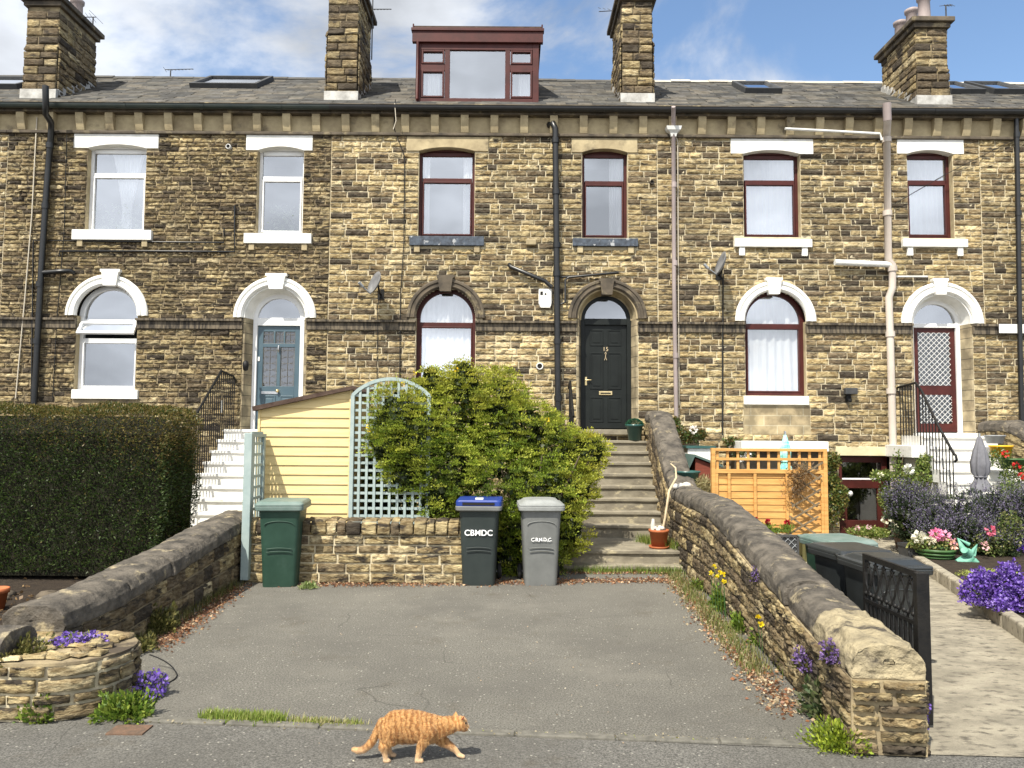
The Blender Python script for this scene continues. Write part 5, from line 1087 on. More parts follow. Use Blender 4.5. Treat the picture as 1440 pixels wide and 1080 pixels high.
# ================================================================ wheelie bins
def rring(w, d, r, z, cy=0, n=4):
    pts = []
    for cx_, cy_, a0 in ((w/2-r, d/2-r, 0), (-w/2+r, d/2-r, PI/2), (-w/2+r, -d/2+r, PI), (w/2-r, -d/2+r, 1.5*PI)):
        for i in range(n+1): a = a0+PI/2*i/n; pts.append((cx_+r*math.cos(a), cy+cy_+r*math.sin(a), z))
    return pts
def bin_(label, loc, rz, body, lid, rim, text=None, lidstyle='hump', group='wheelie bins of the terrace', txt=.1, tz=.6, hand=False, sc=1.0):
    t = thing('wheelie_bin', label, 'wheelie bin', (0, 0, 0), group)
    B = lambda mb, n, m, **k: mb.build(n, m, t, **k)
    mb = MB(); mb.loft([rring(.40, .46, .05, 0, .02), rring(.41, .47, .06, .02, .02), rring(.44, .52, .06, .4, .02), rring(.475, .57, .06, .78, .01), rring(.49, .6, .05, .95, 0)], smooth=True); bd = B(mb, 'body', M[body])
    # shallow front panel with arched top and two ribs
    mb = MB(); fy = lambda z: -(.23+.06*min(1, z/.9))+.004
    for z0 in (.43, .47): mb.tube([(-.15+.3*i/6, fy(z0)-.0-.004, z0+.012*math.sin(PI*i/6)) for i in range(7)], .006, 6)
    if lid != 'bin_blue': mb.tube([(-.17*math.cos(PI*i/12)*1.05, fy(.78)-.004, .76+.05*math.sin(PI*i/12)) for i in range(13)], .006, 6)
    mb.build('body_rib', M[body], bd)
    mb = MB(); mb.loft([rring(.5, .61, .05, .93), rring(.575, .69, .05, .945), rring(.585, .7, .05, .99), rring(.56, .68, .05, 1.0)]); B(mb, 'rim', M[rim], bevel=.004)
    for i in range(11):
        pass
    mb = MB()
    if lidstyle == 'hump': mb.loft([rring(.575, .7, .05, 1.0), rring(.575, .7, .05, 1.018), rring(.5, .6, .06, 1.03), rring(.42, .48, .08, 1.065), rring(.34, .36, .08, 1.075)], smooth=False)
    elif lidstyle == 'flat': mb.loft([rring(.58, .7, .05, 1.0), rring(.58, .7, .05, 1.02), rring(.53, .62, .06, 1.05), rring(.44, .5, .08, 1.055)])
    else:
        mb.loft([rring(.57, .69, .05, 1.0), rring(.57, .69, .05, 1.055), rring(.55, .67, .05, 1.07)]);
    ld = B(mb, 'lid', M[lid], bevel=.006)
    if lidstyle == 'slot':
        mb = MB(); mb.box(-.2, .2, -.352, -.33, 1.012, 1.045); mb.build('lid_slot', M['dark'], ld)
        mb = MB(); mb.box(-.05, .05, -.2, -.1, 1.07, 1.085); mb.build('lid_sticker', M['white'], ld)
    mb = MB(); mb.tube([(-.25, .33, 1.0), (-.25, .42, 1.01), (.25, .42, 1.01), (.25, .33, 1.0)], .016); B(mb, 'handle', M[lid if lidstyle != 'slot' else body])
    mb = MB(); mb.tube([(-.25, .27, .1), (.25, .27, .1)], .012); B(mb, 'axle', M['steel'])
    for s in (-1, 1):
        mb = MB(); mb.lathe([(0, -.025), (.085, -.025), (.1, -.015), (.1, .015), (.085, .025), (0, .025)], (s*.245, .27, .1), 22, 'x'); wh = B(mb, 'wheel', M['rubber'])
        mb = MB(); mb.lathe([(0, s*.03), (.05, s*.028), (.055, 0)], (s*.245, .27, .1), 16, 'x'); mb.build('hub', M['bin_grey'], wh)
    if text:
        cu = bpy.data.curves.new('bin_lettering', 'FONT'); cu.body = text; cu.size = txt; cu.align_x = 'CENTER'; cu.extrude = .0015; cu.offset = .0015 if not hand else .001; cu.space_character = 1.02 if not hand else .95
        me_o = bpy.data.objects.new('tmp', cu); COL.objects.link(me_o); dg = bpy.context.evaluated_depsgraph_get(); me = bpy.data.meshes.new_from_object(me_o.evaluated_get(dg)); bpy.data.objects.remove(me_o)
        me.materials.clear(); me.materials.append(M['paint_white'])
        if hand:
            for v in me.vertices: v.co.y += .004*math.sin(v.co.x*60); v.co.x += .003*math.sin(v.co.y*110+v.co.x*40)
        o = bpy.data.objects.new('lettering', me); ORG[o.name] = Vector(); link(o, t); o.location = (.0, fy(tz)-.0075, tz); o.rotation_euler = (PI/2-math.radians(4), 0, 0)
    t.location = loc; t.rotation_euler = (0, 0, rz); t.scale = (sc,)*3; ORG[t.name] = Vector(loc); return t
def bin_at(px, py, **k):
    x, y = GP(px, py); return (x, y+.22, 0)
bin_('green wheelie bin with faded pale green lid at the left end of the retaining wall', bin_at(389, 826), math.radians(6), 'bin_green', 'bin_green_lid', 'bin_green_lid', None, 'flat')
bin_('charcoal wheelie bin with a blue lid and bold CBMDC lettering', bin_at(673, 824), math.radians(-1), 'bin_dark', 'bin_blue', 'bin_grey', 'CBMDC', 'slot', txt=.1, tz=.63)
bin_('pale grey wheelie bin with small painted C.B.M.D.C. letters before the bush', bin_at(760, 824), math.radians(2), 'bin_grey', 'bin_rim', 'bin_rim', 'C.B.M.D.C.', 'hump', txt=.06, tz=.56, hand=True)
bin_('dark green wheelie bin with pale green lid behind the two black bins by the gate', (3.2, 7.62, 0), math.radians(8), 'bin_green', 'bin_green_lid', 'bin_green_lid', None, 'flat', sc=.87)
bin_('black wheelie bin between the green lidded bin and the bin behind the gate bars', (3.04, 6.98, 0), math.radians(8), 'bin_black', 'bin_black', 'bin_black', None, 'flat', sc=.87)
bin_('black wheelie bin nearest the open iron gate, directly behind its bars', (3.04, 6.36, 0), math.radians(4), 'bin_black', 'bin_black', 'bin_black', None, 'hump', sc=.87)
# ================================================================ iron gate
g = thing('iron_gate', 'black wrought iron gate standing open behind the right wall end', 'gate', (2.77, 5.25, 0), None)
X = 2.72; zt = 1.0
mb = MB(); mb.box(X-.04, X+.045, 5.15, 5.2, .02, zt+.0); mb.build('hinge_stile', M['black_iron'], g, bevel=.004)
mb = MB(); mb.box(X-.012, X+.012, 5.97, 6.0, .1, zt); mb.build('lock_stile', M['black_iron'], g)
for z0, z1 in ((zt-.04, zt), (zt-.36, zt-.335), (.12, .15)):
    mb = MB(); mb.box(X-.013, X+.013, 5.2, 5.97, z0, z1); mb.build('rail', M['black_iron'], g)
for i in range(1, 12):
    y = 5.2+.77*i/12; mb = MB(); mb.box(X-.009, X+.009, y-.009, y+.009, .15, zt-.36); mb.build('bar', M['black_iron'], g)
for i in range(6):
    y = 5.24+.77*i/6.2+.02; h = .052; mb = MB()
    for s in (-1, 1):
        mb.tube([(X, y+h, zt-.04), (X, y+h+s*-.0, zt-.05), (X, y+h+s*.05, zt-.15), (X, y+h+s*.035, zt-.22), (X, y+h+s*.008, zt-.27), (X, y+h+s*.04, zt-.315), (X, y+h+s*.045, zt-.335)], .008, 6)
        mb.lathe([(0, -.02), (.017, -.008), (.017, .008), (0, .02)], (X, y+h+s*.035, zt-.295), 10)
    mb.tube([(X, y+h-.03, zt-.06), (X, y+h, zt-.1), (X, y+h+.03, zt-.06)], .006, 5)
    mb.build('scroll', M['black_iron'], g)
mb = MB(); mb.tube([(X, 5.98, .45), (X, 6.06, .45), (X, 6.06, .3), (X, 6.0, .3)], .01); mb.build('latch', M['black_iron'], g)
# pots on the front steps
def pot(name, label, px, py, z, r0, r1, h, mat, rim=.012, group=None, saucer=False):
    x, y = GP(px, py, z) if isinstance(z, (int, float)) else (z[0], z[1])
    zz = z if isinstance(z, (int, float)) else z[2]
    t = thing(name, label, 'plant pot', (x, y, zz), group)
    mb = MB(); mb.lathe([(0, .003), (r0, .003), (r1, h*.86), (r1+rim, h*.86), (r1+rim, h), (r1-.006, h), (r1-.02, h*.8), (0, h*.8)], (x, y, zz), 24); mb.build('pot_body', M[mat], t)
    mb = MB(); mb.lathe([(0, h*.86), (r1-.012, h*.86)], (x, y, zz), 20); mb.build('pot_soil', M['soil'], t)
    if saucer: mb = MB(); mb.lathe([(0, .002), (r0+.03, .002), (r0+.05, .035), (r0+.04, .035), (r0+.01, .012)], (x, y, zz), 24); mb.build('saucer', M[mat], t)
    return t, (x, y, zz)
t, (x, y, z) = pot('plant_pot', 'terracotta pot of white stones and driftwood on the lower step', 0, 0, (2.14, 11.25, .265), .1, .135, .27, 'terracotta', saucer=True)
for i in range(6):
    a = i*1.1; q = MB(); q.lathe([(0, -.03), (.03, -.018), (.036, 0), (.028, .02), (0, .032)], (x+.06*math.cos(a), y+.06*math.sin(a), z+.27+.02*(i % 2)), 9); tag(q.build('white_stone', M['pebble'], base=(x, y, z+.25)), 'small white stone heaped in the terracotta pot on the step', 'stone', 'white stones in the terracotta pot')
q = MB(); q.tube([(x-.09, y, z+.2), (x-.085, y-.01, z+.34), (x-.08, y, z+.42)], [.03, .035, .02]); tag(q.build('driftwood', M['pebble'], base=(x, y, z)), 'short pale lump of driftwood upright in the terracotta pot', 'driftwood')
q = MB(); q.tube([(x+.03, y, z+.15), (x+.1, y+.02, z+.45), W(941, 690, 11.3), W(951, 672, 11.45), W(950, 658, 11.55), W(943, 652, 11.6)], [.016, .018, .018, .016, .014, .01]); tag(q.build('driftwood', M['pale_wood'], base=(x, y, z)), 'long bleached stick leaning from the terracotta pot to the wall', 'driftwood')
for i, (px, py) in enumerate(((941, 688), (957, 690), (950, 693))):
    x, _, z = W(px, py, 11.7); q = MB(); q.lathe([(0, -.05), (.06, -.03), (.075, .0), (.05, .03), (0, .045)], (x+.08, 11.6+.05*i, 1.13+.02*(i == 1)), 9); tag(q.build('white_stone', M['pebble'], base=(x, 11.65, 1.1)), 'white lump of stone on the level part of the right wall coping', 'stone', 'white stones on the wall coping')
t, (x, y, z) = pot('plant_pot', 'glazed blue green pot with a leafy plant beside the black front door', 0, 0, (2.28, 14.3, 1.79), .11, .15, .3, 'pot_green', .02)
s = sph(900); s[:, 2] = np.abs(s[:, 2]); P = np.array([x, y, z+.27])+s*[.15, .15, .12]; V, Fq, C = leaves(P, s+[0, 0, .3], .03, pick([(.02, .09, .05), (.05, .15, .08)], 900)); np_mesh('foliage', V, Fq, M['leaf'], t, C=C)
# ================================================================ hedge and bush
zt = FP(120, 572, 10.0)[1]; hx0, hx1, hy0, hy1 = -10.2, -4.4, 9.75, 10.9
t = thing('hedge', 'tall clipped dark green hedge with brownish top at left', 'hedge', (-7, 10.3, 0))
def hedge_pts(n, kind):
    if kind == 'front': u, v = RG.random(n), RG.random(n); P = np.stack([hx0+(hx1-hx0)*u, np.full(n, hy0), .12+(zt-.12)*v], 1); D = np.tile([0, -1., .35], (n, 1))
    if kind == 'end': u, v = RG.random(n), RG.random(n); P = np.stack([np.full(n, hx1), hy0+(hy1-hy0)*u, .12+(zt-.12)*v], 1); D = np.tile([1., 0, .35], (n, 1))
    if kind == 'top': u, v = RG.random(n), RG.random(n); P = np.stack([hx0+(hx1-hx0)*u, hy0+(hy1-hy0)*v, np.full(n, zt)], 1); D = np.tile([0, -.2, 1.], (n, 1))
    return P, D
parts = []
for kind, n in (('front', 42000), ('end', 9000), ('top', 22000)):
    P, D = hedge_pts(n, kind)
    z = P[:, 2]; r = .22                                       # round the shoulders, lean slightly in at the foot
    k = np.clip((z-(zt-r))/r, 0, 1); 
    P[:, 1] = np.where(kind != 'top', P[:, 1]+(P[:, 1] < 10)*(k**2*.16), P[:, 1]); P[:, 0] -= (k**2)*.2*(P[:, 0] > hx1-.4)*(kind != 'top')
    if kind == 'top': e = np.clip((P[:, 1]-hy0)/r, 0, 1); e2 = np.clip((hx1-P[:, 0])/.3, 0, 1); P[:, 2] -= (1-e)**2*.1+(1-e2)**2*.16; 
    P[:, 1] += (1-z/zt)*.12*(kind == 'front')
    if kind != 'top': P[:, 0] -= (1-z/zt)*.06*(P[:, 0] > hx1-.3)
    wob = .03*np.sin(P[:, 0]*3.1+P[:, 2]*2)+.03*np.sin(P[:, 0]*7+1)*np.cos(P[:, 2]*6)+.022*np.sin(P[:, 0]*17)*np.sin(P[:, 2]*15+P[:, 1]*9)
    Dn = D/np.linalg.norm(D, axis=1)[:, None]; P = P+Dn*wob[:, None]-Dn*(RG.random((n, 1))**2*.1)
    D2 = Dn+RG.normal(size=D.shape)*.55
    f = np.clip((z-(zt-.62-.2*np.sin(P[:, 0]*3)*np.sin(P[:, 0]*1.7)-.15*(P[:, 0]+6)))/.6, 0, 1)**1.4 if kind != 'top' else np.ones(n)*.9  # brown tips increase upward; the sunlit top band is also painted into leaf colour
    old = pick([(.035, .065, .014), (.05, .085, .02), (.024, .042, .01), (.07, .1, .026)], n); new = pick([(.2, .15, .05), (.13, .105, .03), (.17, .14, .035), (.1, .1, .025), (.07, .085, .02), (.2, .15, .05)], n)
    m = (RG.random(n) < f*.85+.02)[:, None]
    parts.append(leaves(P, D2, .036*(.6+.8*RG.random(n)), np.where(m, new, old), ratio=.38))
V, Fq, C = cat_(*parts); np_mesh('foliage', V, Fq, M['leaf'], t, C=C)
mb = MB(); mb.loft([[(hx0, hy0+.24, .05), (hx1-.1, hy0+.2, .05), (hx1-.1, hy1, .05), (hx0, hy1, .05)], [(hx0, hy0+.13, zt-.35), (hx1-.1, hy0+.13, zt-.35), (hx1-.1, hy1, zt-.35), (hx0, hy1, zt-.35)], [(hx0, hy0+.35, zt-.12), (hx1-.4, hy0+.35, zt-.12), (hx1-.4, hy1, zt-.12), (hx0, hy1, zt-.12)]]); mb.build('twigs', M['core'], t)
# big shrub
BY = 11.1
lob = []
for px, py, r, y in [(575, 668, 34, 10.35), (610, 700, 34, 10.4), (548, 628, 34, 10.3), (560, 700, 40, 11.4), (540, 660, 42, 11.6), (520, 700, 34, 11.6), (560, 585, 46, 10.35), (575, 640, 52, 10.45), (585, 610, 62, 10.45), (640, 585, 62, 10.9), (700, 606, 66, 11.1), (735, 605, 50, 11.2), (768, 640, 60, 11.2), (812, 645, 40, 11.2), (800, 690, 44, 11.1), (620, 660, 62, 10.55), (690, 690, 75, 10.75), (765, 700, 62, 10.8), (738, 748, 52, 10.7), (790, 745, 42, 10.8), (562, 612, 38, 10.5), (832, 634, 26, 11.3), (700, 560, 42, 11.2), (606, 550, 28, 10.7), (650, 542, 32, 10.9), (606, 528, 12, 10.8), (652, 522, 14, 10.9), (770, 790, 30, 10.5), (705, 770, 45, 10.6)]:
    x, z = FP(px, py, y); rr = r/F*y; lob.append(((x, y, z), (rr, rr*.85, rr)))
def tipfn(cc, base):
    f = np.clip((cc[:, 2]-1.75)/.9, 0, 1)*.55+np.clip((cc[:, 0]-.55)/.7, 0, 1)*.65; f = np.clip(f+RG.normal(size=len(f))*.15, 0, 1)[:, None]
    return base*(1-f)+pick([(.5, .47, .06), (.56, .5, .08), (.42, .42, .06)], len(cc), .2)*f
t = thing('flowering_shrub', 'large bushy shrub with yellow green tips between trellis and steps', 'shrub', (.3, 11, 0))
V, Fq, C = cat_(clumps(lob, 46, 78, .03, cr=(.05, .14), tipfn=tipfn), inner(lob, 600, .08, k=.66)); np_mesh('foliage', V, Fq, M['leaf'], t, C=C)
print('bush leaves', len(Fq))
mb = MB()
for i in range(9):
    a = i*.7; mb.tube([(.2+.15*math.cos(a), 11.0+.1*math.sin(a), 0), (.25+.5*math.cos(a), 11.0+.3*math.sin(a), .9), (.25+.9*math.cos(a), 11+.4*math.sin(a), 1.6)], [.035, .025, .01], 6)
mb.build('stems', M['bark'], t)
n = 9; xs_ = [(519, 605), (583, 525), (567, 538), (552, 590), (770, 590), (642, 520), (531, 628), (517, 600), (592, 580)]
parts = []
for px, py in xs_:
    c = np.array(W(px, py, 10.2)); s = sph(9); parts.append(leaves(c+s*.012, s, .028, pick([(.85, .6, .03)], 9), ratio=.8))
V, Fq, C = cat_(*parts); np_mesh('blossom', V, Fq, M['petal'], t, C=C)
# ================================================================ plants at the wall feet
PUR = [(.2, .12, .5), (.3, .2, .6), (.14, .08, .34)]
MAU = [(.16, .1, .26), (.22, .14, .34), (.1, .07, .16)]; YEL = [(.85, .7, .03)]; OLV = [(.12, .12, .035), (.2, .18, .06), (.08, .085, .025)]; DRY = [(.3, .2, .1), (.22, .13, .06), (.16, .1, .05)]
def gp(px, py, z=0): x, y = GP(px, py, z); return (x, y, z)
plant('wild_plant', 'bright green leafy weed at the foot of the planter, left one', 'plant', gp(58, 1012), (.17, .12, .17), 700, .04, G_FRESH, group='weeds at the wall feet')
plant('wild_plant', 'spreading green weed between the planter corner and the iron cover', 'plant', gp(175, 1008), (.25, .16, .17), 1500, .038, G_FRESH, group='weeds at the wall feet')
plant('bellflower', 'purple bellflowers spilling from the planter foot onto the driveway', 'flowers', gp(207, 980), (.15, .14, .18), 700, .025, G_BUSH, PUR, 420, .025, group='purple flowers around the walls')
plant('bellflower', 'purple bellflowers growing on top of the rounded planter', 'flowers', (-3.1, 5.62, .38), (.2, .11, .07), 700, .022, G_BUSH, PUR, 480, .022, group='purple flowers around the walls')
plant('trailing_plant', 'olive creeping plant hanging over the planter beside the grey coping', 'plant', (-3.32, 5.36, .3), (.17, .26, .22), 1600, .03, OLV, group='weeds at the wall feet')
plant('wild_plant', 'low bright green cushion plant at the foot of the right wall end', 'plant', gp(1180, 1052), (.24, .17, .2), 2200, .026, [(.26, .34, .03), (.34, .4, .05), (.16, .22, .03)], group='weeds at the wall feet')
plant('wild_plant', 'leafy plant with pale spotted leaves against the right wall near its end', 'plant', gp(1157, 1008), (.14, .2, .3), 1100, .045, [(.1, .12, .05), (.2, .2, .12), (.05, .08, .03)], group='weeds at the wall feet')
for px, py, X_, zz, lab in ((1128, 925, 2.08, .28, 'purple flowers sprouting from the middle joints of the right wall'), (1168, 915, 2.07, .36, 'purple flower sprigs below the coping near the right wall end'), (1066, 806, 2.26, .55, 'faded purple flower tuft on the right wall below the coping kink')):
    a, b, c = ray(px, py); k = X_/a; plant('bellflower', lab, 'flowers', (X_, b*k, EYE+c*k-.08), (.06, .12, .15), 350, .022, OLV, MAU, 170, .02, group='purple flowers around the walls')
plant('bellflower', 'purple flowers on the path side foot of the right wall end', 'flowers', (2.5, 4.85, .12), (.07, .1, .2), 200, .02, G_BUSH, PUR, 200, .022, group='purple flowers around the walls')
plant('yellow_poppy', 'yellow poppies growing against the right wall halfway up the driveway', 'flowers', gp(1020, 856), (.22, .3, .26), 1500, .045, G_FRESH, group='weeds at the wall feet')
def poppies(pts, X_):
    for px, py in pts:
        a, b, c = ray(px, py); k = X_/a; z = EYE+c*k; y = b*k; mb = MB(); t = thing('yellow_poppy', 'single yellow poppy flower on a thin stem by the right wall', 'flower', (X_, y, 0), 'yellow poppies by the right wall')
        mb.tube([(X_+.02, y+.02, .05), (X_, y, z)], .003, 5); mb.build('stem', M['pot_plastic'], t)
        s = sph(14); V, Fq, C = leaves(np.array([X_, y, z])+s*.004, s+[0, -.5, .6], .03, pick(YEL, 14, .1), ratio=1.0); np_mesh('blossom', V, Fq, M['petal'], t, C=C)
poppies([(1004, 797), (1012, 806), (1017, 808), (1008, 812), (1000, 806), (1070, 878), (1066, 868), (1018, 818)], 2.15)
plant('wild_plant', 'small green weed with yellow buds lower along the right wall', 'plant', gp(1070, 905), (.12, .2, .16), 600, .04, G_FRESH, group='weeds at the wall feet')
plant('wild_plant', 'green weed tuft just below the yellow poppies against the right wall', 'plant', gp(1040, 885), (.1, .22, .16), 700, .04, G_FRESH, group='weeds at the wall feet')
plant('wild_plant', 'green weed patch at the corner of the right wall and the lowest step', 'plant', gp(985, 828), (.16, .25, .13), 900, .035, G_FRESH+OLV, group='weeds at the wall feet')
plant('wild_plant', 'olive stems and dry leaves at the foot of the right wall below the purple sprigs', 'plant', gp(1112, 945), (.1, .25, .2), 900, .035, OLV, group='weeds at the wall feet')
plant('wild_plant', 'dark olive weed clump growing along the foot of the left wall', 'plant', gp(225, 888), (.17, .34, .24), 1400, .045, OLV, group='weeds at the wall feet')
plant('wild_plant', 'dry olive weeds at the near end of the left wall foot', 'plant', gp(196, 915), (.16, .3, .14), 900, .035, OLV, group='weeds at the wall feet')
plant('wild_plant', 'pale little weed beside the wheel of the green bin', 'plant', gp(434, 828), (.12, .1, .08), 260, .04, [(.35, .4, .18), (.2, .27, .08)], group='weeds at the wall feet')
# strip of weeds, grass and litter: nobody could count these
def strip(name, n, a, b, wd, h, pal, kind='grass', w=.004):
    a, b = np.array(a), np.array(b); s = RG.random((n, 1)); P = a+(b-a)*s+RG.normal(size=(n, 3))*[wd, wd, 0]; P[:, 2] = np.maximum(0, a[2]); V, Fq, C = blades(P, h, pal, .7, w)
    o = np_mesh(name, V, Fq, M['leaf'], None, C=C); tag(o, kind='stuff'); return o
strip('grass', 1500, gp(290, 1008), gp(395, 1014), .035, .04, [(.25, .32, .06), (.18, .26, .04), (.35, .38, .12)])
strip('grass', 500, gp(410, 1015), gp(510, 1020), .025, .03, [(.25, .3, .06), (.4, .36, .18)])
strip('grass', 900, (.9, 10.75, 0), (2.35, 10.75, 0), .07, .08, [(.17, .25, .04), (.25, .3, .07), (.1, .15, .03)])
strip('grass', 900, (2.0, 11.9, .27), (2.42, 11.1, .27), .06, .1, [(.17, .25, .04), (.28, .28, .07), (.1, .15, .03)])
strip('grass', 2600, (2.22, 10.7, 0), (2.0, 6.2, 0), .07, .06, [(.17, .2, .05), (.3, .26, .12), (.12, .15, .04)])
strip('grass', 900, (-3.38, 9.7, 0), (-3.3, 6.6, 0), .05, .08, OLV)
def litter(name, n, a, b, wd, pal, size=.03, z=.004):
    a, b = np.array(a), np.array(b); s = RG.random((n, 1)); P = a+(b-a)*s+RG.normal(size=(n, 3))*[wd[0], wd[1], 0]; P[:, 2] = a[2]+z+RG.random(n)*.014
    D = RG.normal(size=(n, 3))*[1, 1, .25]; V, Fq, C = leaves(P, D, size*(.4+RG.random(n)), pick(pal, n, .35), ratio=.7); tag(np_mesh(name, V, Fq, M['leaf'], None, C=C), kind='stuff')
LIT = [(.3, .13, .06), (.4, .22, .12), (.2, .09, .05), (.5, .36, .22), (.14, .08, .05)]
litter('leaf_litter', 3800, (2.16, 10.5, 0), (1.93, 5.4, 0), (.08, .1), LIT+[(.55, .45, .3)]*3)
litter('leaf_litter', 2200, (-3.35, 9.6, 0), (-3.1, 6.9, 0), (.08, .1), LIT)
litter('leaf_litter', 3600, (-2.5, 9.74, 0), (2.2, 10.2, 0), (.2, .1), LIT)
litter('leaf_litter', 900, (.7, 10.7, 0), (2.3, 10.72, 0), (.1, .06), LIT)
litter('leaf_litter', 700, (-8, 8.5, 0), (-4.2, 8.2, 0), (.3, .6), DRY, .05)
litter('leaf_litter', 260, (-2.2, 8.5, 0), (1.4, 6, 0), (.8, 1.2), [(.5, .45, .35), (.4, .3, .2)], .014, .001)
litter('leaf_litter', 500, gp(200, 1014), gp(1150, 1046), (.2, .02), [(.45, .38, .25), (.3, .25, .15), (.25, .27, .1)], .016, .001)
n = 60
for i in range(34):
    x, y = random.uniform(-9, -4.3), random.uniform(7.6, 9.5); r = random.uniform(.05, .13); q = MB(); q.lathe([(0, -.03), (r, -.02), (r*1.1, r*.3), (r*.6, r*.6), (0, r*.65)], (x, y, 0), 7); q.V = [(a+random.uniform(-.02, .02), b+random.uniform(-.02, .02), c) for a, b, c in q.V]
    tag(q.build('rough_stone', M['ashlar_dark'], base=(x, y, 0)), 'dark rough stone lying on the soil below the hedge', 'stone', 'rough stones under the hedge')
q = MB(); x, y = GP(4, 858, 0); x -= .08; q.lathe([(0, 0), (.08, 0), (.11, .18), (.125, .18), (.125, .23), (.11, .23), (.1, .15), (0, .15)], (x, y, 0), 20); tag(q.build('plant_pot', M['terracotta'], base=(x, y, 0)), 'terracotta pot in the shade below the hedge at the left edge', 'plant pot')
q = MB(); q.tube([(-2.9+.33*math.sin(a*PI/16), 6.02+.3*math.cos(a*PI/16), .006+.1*max(0, 1-a/5)) for a in range(17)], .005, 6); tag(q.build('black_hose', M['rubber'], base=(-2.6, 6, 0)), 'short loop of black hose behind the rounded planter', 'hose')
q = MB(); a = GP(462, 590); 
for px, py, l, an in ((468, 593, .12, 1.1),):
    pass
# ================================================================ right hand garden
# fence panel with a square lattice top
Yf = 11.95; fx0, fz1 = FP(1004, 630, Yf); fx1 = FP(1157, 634, Yf)[0]; zs = FP(1080, 661, Yf)[1]
t = thing('fence_panel', 'new orange pine fence panel with square lattice top', 'fence', ((fx0+fx1)/2, Yf, 0))
for x in (fx0+.03, fx0+.22, fx0+.62, (fx0+fx1)/2+.27, fx1-.03): 
    mb = MB(); mb.box(x-.022, x+.022, Yf-.04, Yf-.01, .1, zs); mb.build('batten', M['pine'], t, bevel=.003)
for x in (fx0-.02, fx1+.02): mb = MB(); mb.box(x-.03, x+.03, Yf-.05, Yf+.03, 0, fz1+.0); mb.build('post', M['pine'], t, bevel=.004)
nbd = 12
for i in range(nbd):
    z0 = .12+(zs-.14)*i/nbd; mb = MB(); j = random.uniform(-.003, .003); mb.loft([[(x, Yf+.012, z0+j), (x, Yf-.008, z0+j), (x, Yf+.004, z0+(zs-.14)/nbd+j), (x, Yf+.016, z0+(zs-.14)/nbd+j)] for x in (fx0, fx1)]); mb.build('board', M['pine'], t)
mb = MB(); mb.box(fx0, fx1, Yf-.045, Yf+.02, zs-.05, zs+.01); mb.box(fx0, fx1, Yf-.045, Yf+.02, fz1-.045, fz1-.003); mb.build('rail', M['pine'], t, bevel=.003)
zm = (zs+fz1)/2; mb = MB(); mb.box(fx0, fx1, Yf-.03, Yf-.012, zm-.02, zm+.02)
for i in range(11): x = fx0+.05+(fx1-fx0-.1)*i/10; mb.box(x-.02, x+.02, Yf-.011, Yf+.008, zs+.01, fz1-.045)
mb.build('lattice', M['pine'], t, bevel=.002)
# expanding trellis on the fence, with dry stems
t = thing('expanding_trellis', 'brown diamond trellis hung on the right side of the pine fence', 'trellis', ((fx1-.35), Yf-.06, .9), 'diamond trellises')
mb = MB(); c0 = np.array(W(1137, 650, Yf-.08)); c1 = np.array(W(1129, 745, Yf-.08)); k = 5
for i in range(k):
    a = c0+(c1-c0)*i/k; b = c0+(c1-c0)*(i+1.3)/k
    mb.bar((a[0]-.22, Yf-.07, a[2]), (b[0]+.2, Yf-.07, b[2]), .028, .012, up=(0, 1, 0)); mb.bar((a[0]+.22, Yf-.085, a[2]), (b[0]-.2, Yf-.085, b[2]), .028, .012, up=(0, 1, 0))
mb.build('slats', M['oldwood'], t)
c = np.array([[W(1120, 685, Yf-.12)], [W(1125, 668, Yf-.12)]])[:, 0]; n = 500; P = c[RG.integers(0, 2, n)]+RG.normal(size=(n, 3))*[.09, .03, .1]; V, Fq, C = leaves(P, RG.normal(size=(n, 3)), .07, pick(DRY, n), ratio=.2); tag(np_mesh('dry_foliage', V, Fq, M['leaf'], None, C=C, base=(fx1-.4, Yf, 1)), 'dry brown climber stems tangled in the trellis on the fence', 'plant')
t = thing('expanding_trellis', 'pale diamond trellis on the wall between pine fence and cellar door', 'trellis', W(1168, 700, 14.55), 'diamond trellises')
mb = MB(); a0 = W(1165, 640, 14.6); a1 = W(1172, 735, 14.6)
for i in range(6):
    z0 = a0[2]+(a1[2]-a0[2])*i/6; z1 = a0[2]+(a1[2]-a0[2])*(i+1.2)/6
    mb.bar((a0[0]-.16, 14.58, z0), (a0[0]+.16, 14.58, z1), .025, .01, up=(0, 1, 0)); mb.bar((a0[0]+.16, 14.57, z0), (a0[0]-.16, 14.57, z1), .025, .01, up=(0, 1, 0))
mb.build('slats', M['pipe_white'], t)
def leafy(name, label, cat, boxes, n, size, pal, blossoms=None, group=None, stems=None, ratio=.5, extra=None):
    c0 = boxes[0][0]; t = thing(name, label, cat, (c0[0], c0[1], 0), group); P = []; nn = n//len(boxes)
    for c, r in boxes: s = sph(nn); P.append(np.array(c)+s*np.array(r)*(RG.random((nn, 1))**.4))
    P = np.concatenate(P); V, Fq, C = leaves(P, RG.normal(size=P.shape)+[0, -.2, .5], size*(.6+.8*RG.random(len(P))), pick(pal, len(P), .35), ratio=ratio); np_mesh('foliage', V, Fq, M['leaf'], t, C=C)
    if blossoms:
        parts = []
        for c, col, rad, k in blossoms:
            s = sph(k); parts.append(leaves(np.array(c)+s*rad*.6, s+[0, -.3, .2], rad, pick([col], k, .2), ratio=.9))
        V, Fq, C = cat_(*parts); np_mesh('blossom', V, Fq, M['petal'], t, C=C)
    if stems:
        mb = MB()
        for s in stems: mb.tube(s, .008, 5)
        mb.build('stems', M['bark'], t)
    return t
def E(px, py, Y, rx, rz=None, ry=None): r = rx/F*Y; return (W(px, py, Y), (r, (ry or r*.7), (rz or rx)/F*Y))
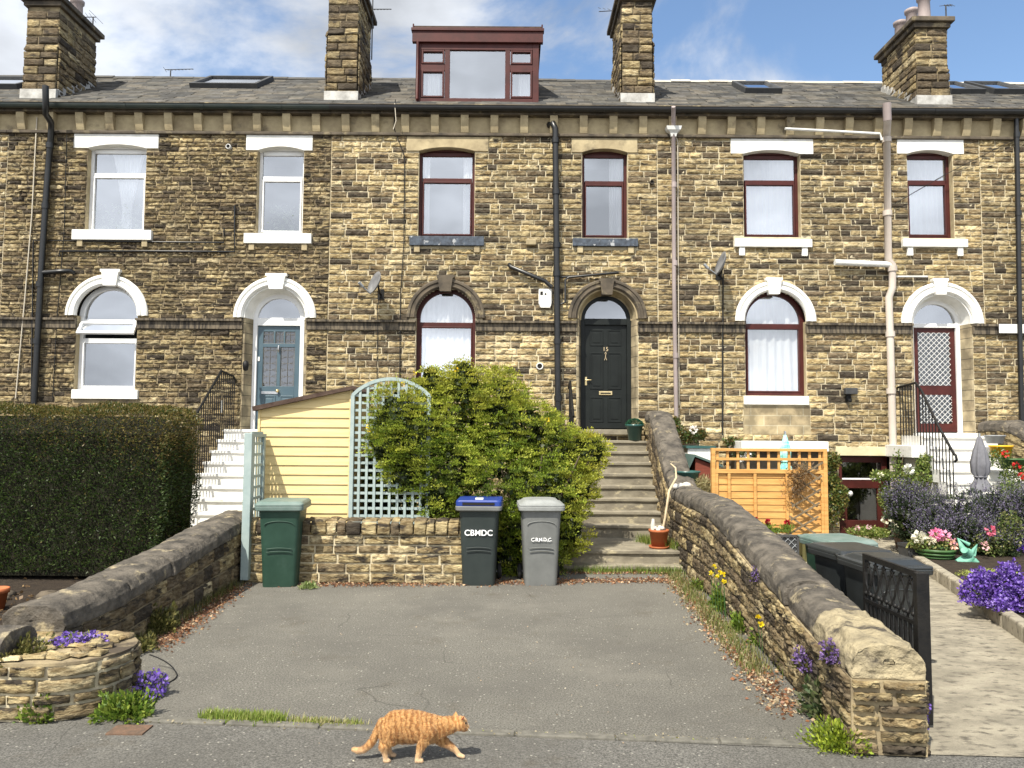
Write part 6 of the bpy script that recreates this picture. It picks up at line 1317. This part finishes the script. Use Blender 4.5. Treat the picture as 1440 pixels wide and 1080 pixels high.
leafy('climbing_plant', 'green climber on the wall between fence and cellar door', 'plant', [E(1170, 650, 14.4, 12, 14), E(1172, 680, 14.4, 10, 14), E(1168, 715, 14.2, 18, 28), E(1182, 700, 14.1, 12, 18)], 2600, .06, [(.1, .14, .03), (.2, .2, .05), (.3, .24, .07), (.05, .08, .02)])
leafy('climbing_rose', 'pale rose climbing around the pink pipe beside the cellar door', 'plant', [E(1243, 670, 13.9, 20, 8), E(1245, 700, 13.9, 10, 22), E(1262, 690, 13.9, 10, 60), E(1290, 672, 13.7, 24, 16), E(1300, 652, 13.7, 12, 14), E(1278, 700, 13.8, 22, 22)], 4200, .055, [(.2, .26, .06), (.3, .34, .1), (.1, .15, .04)], [((W(1246, 730, 13.8)), (.8, .78, .6), .06, 24), (W(1258, 742, 13.8), (.8, .78, .6), .05, 20), (W(1278, 660, 13.6), (.85, .85, .8), .07, 26), (W(1238, 668, 13.7), (.8, .8, .6), .04, 14)], stems=[[W(1258, 748, 13.9), W(1262, 700, 13.9), W(1270, 640, 13.9)], [W(1276, 750, 13.9), W(1273, 700, 13.9), W(1285, 660, 13.8)]])
# lavender mass
lv = thing('lavender_bush', 'large purple grey lavender spreading in front of the white steps', 'shrub', (7.6, 12.1, 0))
lobes = []
for px, py, r, y in ((1290, 732, 38, 12.6), (1330, 742, 45, 12.3), (1375, 740, 45, 12.2), (1415, 732, 40, 12.2), (1268, 712, 24, 12.8), (1350, 765, 40, 11.9), (1310, 757, 28, 12.0), (1400, 770, 30, 11.8), (1460, 730, 40, 12)):
    x, z = FP(px, py, y); rr = r/F*y; lobes.append(((x, y, z), (rr, rr*.8, rr)))
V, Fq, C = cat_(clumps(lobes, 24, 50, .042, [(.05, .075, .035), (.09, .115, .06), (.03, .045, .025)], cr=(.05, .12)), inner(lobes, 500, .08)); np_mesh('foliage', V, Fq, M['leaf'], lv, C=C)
parts = []
for c, r in lobes:
    n = 150; s = sph(n); s[:, 2] = np.abs(s[:, 2])*.9; s[:, 1] = -np.abs(s[:, 1]); b = np.array(c)+s*np.array(r); d = s*.5+[0, -.1, .7]; d = d/np.linalg.norm(d, axis=1)[:, None]
    for q in range(9): P = b+d*(.02+.026*q)+RG.normal(size=(n, 3))*.006; parts.append(leaves(P, d+RG.normal(size=(n, 3))*.6, .028, pick([(.14, .12, .19), (.2, .175, .26), (.09, .08, .12), (.12, .14, .09)], n), ratio=.6))
V, Fq, C = cat_(*parts); np_mesh('flower_spikes', V, Fq, M['petal'], lv, C=C)
# aubrieta and other border plants
def mound(px, py, z, r, *a, **k): x, y = GP(px, py, z); return plant(a[0], a[1], a[2], (x, y, z), r, *a[3:], **k)
kb = [gp(1283, 790), gp(1345, 832), gp(1392, 865), gp(1450, 905), gp(1540, 990)]
mb = MB(); poly = [(p[0], p[1]) for p in kb]+[(9, 5), (9, 13), (6.4, 13)]; mb.add([(x, y, .13) for x, y in poly], [tuple(range(len(poly)))]); tag(mb.build('border_soil', M['soil']), kind='structure')
for i in range(len(kb)-1):
    a, b = Vector(kb[i]), Vector(kb[i+1]); n = max(1, round((b-a).length/.55))
    for j in range(n):
        p, q_ = a.lerp(b, j/n), a.lerp(b, (j+1)/n-.01); mb = MB(); mb.bar((p.x, p.y, .07), (q_.x, q_.y, .07), .13, .17+.02*random.random()); tag(mb.build('kerb_stone', M['concrete'], base=(p.x, p.y, 0), bevel=.02), 'rough concrete kerb stone edging the flower border', 'kerb stone', 'kerb stones of the flower border')
mound(1414, 856, .13, (.37, .4, .44), 'purple_aubrieta', 'large violet flowered mound spilling over the border kerb', 'flowers', 4200, .028, G_DARK+G_BUSH, [(.12, .055, .34), (.2, .11, .5), (.34, .24, .62), (.08, .035, .22)], 5200, .028)
mound(1440, 775, .13, (.3, .3, .3), 'purple_aubrieta', 'smaller violet flower clump at the right picture edge', 'flowers', 900, .028, G_BUSH, [(.14, .05, .5), (.22, .1, .65)], 900, .028)
mound(1388, 812, .13, (.36, .3, .1), 'stonecrop', 'yellow green ground cover creeping over the border kerb', 'plant', 3800, .018, [(.4, .45, .1), (.5, .5, .16), (.25, .32, .06)])
mound(1362, 836, .0, (.16, .2, .16), 'stonecrop', 'darker green trailing clump hanging down the border kerb', 'plant', 1500, .02, [(.15, .24, .05), (.25, .34, .08)])
mound(1436, 770, .13, (.3, .4, .75), 'border_plant', 'bright green feathery plant at the right picture edge', 'plant', 2600, .05, [(.25, .32, .06), (.16, .24, .04), (.35, .4, .1)])
leafy('garden_rose', 'pink flowered plant behind the turquoise ornament', 'plant', [E(1395, 765, 11.6, 26, 18), E(1420, 745, 11.6, 18, 26)], 1500, .05, [(.16, .2, .06), (.3, .3, .12), (.08, .12, .03)], [(W(1393, 746, 11.4), (.8, .2, .3), .06, 20), (W(1385, 768, 11.3), (.85, .5, .5), .05, 16), (W(1340, 760, 11.4), (.85, .4, .5), .04, 14)])
leafy('geranium', 'red flowered geraniums in green pots on the right flank of the white steps', 'flowers', [E(1405, 645, 12.9, 22, 16), E(1425, 668, 12.8, 18, 18), E(1422, 690, 12.7, 20, 14)], 1300, .05, [(.08, .13, .03), (.2, .24, .08)], [(W(1414, 638, 12.7), (.6, .02, .02), .045, 14), (W(1430, 655, 12.6), (.6, .03, .03), .05, 14), (W(1437, 669, 12.6), (.6, .02, .02), .045, 14)])
# pots and troughs
pot('plant_pot', 'yellow plant pot on the white steps', 0, 0, tuple(W(1408, 643, 13.0)), .14, .17, .2, 'pot_yellow')
pot('plant_pot', 'pale grey plant pot high on the white steps beside the flank wall', 0, 0, tuple(W(1399, 624, 13.5)), .12, .16, .15, 'pot_grey')
pot('plant_pot', 'dark green pot of geraniums beneath the yellow pot', 0, 0, tuple(W(1424, 660, 12.9)), .16, .2, .18, 'pot_plastic')
t, (x, y, z) = pot('plant_pot', 'ribbed green bowl of pink and cream flowers by the path', 1317, 797, 0.0, .17, .25, .27, 'pot_plastic')
for i in range(4): mb = MB(); mb.lathe([(.185+.02*i, .05+.045*i), (.2+.02*i, .06+.045*i), (.19+.02*i, .075+.045*i)], (x, y, 0), 28); mb.build('pot_rib', M['pot_plastic'], t)
leafy('bedding_flowers', 'pink and cream bedding flowers in the ribbed green bowl', 'flowers', [((x-.05, y, .34), (.3, .2, .14)), ((x-.25, y, .33), (.15, .15, .1))], 900, .05, [(.14, .2, .05), (.3, .3, .1)], [((x-.05, y-.1, .48), (.85, .3, .5), .07, 40), ((x+.08, y-.1, .46), (.85, .4, .55), .06, 26), ((x-.3, y-.1, .44), (.8, .78, .65), .07, 50), ((x-.15, y-.15, .4), (.8, .75, .6), .05, 30), ((x+.18, y-.15, .34), (.85, .5, .4), .05, 24)])
def tub(label, px, py, wd, dp, h, mat, z=0.0, name='garden_trough', rz=0):
    x, y = GP(px, py, z); t = thing(name, label, 'planter', (x, y, z)); mb = MB()
    mb.loft([[(x-wd/2*k, y+(.08)*(1-k), z+zz), (x+wd/2*k, y+.08*(1-k), z+zz), (x+wd/2*k, y+dp, z+zz), (x-wd/2*k, y+dp, z+zz)] for zz, k in ((0, .85), (h*.85, .98), (h*.86, 1.03), (h, 1.03))], cap1=False); mb.build('trough_body', M[mat], t)
    mb = MB(); mb.add([(x-wd/2*.97, y, z+h*.93), (x+wd/2*.97, y, z+h*.93), (x+wd/2*.97, y+dp, z+h*.93), (x-wd/2*.97, y+dp, z+h*.93)], [(0, 1, 2, 3)]); mb.build('trough_soil', M['soil'], t); return t
tub('charcoal stone trough beside the ribbed green bowl', 1293, 795, .34, .3, .3, 'charcoal'); tub('brown glazed trough at the foot of the pink pipe', 1296, 775, .6, .35, .32, 'rust')
# turquoise frog-like ornament: generic curled figure
x, y = GP(1361, 800, .02); t = thing('garden_ornament', 'small turquoise garden ornament of a crouching creature', 'ornament', (x, y, 0)); mb = MB()
mb.tube([(x-.16, y, .1), (x-.04, y, .12), (x+.05, y, .2), (x-.02, y-.04, .28)], [.05, .1, .08, .05], 10); mb.tube([(x-.02, y-.04, .24), (x-.1, y-.1, .3)], [.07, .05], 10); mb.build('ornament_body', M['verdigris'], t, sub=1)
mb = MB(); mb.tube([(x-.04, y+.02, .28), (x-.1, y+.04, .44), (x+.04, y+.02, .36)], [.05, .02, .03], 8); mb.tube([(x+.04, y, .22), (x+.14, y, .36), (x+.1, y, .2)], [.04, .015, .02], 8); mb.build('ornament_wing', M['verdigris'], t)
mb = MB(); mb.tube([(x+.05, y-.05, .15), (x+.14, y-.08, .06), (x+.2, y-.12, .04)], [.05, .035, .02], 8); mb.tube([(x-.1, y-.06, .1), (x-.18, y-.1, .04), (x-.24, y-.12, .03)], [.04, .03, .02], 8); mb.build('ornament_leg', M['verdigris'], t)
# planters in front of the fence
def gridplanter():
    x0, y = GP(1056, 792); x1 = GP(1123, 792)[0]; h = FP(1090, 752, y)[1]; t = thing('lattice_planter', 'charcoal planter box with pale diamond lattice front before the pine fence', 'planter', ((x0+x1)/2, y, 0))
    mb = MB(); mb.box(x0+.02, x1-.02, y+.02, y+.35, 0, h-.03); mb.build('planter_box', M['charcoal'], t)
    mb = MB(); frame_rect(mb, x0, x1, 0.0, h, .035, y-.01, y+.02); mb.build('planter_frame', M['charcoal'], t, bevel=.003)
    mb = MB(); W_ = x1-x0-.07; Hh = h-.07; st = .1; 
    for sg in (1, -1):
        k = -int(Hh/st)-1
        while k*st < W_:
            lo = max(0, -k*st); hi = min(Hh, W_-k*st)
            if hi-lo > .02:
                f = (lambda s: x0+.035+k*st+s) if sg > 0 else (lambda s: x1-.035-k*st-s); mb.tube([(f(lo), y+.008, .035+lo), (f(hi), y+.008, .035+hi)], .006, 4)
            k += 1
    mb.build('lattice', M['pot_grey'], t)
    mb = MB(); mb.box(x0+.03, x1-.03, y+.03, y+.33, h-.03, h-.02); mb.build('planter_soil', M['pebble'], t); return x0, x1, y, h
x0, x1, y, h = gridplanter()
for i, (px, py, red) in enumerate(((1063, 731, 1), (1080, 734, 1), (1107, 735, 1), (1092, 742, 0))):
    X_, Y_, Z_ = W(px, py, y+.18); t = thing('carnation', ['red flowered plant on a thin stem, leftmost in the lattice planter', 'red flowered plant second from left in the lattice planter', 'red flowered plant rightmost in the lattice planter', 'plant without blossom between the red flowers of the lattice planter'][i], 'flower', (X_, Y_, h-.02), 'flowers of the lattice planter')
    n = 220; s = RG.random(n); P = np.stack([X_+RG.normal(size=n)*.04, Y_+RG.normal(size=n)*.03, h+(Z_-h-.03)*s*.8], 1); V, Fq, C = leaves(P, RG.normal(size=(n, 3))*.5+[0, 0, .8], .06, pick(G_FRESH, n), ratio=.25); np_mesh('foliage', V, Fq, M['leaf'], t, C=C)
    mb = MB(); mb.tube([(X_, Y_, h-.02), (X_, Y_, Z_)], .004, 5); mb.build('stem', M['pot_plastic'], t)
    if red: s = sph(24); V, Fq, C = leaves(np.array([X_, Y_, Z_])+s*.012, s+[0, 0, .3], .045, pick([(.4, .02, .03), (.3, .01, .02)], 24), ratio=.9); np_mesh('blossom', V, Fq, M['petal'], t, C=C)
a = GP(1129, 790); b = GP(1154, 790); h2 = FP(1140, 752, a[1])[1]; t = thing('wooden_planter', 'small olive wooden planter right of the lattice planter', 'planter', ((a[0]+b[0])/2, a[1], 0))
mb = MB(); mb.box(a[0], b[0], a[1]+.01, a[1]+.32, .04, h2-.04); mb.build('planter_box', M['woodgreen'], t)
mb = MB(); frame_rect(mb, a[0]-.01, b[0]+.01, .0, h2, .045, a[1]-.02, a[1]+.009); mb.build('planter_frame', M['woodgreen'], t, bevel=.003)
leafy('shrub', 'low green and pink shrub in front of the cellar door', 'shrub', [E(1215, 748, 12.6, 26, 9), E(1232, 750, 12.5, 20, 8)], 1500, .04, [(.2, .26, .05), (.1, .15, .03), (.3, .32, .1)], [(W(1205, 743, 12.4), (.75, .5, .5), .035, 20), (W(1222, 741, 12.4), (.7, .45, .5), .03, 16)])
# closed parasols
def parasol(label, px, ytop, ybot, Y, r, mat, group='closed garden parasols', pole=.0, waist=.75):
    x, y, zt = W(px, ytop, Y); zb = FP(px, ybot, Y)[1]; h = zt-zb; t = thing('parasol', label, 'parasol', (x, Y, pole), group)
    mb = MB(); rings = []; n = 32
    for s, k in ((0, .08), (.06, .25), (.3, .72), (.5, .95), (.66, .92), (waist, .62), (waist+.03, .6), (.9, .95), (1, 1.1)):
        rings.append([(x+r*k*(1+.22*math.sin(i*2*PI/n*8+s*3))*math.cos(2*PI*i/n), Y+r*k*(1+.22*math.sin(i*2*PI/n*8+s*3))*math.sin(2*PI*i/n), zt-h*s+(.03*math.sin(i*1.9) if s == 1 else 0)) for i in range(n)])
    mb.loft(rings, smooth=True); mb.build('canopy', M[mat], t)
    mb = MB(); mb.tube([(x, Y, pole), (x, Y, zt+.03)], .02); mb.build('pole', M['steel'], t)
    mb = MB(); mb.tube([(x+r*.66*math.cos(a), Y+r*.66*math.sin(a), zt-h*waist) for a in np.linspace(0, 2*PI, 13)[:-1]], .018, 6, closed=True); mb.build('tie_band', M[mat], t); return t
parasol('closed dark grey parasol in front of the white steps', 1377, 612, 690, 12.6, .13, 'canvas')
parasol('closed turquoise patterned parasol behind the pine fence', 1104, 609, 662, 12.7, .085, 'teal')
# things behind the fence
t = thing('storage_cupboard', 'white cupboard with a green top beside the right wall', 'cupboard', W(984, 650, 13.6)); a = W(967, 627, 13.6); b = W(1004, 655, 13.6)
mb = MB(); mb.box(a[0], b[0], 13.6, 14.1, .0, a[2]-.04); mb.build('cabinet', M['white'], t, bevel=.005); mb = MB(); mb.box(a[0]-.03, b[0]+.03, 13.56, 14.12, a[2]-.039, a[2]); mb.build('worktop', M['pot_green'], t)
a = W(1036, 620, 14.0); b = W(1156, 633, 14.0); t = thing('white_canopy', 'white flat roofed lean-to behind the pine fence under the arched window', 'lean-to', (a[0], 14.0, 0))
mb = MB(); mb.box(a[0], b[0], 13.7, 14.6, b[2]-.02, a[2]); mb.build('flat_roof', M['white'], t, bevel=.008)
mb = MB(); mb.box(a[0]+.05, b[0]-.05, 13.9, 14.6, 0, b[2]-.021); mb.build('lean_to_wall', M['ashlar_dark'], t)
t = thing('small_shed', 'small red brown wooden store with a grey green roof by the wall', 'shed', W(985, 668, 12.9)); a = W(962, 640, 12.8); b = W(1003, 653, 12.8); m_ = W(976, 642, 12.8); c = W(1003, 690, 12.8)
mb = MB(); mb.loft([[(m_[0]+.02, y, 0), (c[0]+.1, y, 0), (c[0]+.1, y, b[2]-.04), (m_[0]+.02, y, m_[2]-.03)] for y in (12.8, 13.4)]); mb.build('store_body', M['redwood'], t)
mb = MB(); mb.loft([[(m_[0]-.0, y, m_[2]), (c[0]+.15, y, b[2]-.05), (c[0]+.15, y, b[2]-.01), (m_[0], y, m_[2]+.035)] for y in (12.74, 13.45)]); mb.loft([[(m_[0]-.16, y, m_[2]-.34), (m_[0], y, m_[2]), (m_[0], y, m_[2]+.035), (m_[0]-.18, y, m_[2]-.3)] for y in (12.74, 13.45)]); mb.build('store_roof', M['roofgreen'], t)
a = W(966, 680, 12.2); tub('teal plastic tub behind the right wall', 0, 0, .3, .3, .3, 'pot_green') if False else None
t = thing('plastic_tub', 'teal plastic tub between the right wall and the pale dry plant', 'tub', (a[0], 12.2, .6)); mb = MB(); mb.lathe([(0, 0), (.15, 0), (.19, .3), (.21, .3), (.21, .33), (.18, .33), (.14, .05), (0, .05)], (a[0], 12.2, a[2]-.13), 22); mb.build('tub_body', M['pot_green'], t)
mb = MB(); mb.lathe([(.15, 0), (.15, a[2]-.13)], (a[0], 12.2, 0), 12); mb.build('tub_stand', M['oldwood'], t)
leafy('dry_grass_plant', 'pale dry tufted plant left of the pine fence', 'plant', [E(988, 684, 12.1, 17, 15), E(990, 690, 12.1, 14, 14)], 2600, .07, [(.4, .34, .17), (.28, .26, .12), (.5, .44, .25)], ratio=.12, stems=[[W(988, 690, 12.1), (W(988, 690, 12.1)[0], 12.1, 0)]])
leafy('climbing_plant', 'reddish green shrub climbing beside the top of the right wall', 'plant', [E(950, 600, 14.3, 8, 14), E(958, 613, 14.2, 12, 14), E(972, 615, 14.2, 14, 10), E(985, 612, 14.3, 10, 7), E(1030, 622, 14.2, 14, 8)], 2300, .05, [(.1, .07, .02), (.07, .1, .03), (.16, .11, .03), (.1, .16, .04)], [(W(975, 604, 14.1), (.85, .8, .75), .06, 20)], stems=[[W(952, 640, 14.3), W(950, 600, 14.3)]])
leafy('white_flowered_plant', 'white flowers showing through the lattice top of the pine fence', 'flowers', [E(1048, 641, 12.6, 20, 7)], 300, .05, G_DARK, [(W(1052, 641, 12.5), (.8, .8, .8), .05, 24), (W(1042, 645, 12.5), (.8, .8, .78), .04, 18)])
# ================================================================ ginger cat
CY = 4.62
def cp(cx, cy, dy=0): x, z = FP(480+cx/7.2, 985+cy/7.2, CY+dy); return Vector((x, CY+dy, z))
S_ = CY/F/7.2
def capsule(mb, a, b, ra, rb, n=14, sy=1.0):
    a, b = Vector(a), Vector(b); t = (b-a); L_ = t.length; t.normalize(); u = t.cross(Vector((0, 1, 0)));
    if u.length < .1: u = t.cross(Vector((1, 0, 0)))
    u.normalize(); v = t.cross(u); rings = []
    prof = [(-math.cos(x)*ra, math.sin(x)*ra) for x in np.linspace(.15, PI/2, 5)]+[(L_+math.sin(x)*rb, math.cos(x)*rb) for x in np.linspace(0, PI/2-.15, 5)]
    for h, r in prof: rings.append([a+t*h+(u*math.cos(2*PI*i/n)+v*math.sin(2*PI*i/n)*sy)*r for i in range(n)])
    mb.loft(rings)
cat = thing('cat', 'ginger tabby cat walking to the right across the pavement', 'cat', (cp(700, 0)[0], CY, 0))
mb = MB()
def chain(pts, sy=1.0, dy=0):
    for (x0, y0, r0), (x1, y1, r1) in zip(pts, pts[1:]): capsule(mb, cp(x0, y0, dy), cp(x1, y1, dy), r0*S_, r1*S_, sy=sy)
chain([(470, 250, 92), (560, 238, 136), (680, 248, 150), (790, 262, 148), (900, 272, 132), (980, 270, 112), (1060, 250, 88), (1140, 232, 76)], .66)
chain([(900, 330, 90), (990, 300, 80)], .8)
# head: skull, cheeks, muzzle, chin
capsule(mb, cp(1170, 222), cp(1205, 222), 66*S_, 68*S_); capsule(mb, cp(1200, 255, -.012), cp(1235, 258, -.012), 44*S_, 34*S_); capsule(mb, cp(1200, 255, .012), cp(1235, 258, .012), 44*S_, 34*S_)
capsule(mb, cp(1225, 235), cp(1268, 262), 44*S_, 27*S_); capsule(mb, cp(1235, 285), cp(1262, 284), 24*S_, 20*S_)
# ears
for dy, (bx, by), (tx, ty) in ((.026, (1163, 172), (1160, 103)), (-.028, (1212, 190), (1243, 152))):
    a = cp(bx, by, dy); b = cp(tx, ty, dy*1.15); capsule(mb, a-Vector((.006, 0, .004)), b, 26*S_, 6*S_, sy=.5); capsule(mb, a+Vector((.007, 0, -.004)), b, 24*S_, 6*S_, sy=.5)
# tail
chain([(420, 225, 50), (385, 270, 36), (350, 340, 33), (318, 400, 33), (275, 455, 33), (225, 492, 32), (170, 500, 30), (122, 488, 22)])
NR = -.035; FR_ = .035
# hind legs: near one back, far one forward
GZ = cp(770, 625, NR).z-.001
def leg(f):
    n0 = len(mb.V); f(); vs = mb.V[n0:]; lo = min(v[2] for v in vs)-GZ
    mb.V[n0:] = [(v[0], v[1], v[2]-lo*max(0, 1-(v[2]-GZ)/.16)) for v in vs]
leg(lambda: (chain([(480, 300, 105), (478, 370, 90), (450, 430, 62), (425, 470, 42)], .6, NR*.6), chain([(425, 470, 42), (440, 540, 28), (452, 600, 24)], 1, NR), chain([(448, 610, 25), (475, 614, 22)], 1.1, NR)))
leg(lambda: (chain([(540, 330, 90), (530, 400, 66), (475, 470, 42), (470, 500, 34)], .6, FR_*.7), chain([(470, 500, 34), (487, 560, 25), (500, 590, 24)], 1, FR_), chain([(505, 602, 24), (535, 605, 21)], 1.1, FR_)))
# front legs: near one upright, far one reaching
leg(lambda: (chain([(880, 300, 90), (850, 380, 62), (812, 450, 42), (790, 520, 31), (772, 590, 27)], .75, NR), chain([(770, 608, 27), (808, 613, 23)], 1.1, NR)))
leg(lambda: (chain([(960, 340, 80), (1030, 420, 55), (1090, 465, 40), (1150, 510, 31), (1185, 560, 26)], .75, FR_*.8), chain([(1190, 572, 26), (1232, 590, 22)], 1.1, FR_*.8)))
for dx, z in ((640, 410),): capsule(mb, cp(600, 380), cp(720, 385), 45*S_, 40*S_, sy=.8)
zmin = GZ+.006
mb.V = [(v[0], v[1], v[2]-zmin+.0) for v in mb.V]; CZ = -zmin
def cat_material():
    m = bpy.data.materials.new('ginger tabby fur'); m.use_nodes = True; nt = m.node_tree; N, L = nt.nodes, nt.links; p = N['Principled BSDF']; p.inputs['Roughness'].default_value = .8; p.inputs['Specular IOR Level'].default_value = .15
    p.inputs['Sheen Weight'].default_value = .3
    g = N.new('ShaderNodeTexCoord'); mp = N.new('ShaderNodeMapping'); mp.inputs['Rotation'].default_value = (0, math.radians(8), 0); L.new(g.outputs['Object'], mp.inputs[0])
    w = N.new('ShaderNodeTexWave'); w.wave_type = 'BANDS'; w.bands_direction = 'X'; w.inputs['Scale'].default_value = 10.5; w.inputs['Distortion'].default_value = 8; w.inputs['Detail'].default_value = 4; w.inputs['Detail Scale'].default_value = 1.6; L.new(mp.outputs[0], w.inputs['Vector'])
    r = N.new('ShaderNodeMapRange'); r.inputs[1].default_value = .45; r.inputs[2].default_value = .95; r.inputs[4].default_value = .7; nb = N.new('ShaderNodeTexNoise'); nb.inputs['Scale'].default_value = 20; nb.inputs['Detail'].default_value = 3; L.new(g.outputs['Object'], nb.inputs['Vector']); ma = N.new('ShaderNodeMath'); ma.operation = 'MULTIPLY_ADD'; ma.inputs[1].default_value = 2.4; L.new(nb.outputs['Fac'], ma.inputs[0]); mb_ = N.new('ShaderNodeMath'); mb_.operation = 'SUBTRACT'; mb_.inputs[1].default_value = 1.15; L.new(w.outputs['Fac'], ma.inputs[2]); L.new(ma.outputs[0], mb_.inputs[0]); L.new(mb_.outputs[0], r.inputs[0])
    n = N.new('ShaderNodeTexNoise'); n.inputs['Scale'].default_value = 90; n.inputs['Detail'].default_value = 5; L.new(g.outputs['Object'], n.inputs['Vector'])
    def mix(f, a, b):
        x = N.new('ShaderNodeMix'); x.data_type = 'RGBA'
        if isinstance(f, float): x.inputs[0].default_value = f
        else: L.new(f, x.inputs[0])
        for i, c in ((6, a), (7, b)):
            if isinstance(c, tuple): x.inputs[i].default_value = (*c, 1)
            else: L.new(c, x.inputs[i])
        return x.outputs[2]
    c = mix(r.outputs[0], (.55, .32, .13), (.22, .07, .012))
    nf = N.new('ShaderNodeMath'); nf.operation = 'MULTIPLY'; nf.inputs[1].default_value = .5; L.new(n.outputs['Fac'], nf.inputs[0])
    c = mix(nf.outputs[0], c, (.42, .2, .06))
    s = N.new('ShaderNodeSeparateXYZ'); L.new(g.outputs['Object'], s.inputs[0])
    f = N.new('ShaderNodeMapRange'); f.inputs[1].default_value = .09; f.inputs[2].default_value = .015; f.inputs[3].default_value = 0; f.inputs[4].default_value = .75; L.new(s.outputs[2], f.inputs[0]); c = mix(f.outputs[0], c, (.58, .42, .26))
    L.new(c, p.inputs['Base Color'])
    b = N.new('ShaderNodeBump'); b.inputs['Strength'].default_value = .5; b.inputs['Distance'].default_value = .004; n3 = N.new('ShaderNodeTexNoise'); n3.inputs['Scale'].default_value = 260; mp3 = N.new('ShaderNodeMapping'); mp3.inputs['Scale'].default_value = (.4, 1, 1); L.new(g.outputs['Object'], mp3.inputs[0]); L.new(mp3.outputs[0], n3.inputs['Vector']); L.new(n3.outputs['Fac'], b.inputs['Height']); L.new(b.outputs[0], p.inputs['Normal'])
    return m
M['fur'] = cat_material()
tmp = mb.build('body', M['fur'], cat); rm = tmp.modifiers.new('remesh', 'REMESH'); rm.mode = 'VOXEL'; rm.voxel_size = .0036; rm.use_smooth_shade = True; sm = tmp.modifiers.new('smooth', 'SMOOTH'); sm.factor = .6; sm.iterations = 7
me = bpy.data.meshes.new_from_object(tmp.evaluated_get(bpy.context.evaluated_depsgraph_get())); tmp.modifiers.clear(); tmp.data = me
nv = len(me.vertices); VV = np.empty(nv*3); me.vertices.foreach_get('co', VV); VV = VV.reshape(-1, 3); NN = np.empty(nv*3); me.vertices.foreach_get('normal', NN); NN = NN.reshape(-1, 3)
VV = VV+np.array(ORG[cat.name]); n = 42000; k = RG.integers(0, nv, n); P = VV[k]+RG.normal(size=(n, 3))*.0012-NN[k]*.001
flow = np.tile([-.9, 0, -.35], (n, 1)); low = (P[:, 2] < .13)[:, None]; flow = np.where(low, [0.1, 0, -1.], flow); D = flow-NN[k]*(flow*NN[k]).sum(1)[:, None]+NN[k]*.38+RG.normal(size=(n, 3))*.22
hs = np.where(P[:, 2] < .07, .006, .011)*(.6+.8*RG.random(n)); hs = np.where(P[:, 0] > cp(1150, 200).x, hs*.55, hs)
V, Fq, C = leaves(P, D, hs, np.ones((n, 3)), ratio=.13, fold=.1); np_mesh('fur_coat', V, Fq, M['fur'], cat, C=C)
up = Vector((0, 0, CZ))
mb = MB(); c = cp(1262, 222, -.026)+up; mb.lathe([(0, -.004), (.005, -.002), (.005, .002), (0, .004)], c, 10, 'y'); mb.build('eye', M['rubber'], cat)
mb = MB(); c = cp(1262, 222, .026)+up; mb.lathe([(0, -.004), (.005, -.002), (.005, .002), (0, .004)], c, 10, 'y'); mb.build('eye', M['rubber'], cat)
mb = MB(); c = cp(1288, 258)+up; mb.lathe([(0, -.003), (.005, 0), (0, .004)], c, 8, 'x'); mb.build('nose', M['terracotta'], cat)
mb = MB(); c = cp(1226, 182, -.040)+up; mb.add([c+Vector((-.009, 0, -.006)), c+Vector((.006, 0, -.002)), c+Vector((.013, 0, .024))], [(0, 1, 2)]); mb.build('inner_ear', M['redwood'], cat)
mb = MB()
for i in range(5):
    for s in (-1, 1): a = cp(1280, 268+i*3, s*.012)+up; mb.tube([a, a+Vector((.02, s*.035, .004*i-.012))], .00018, 3)
mb.build('whiskers', M['white'], cat)
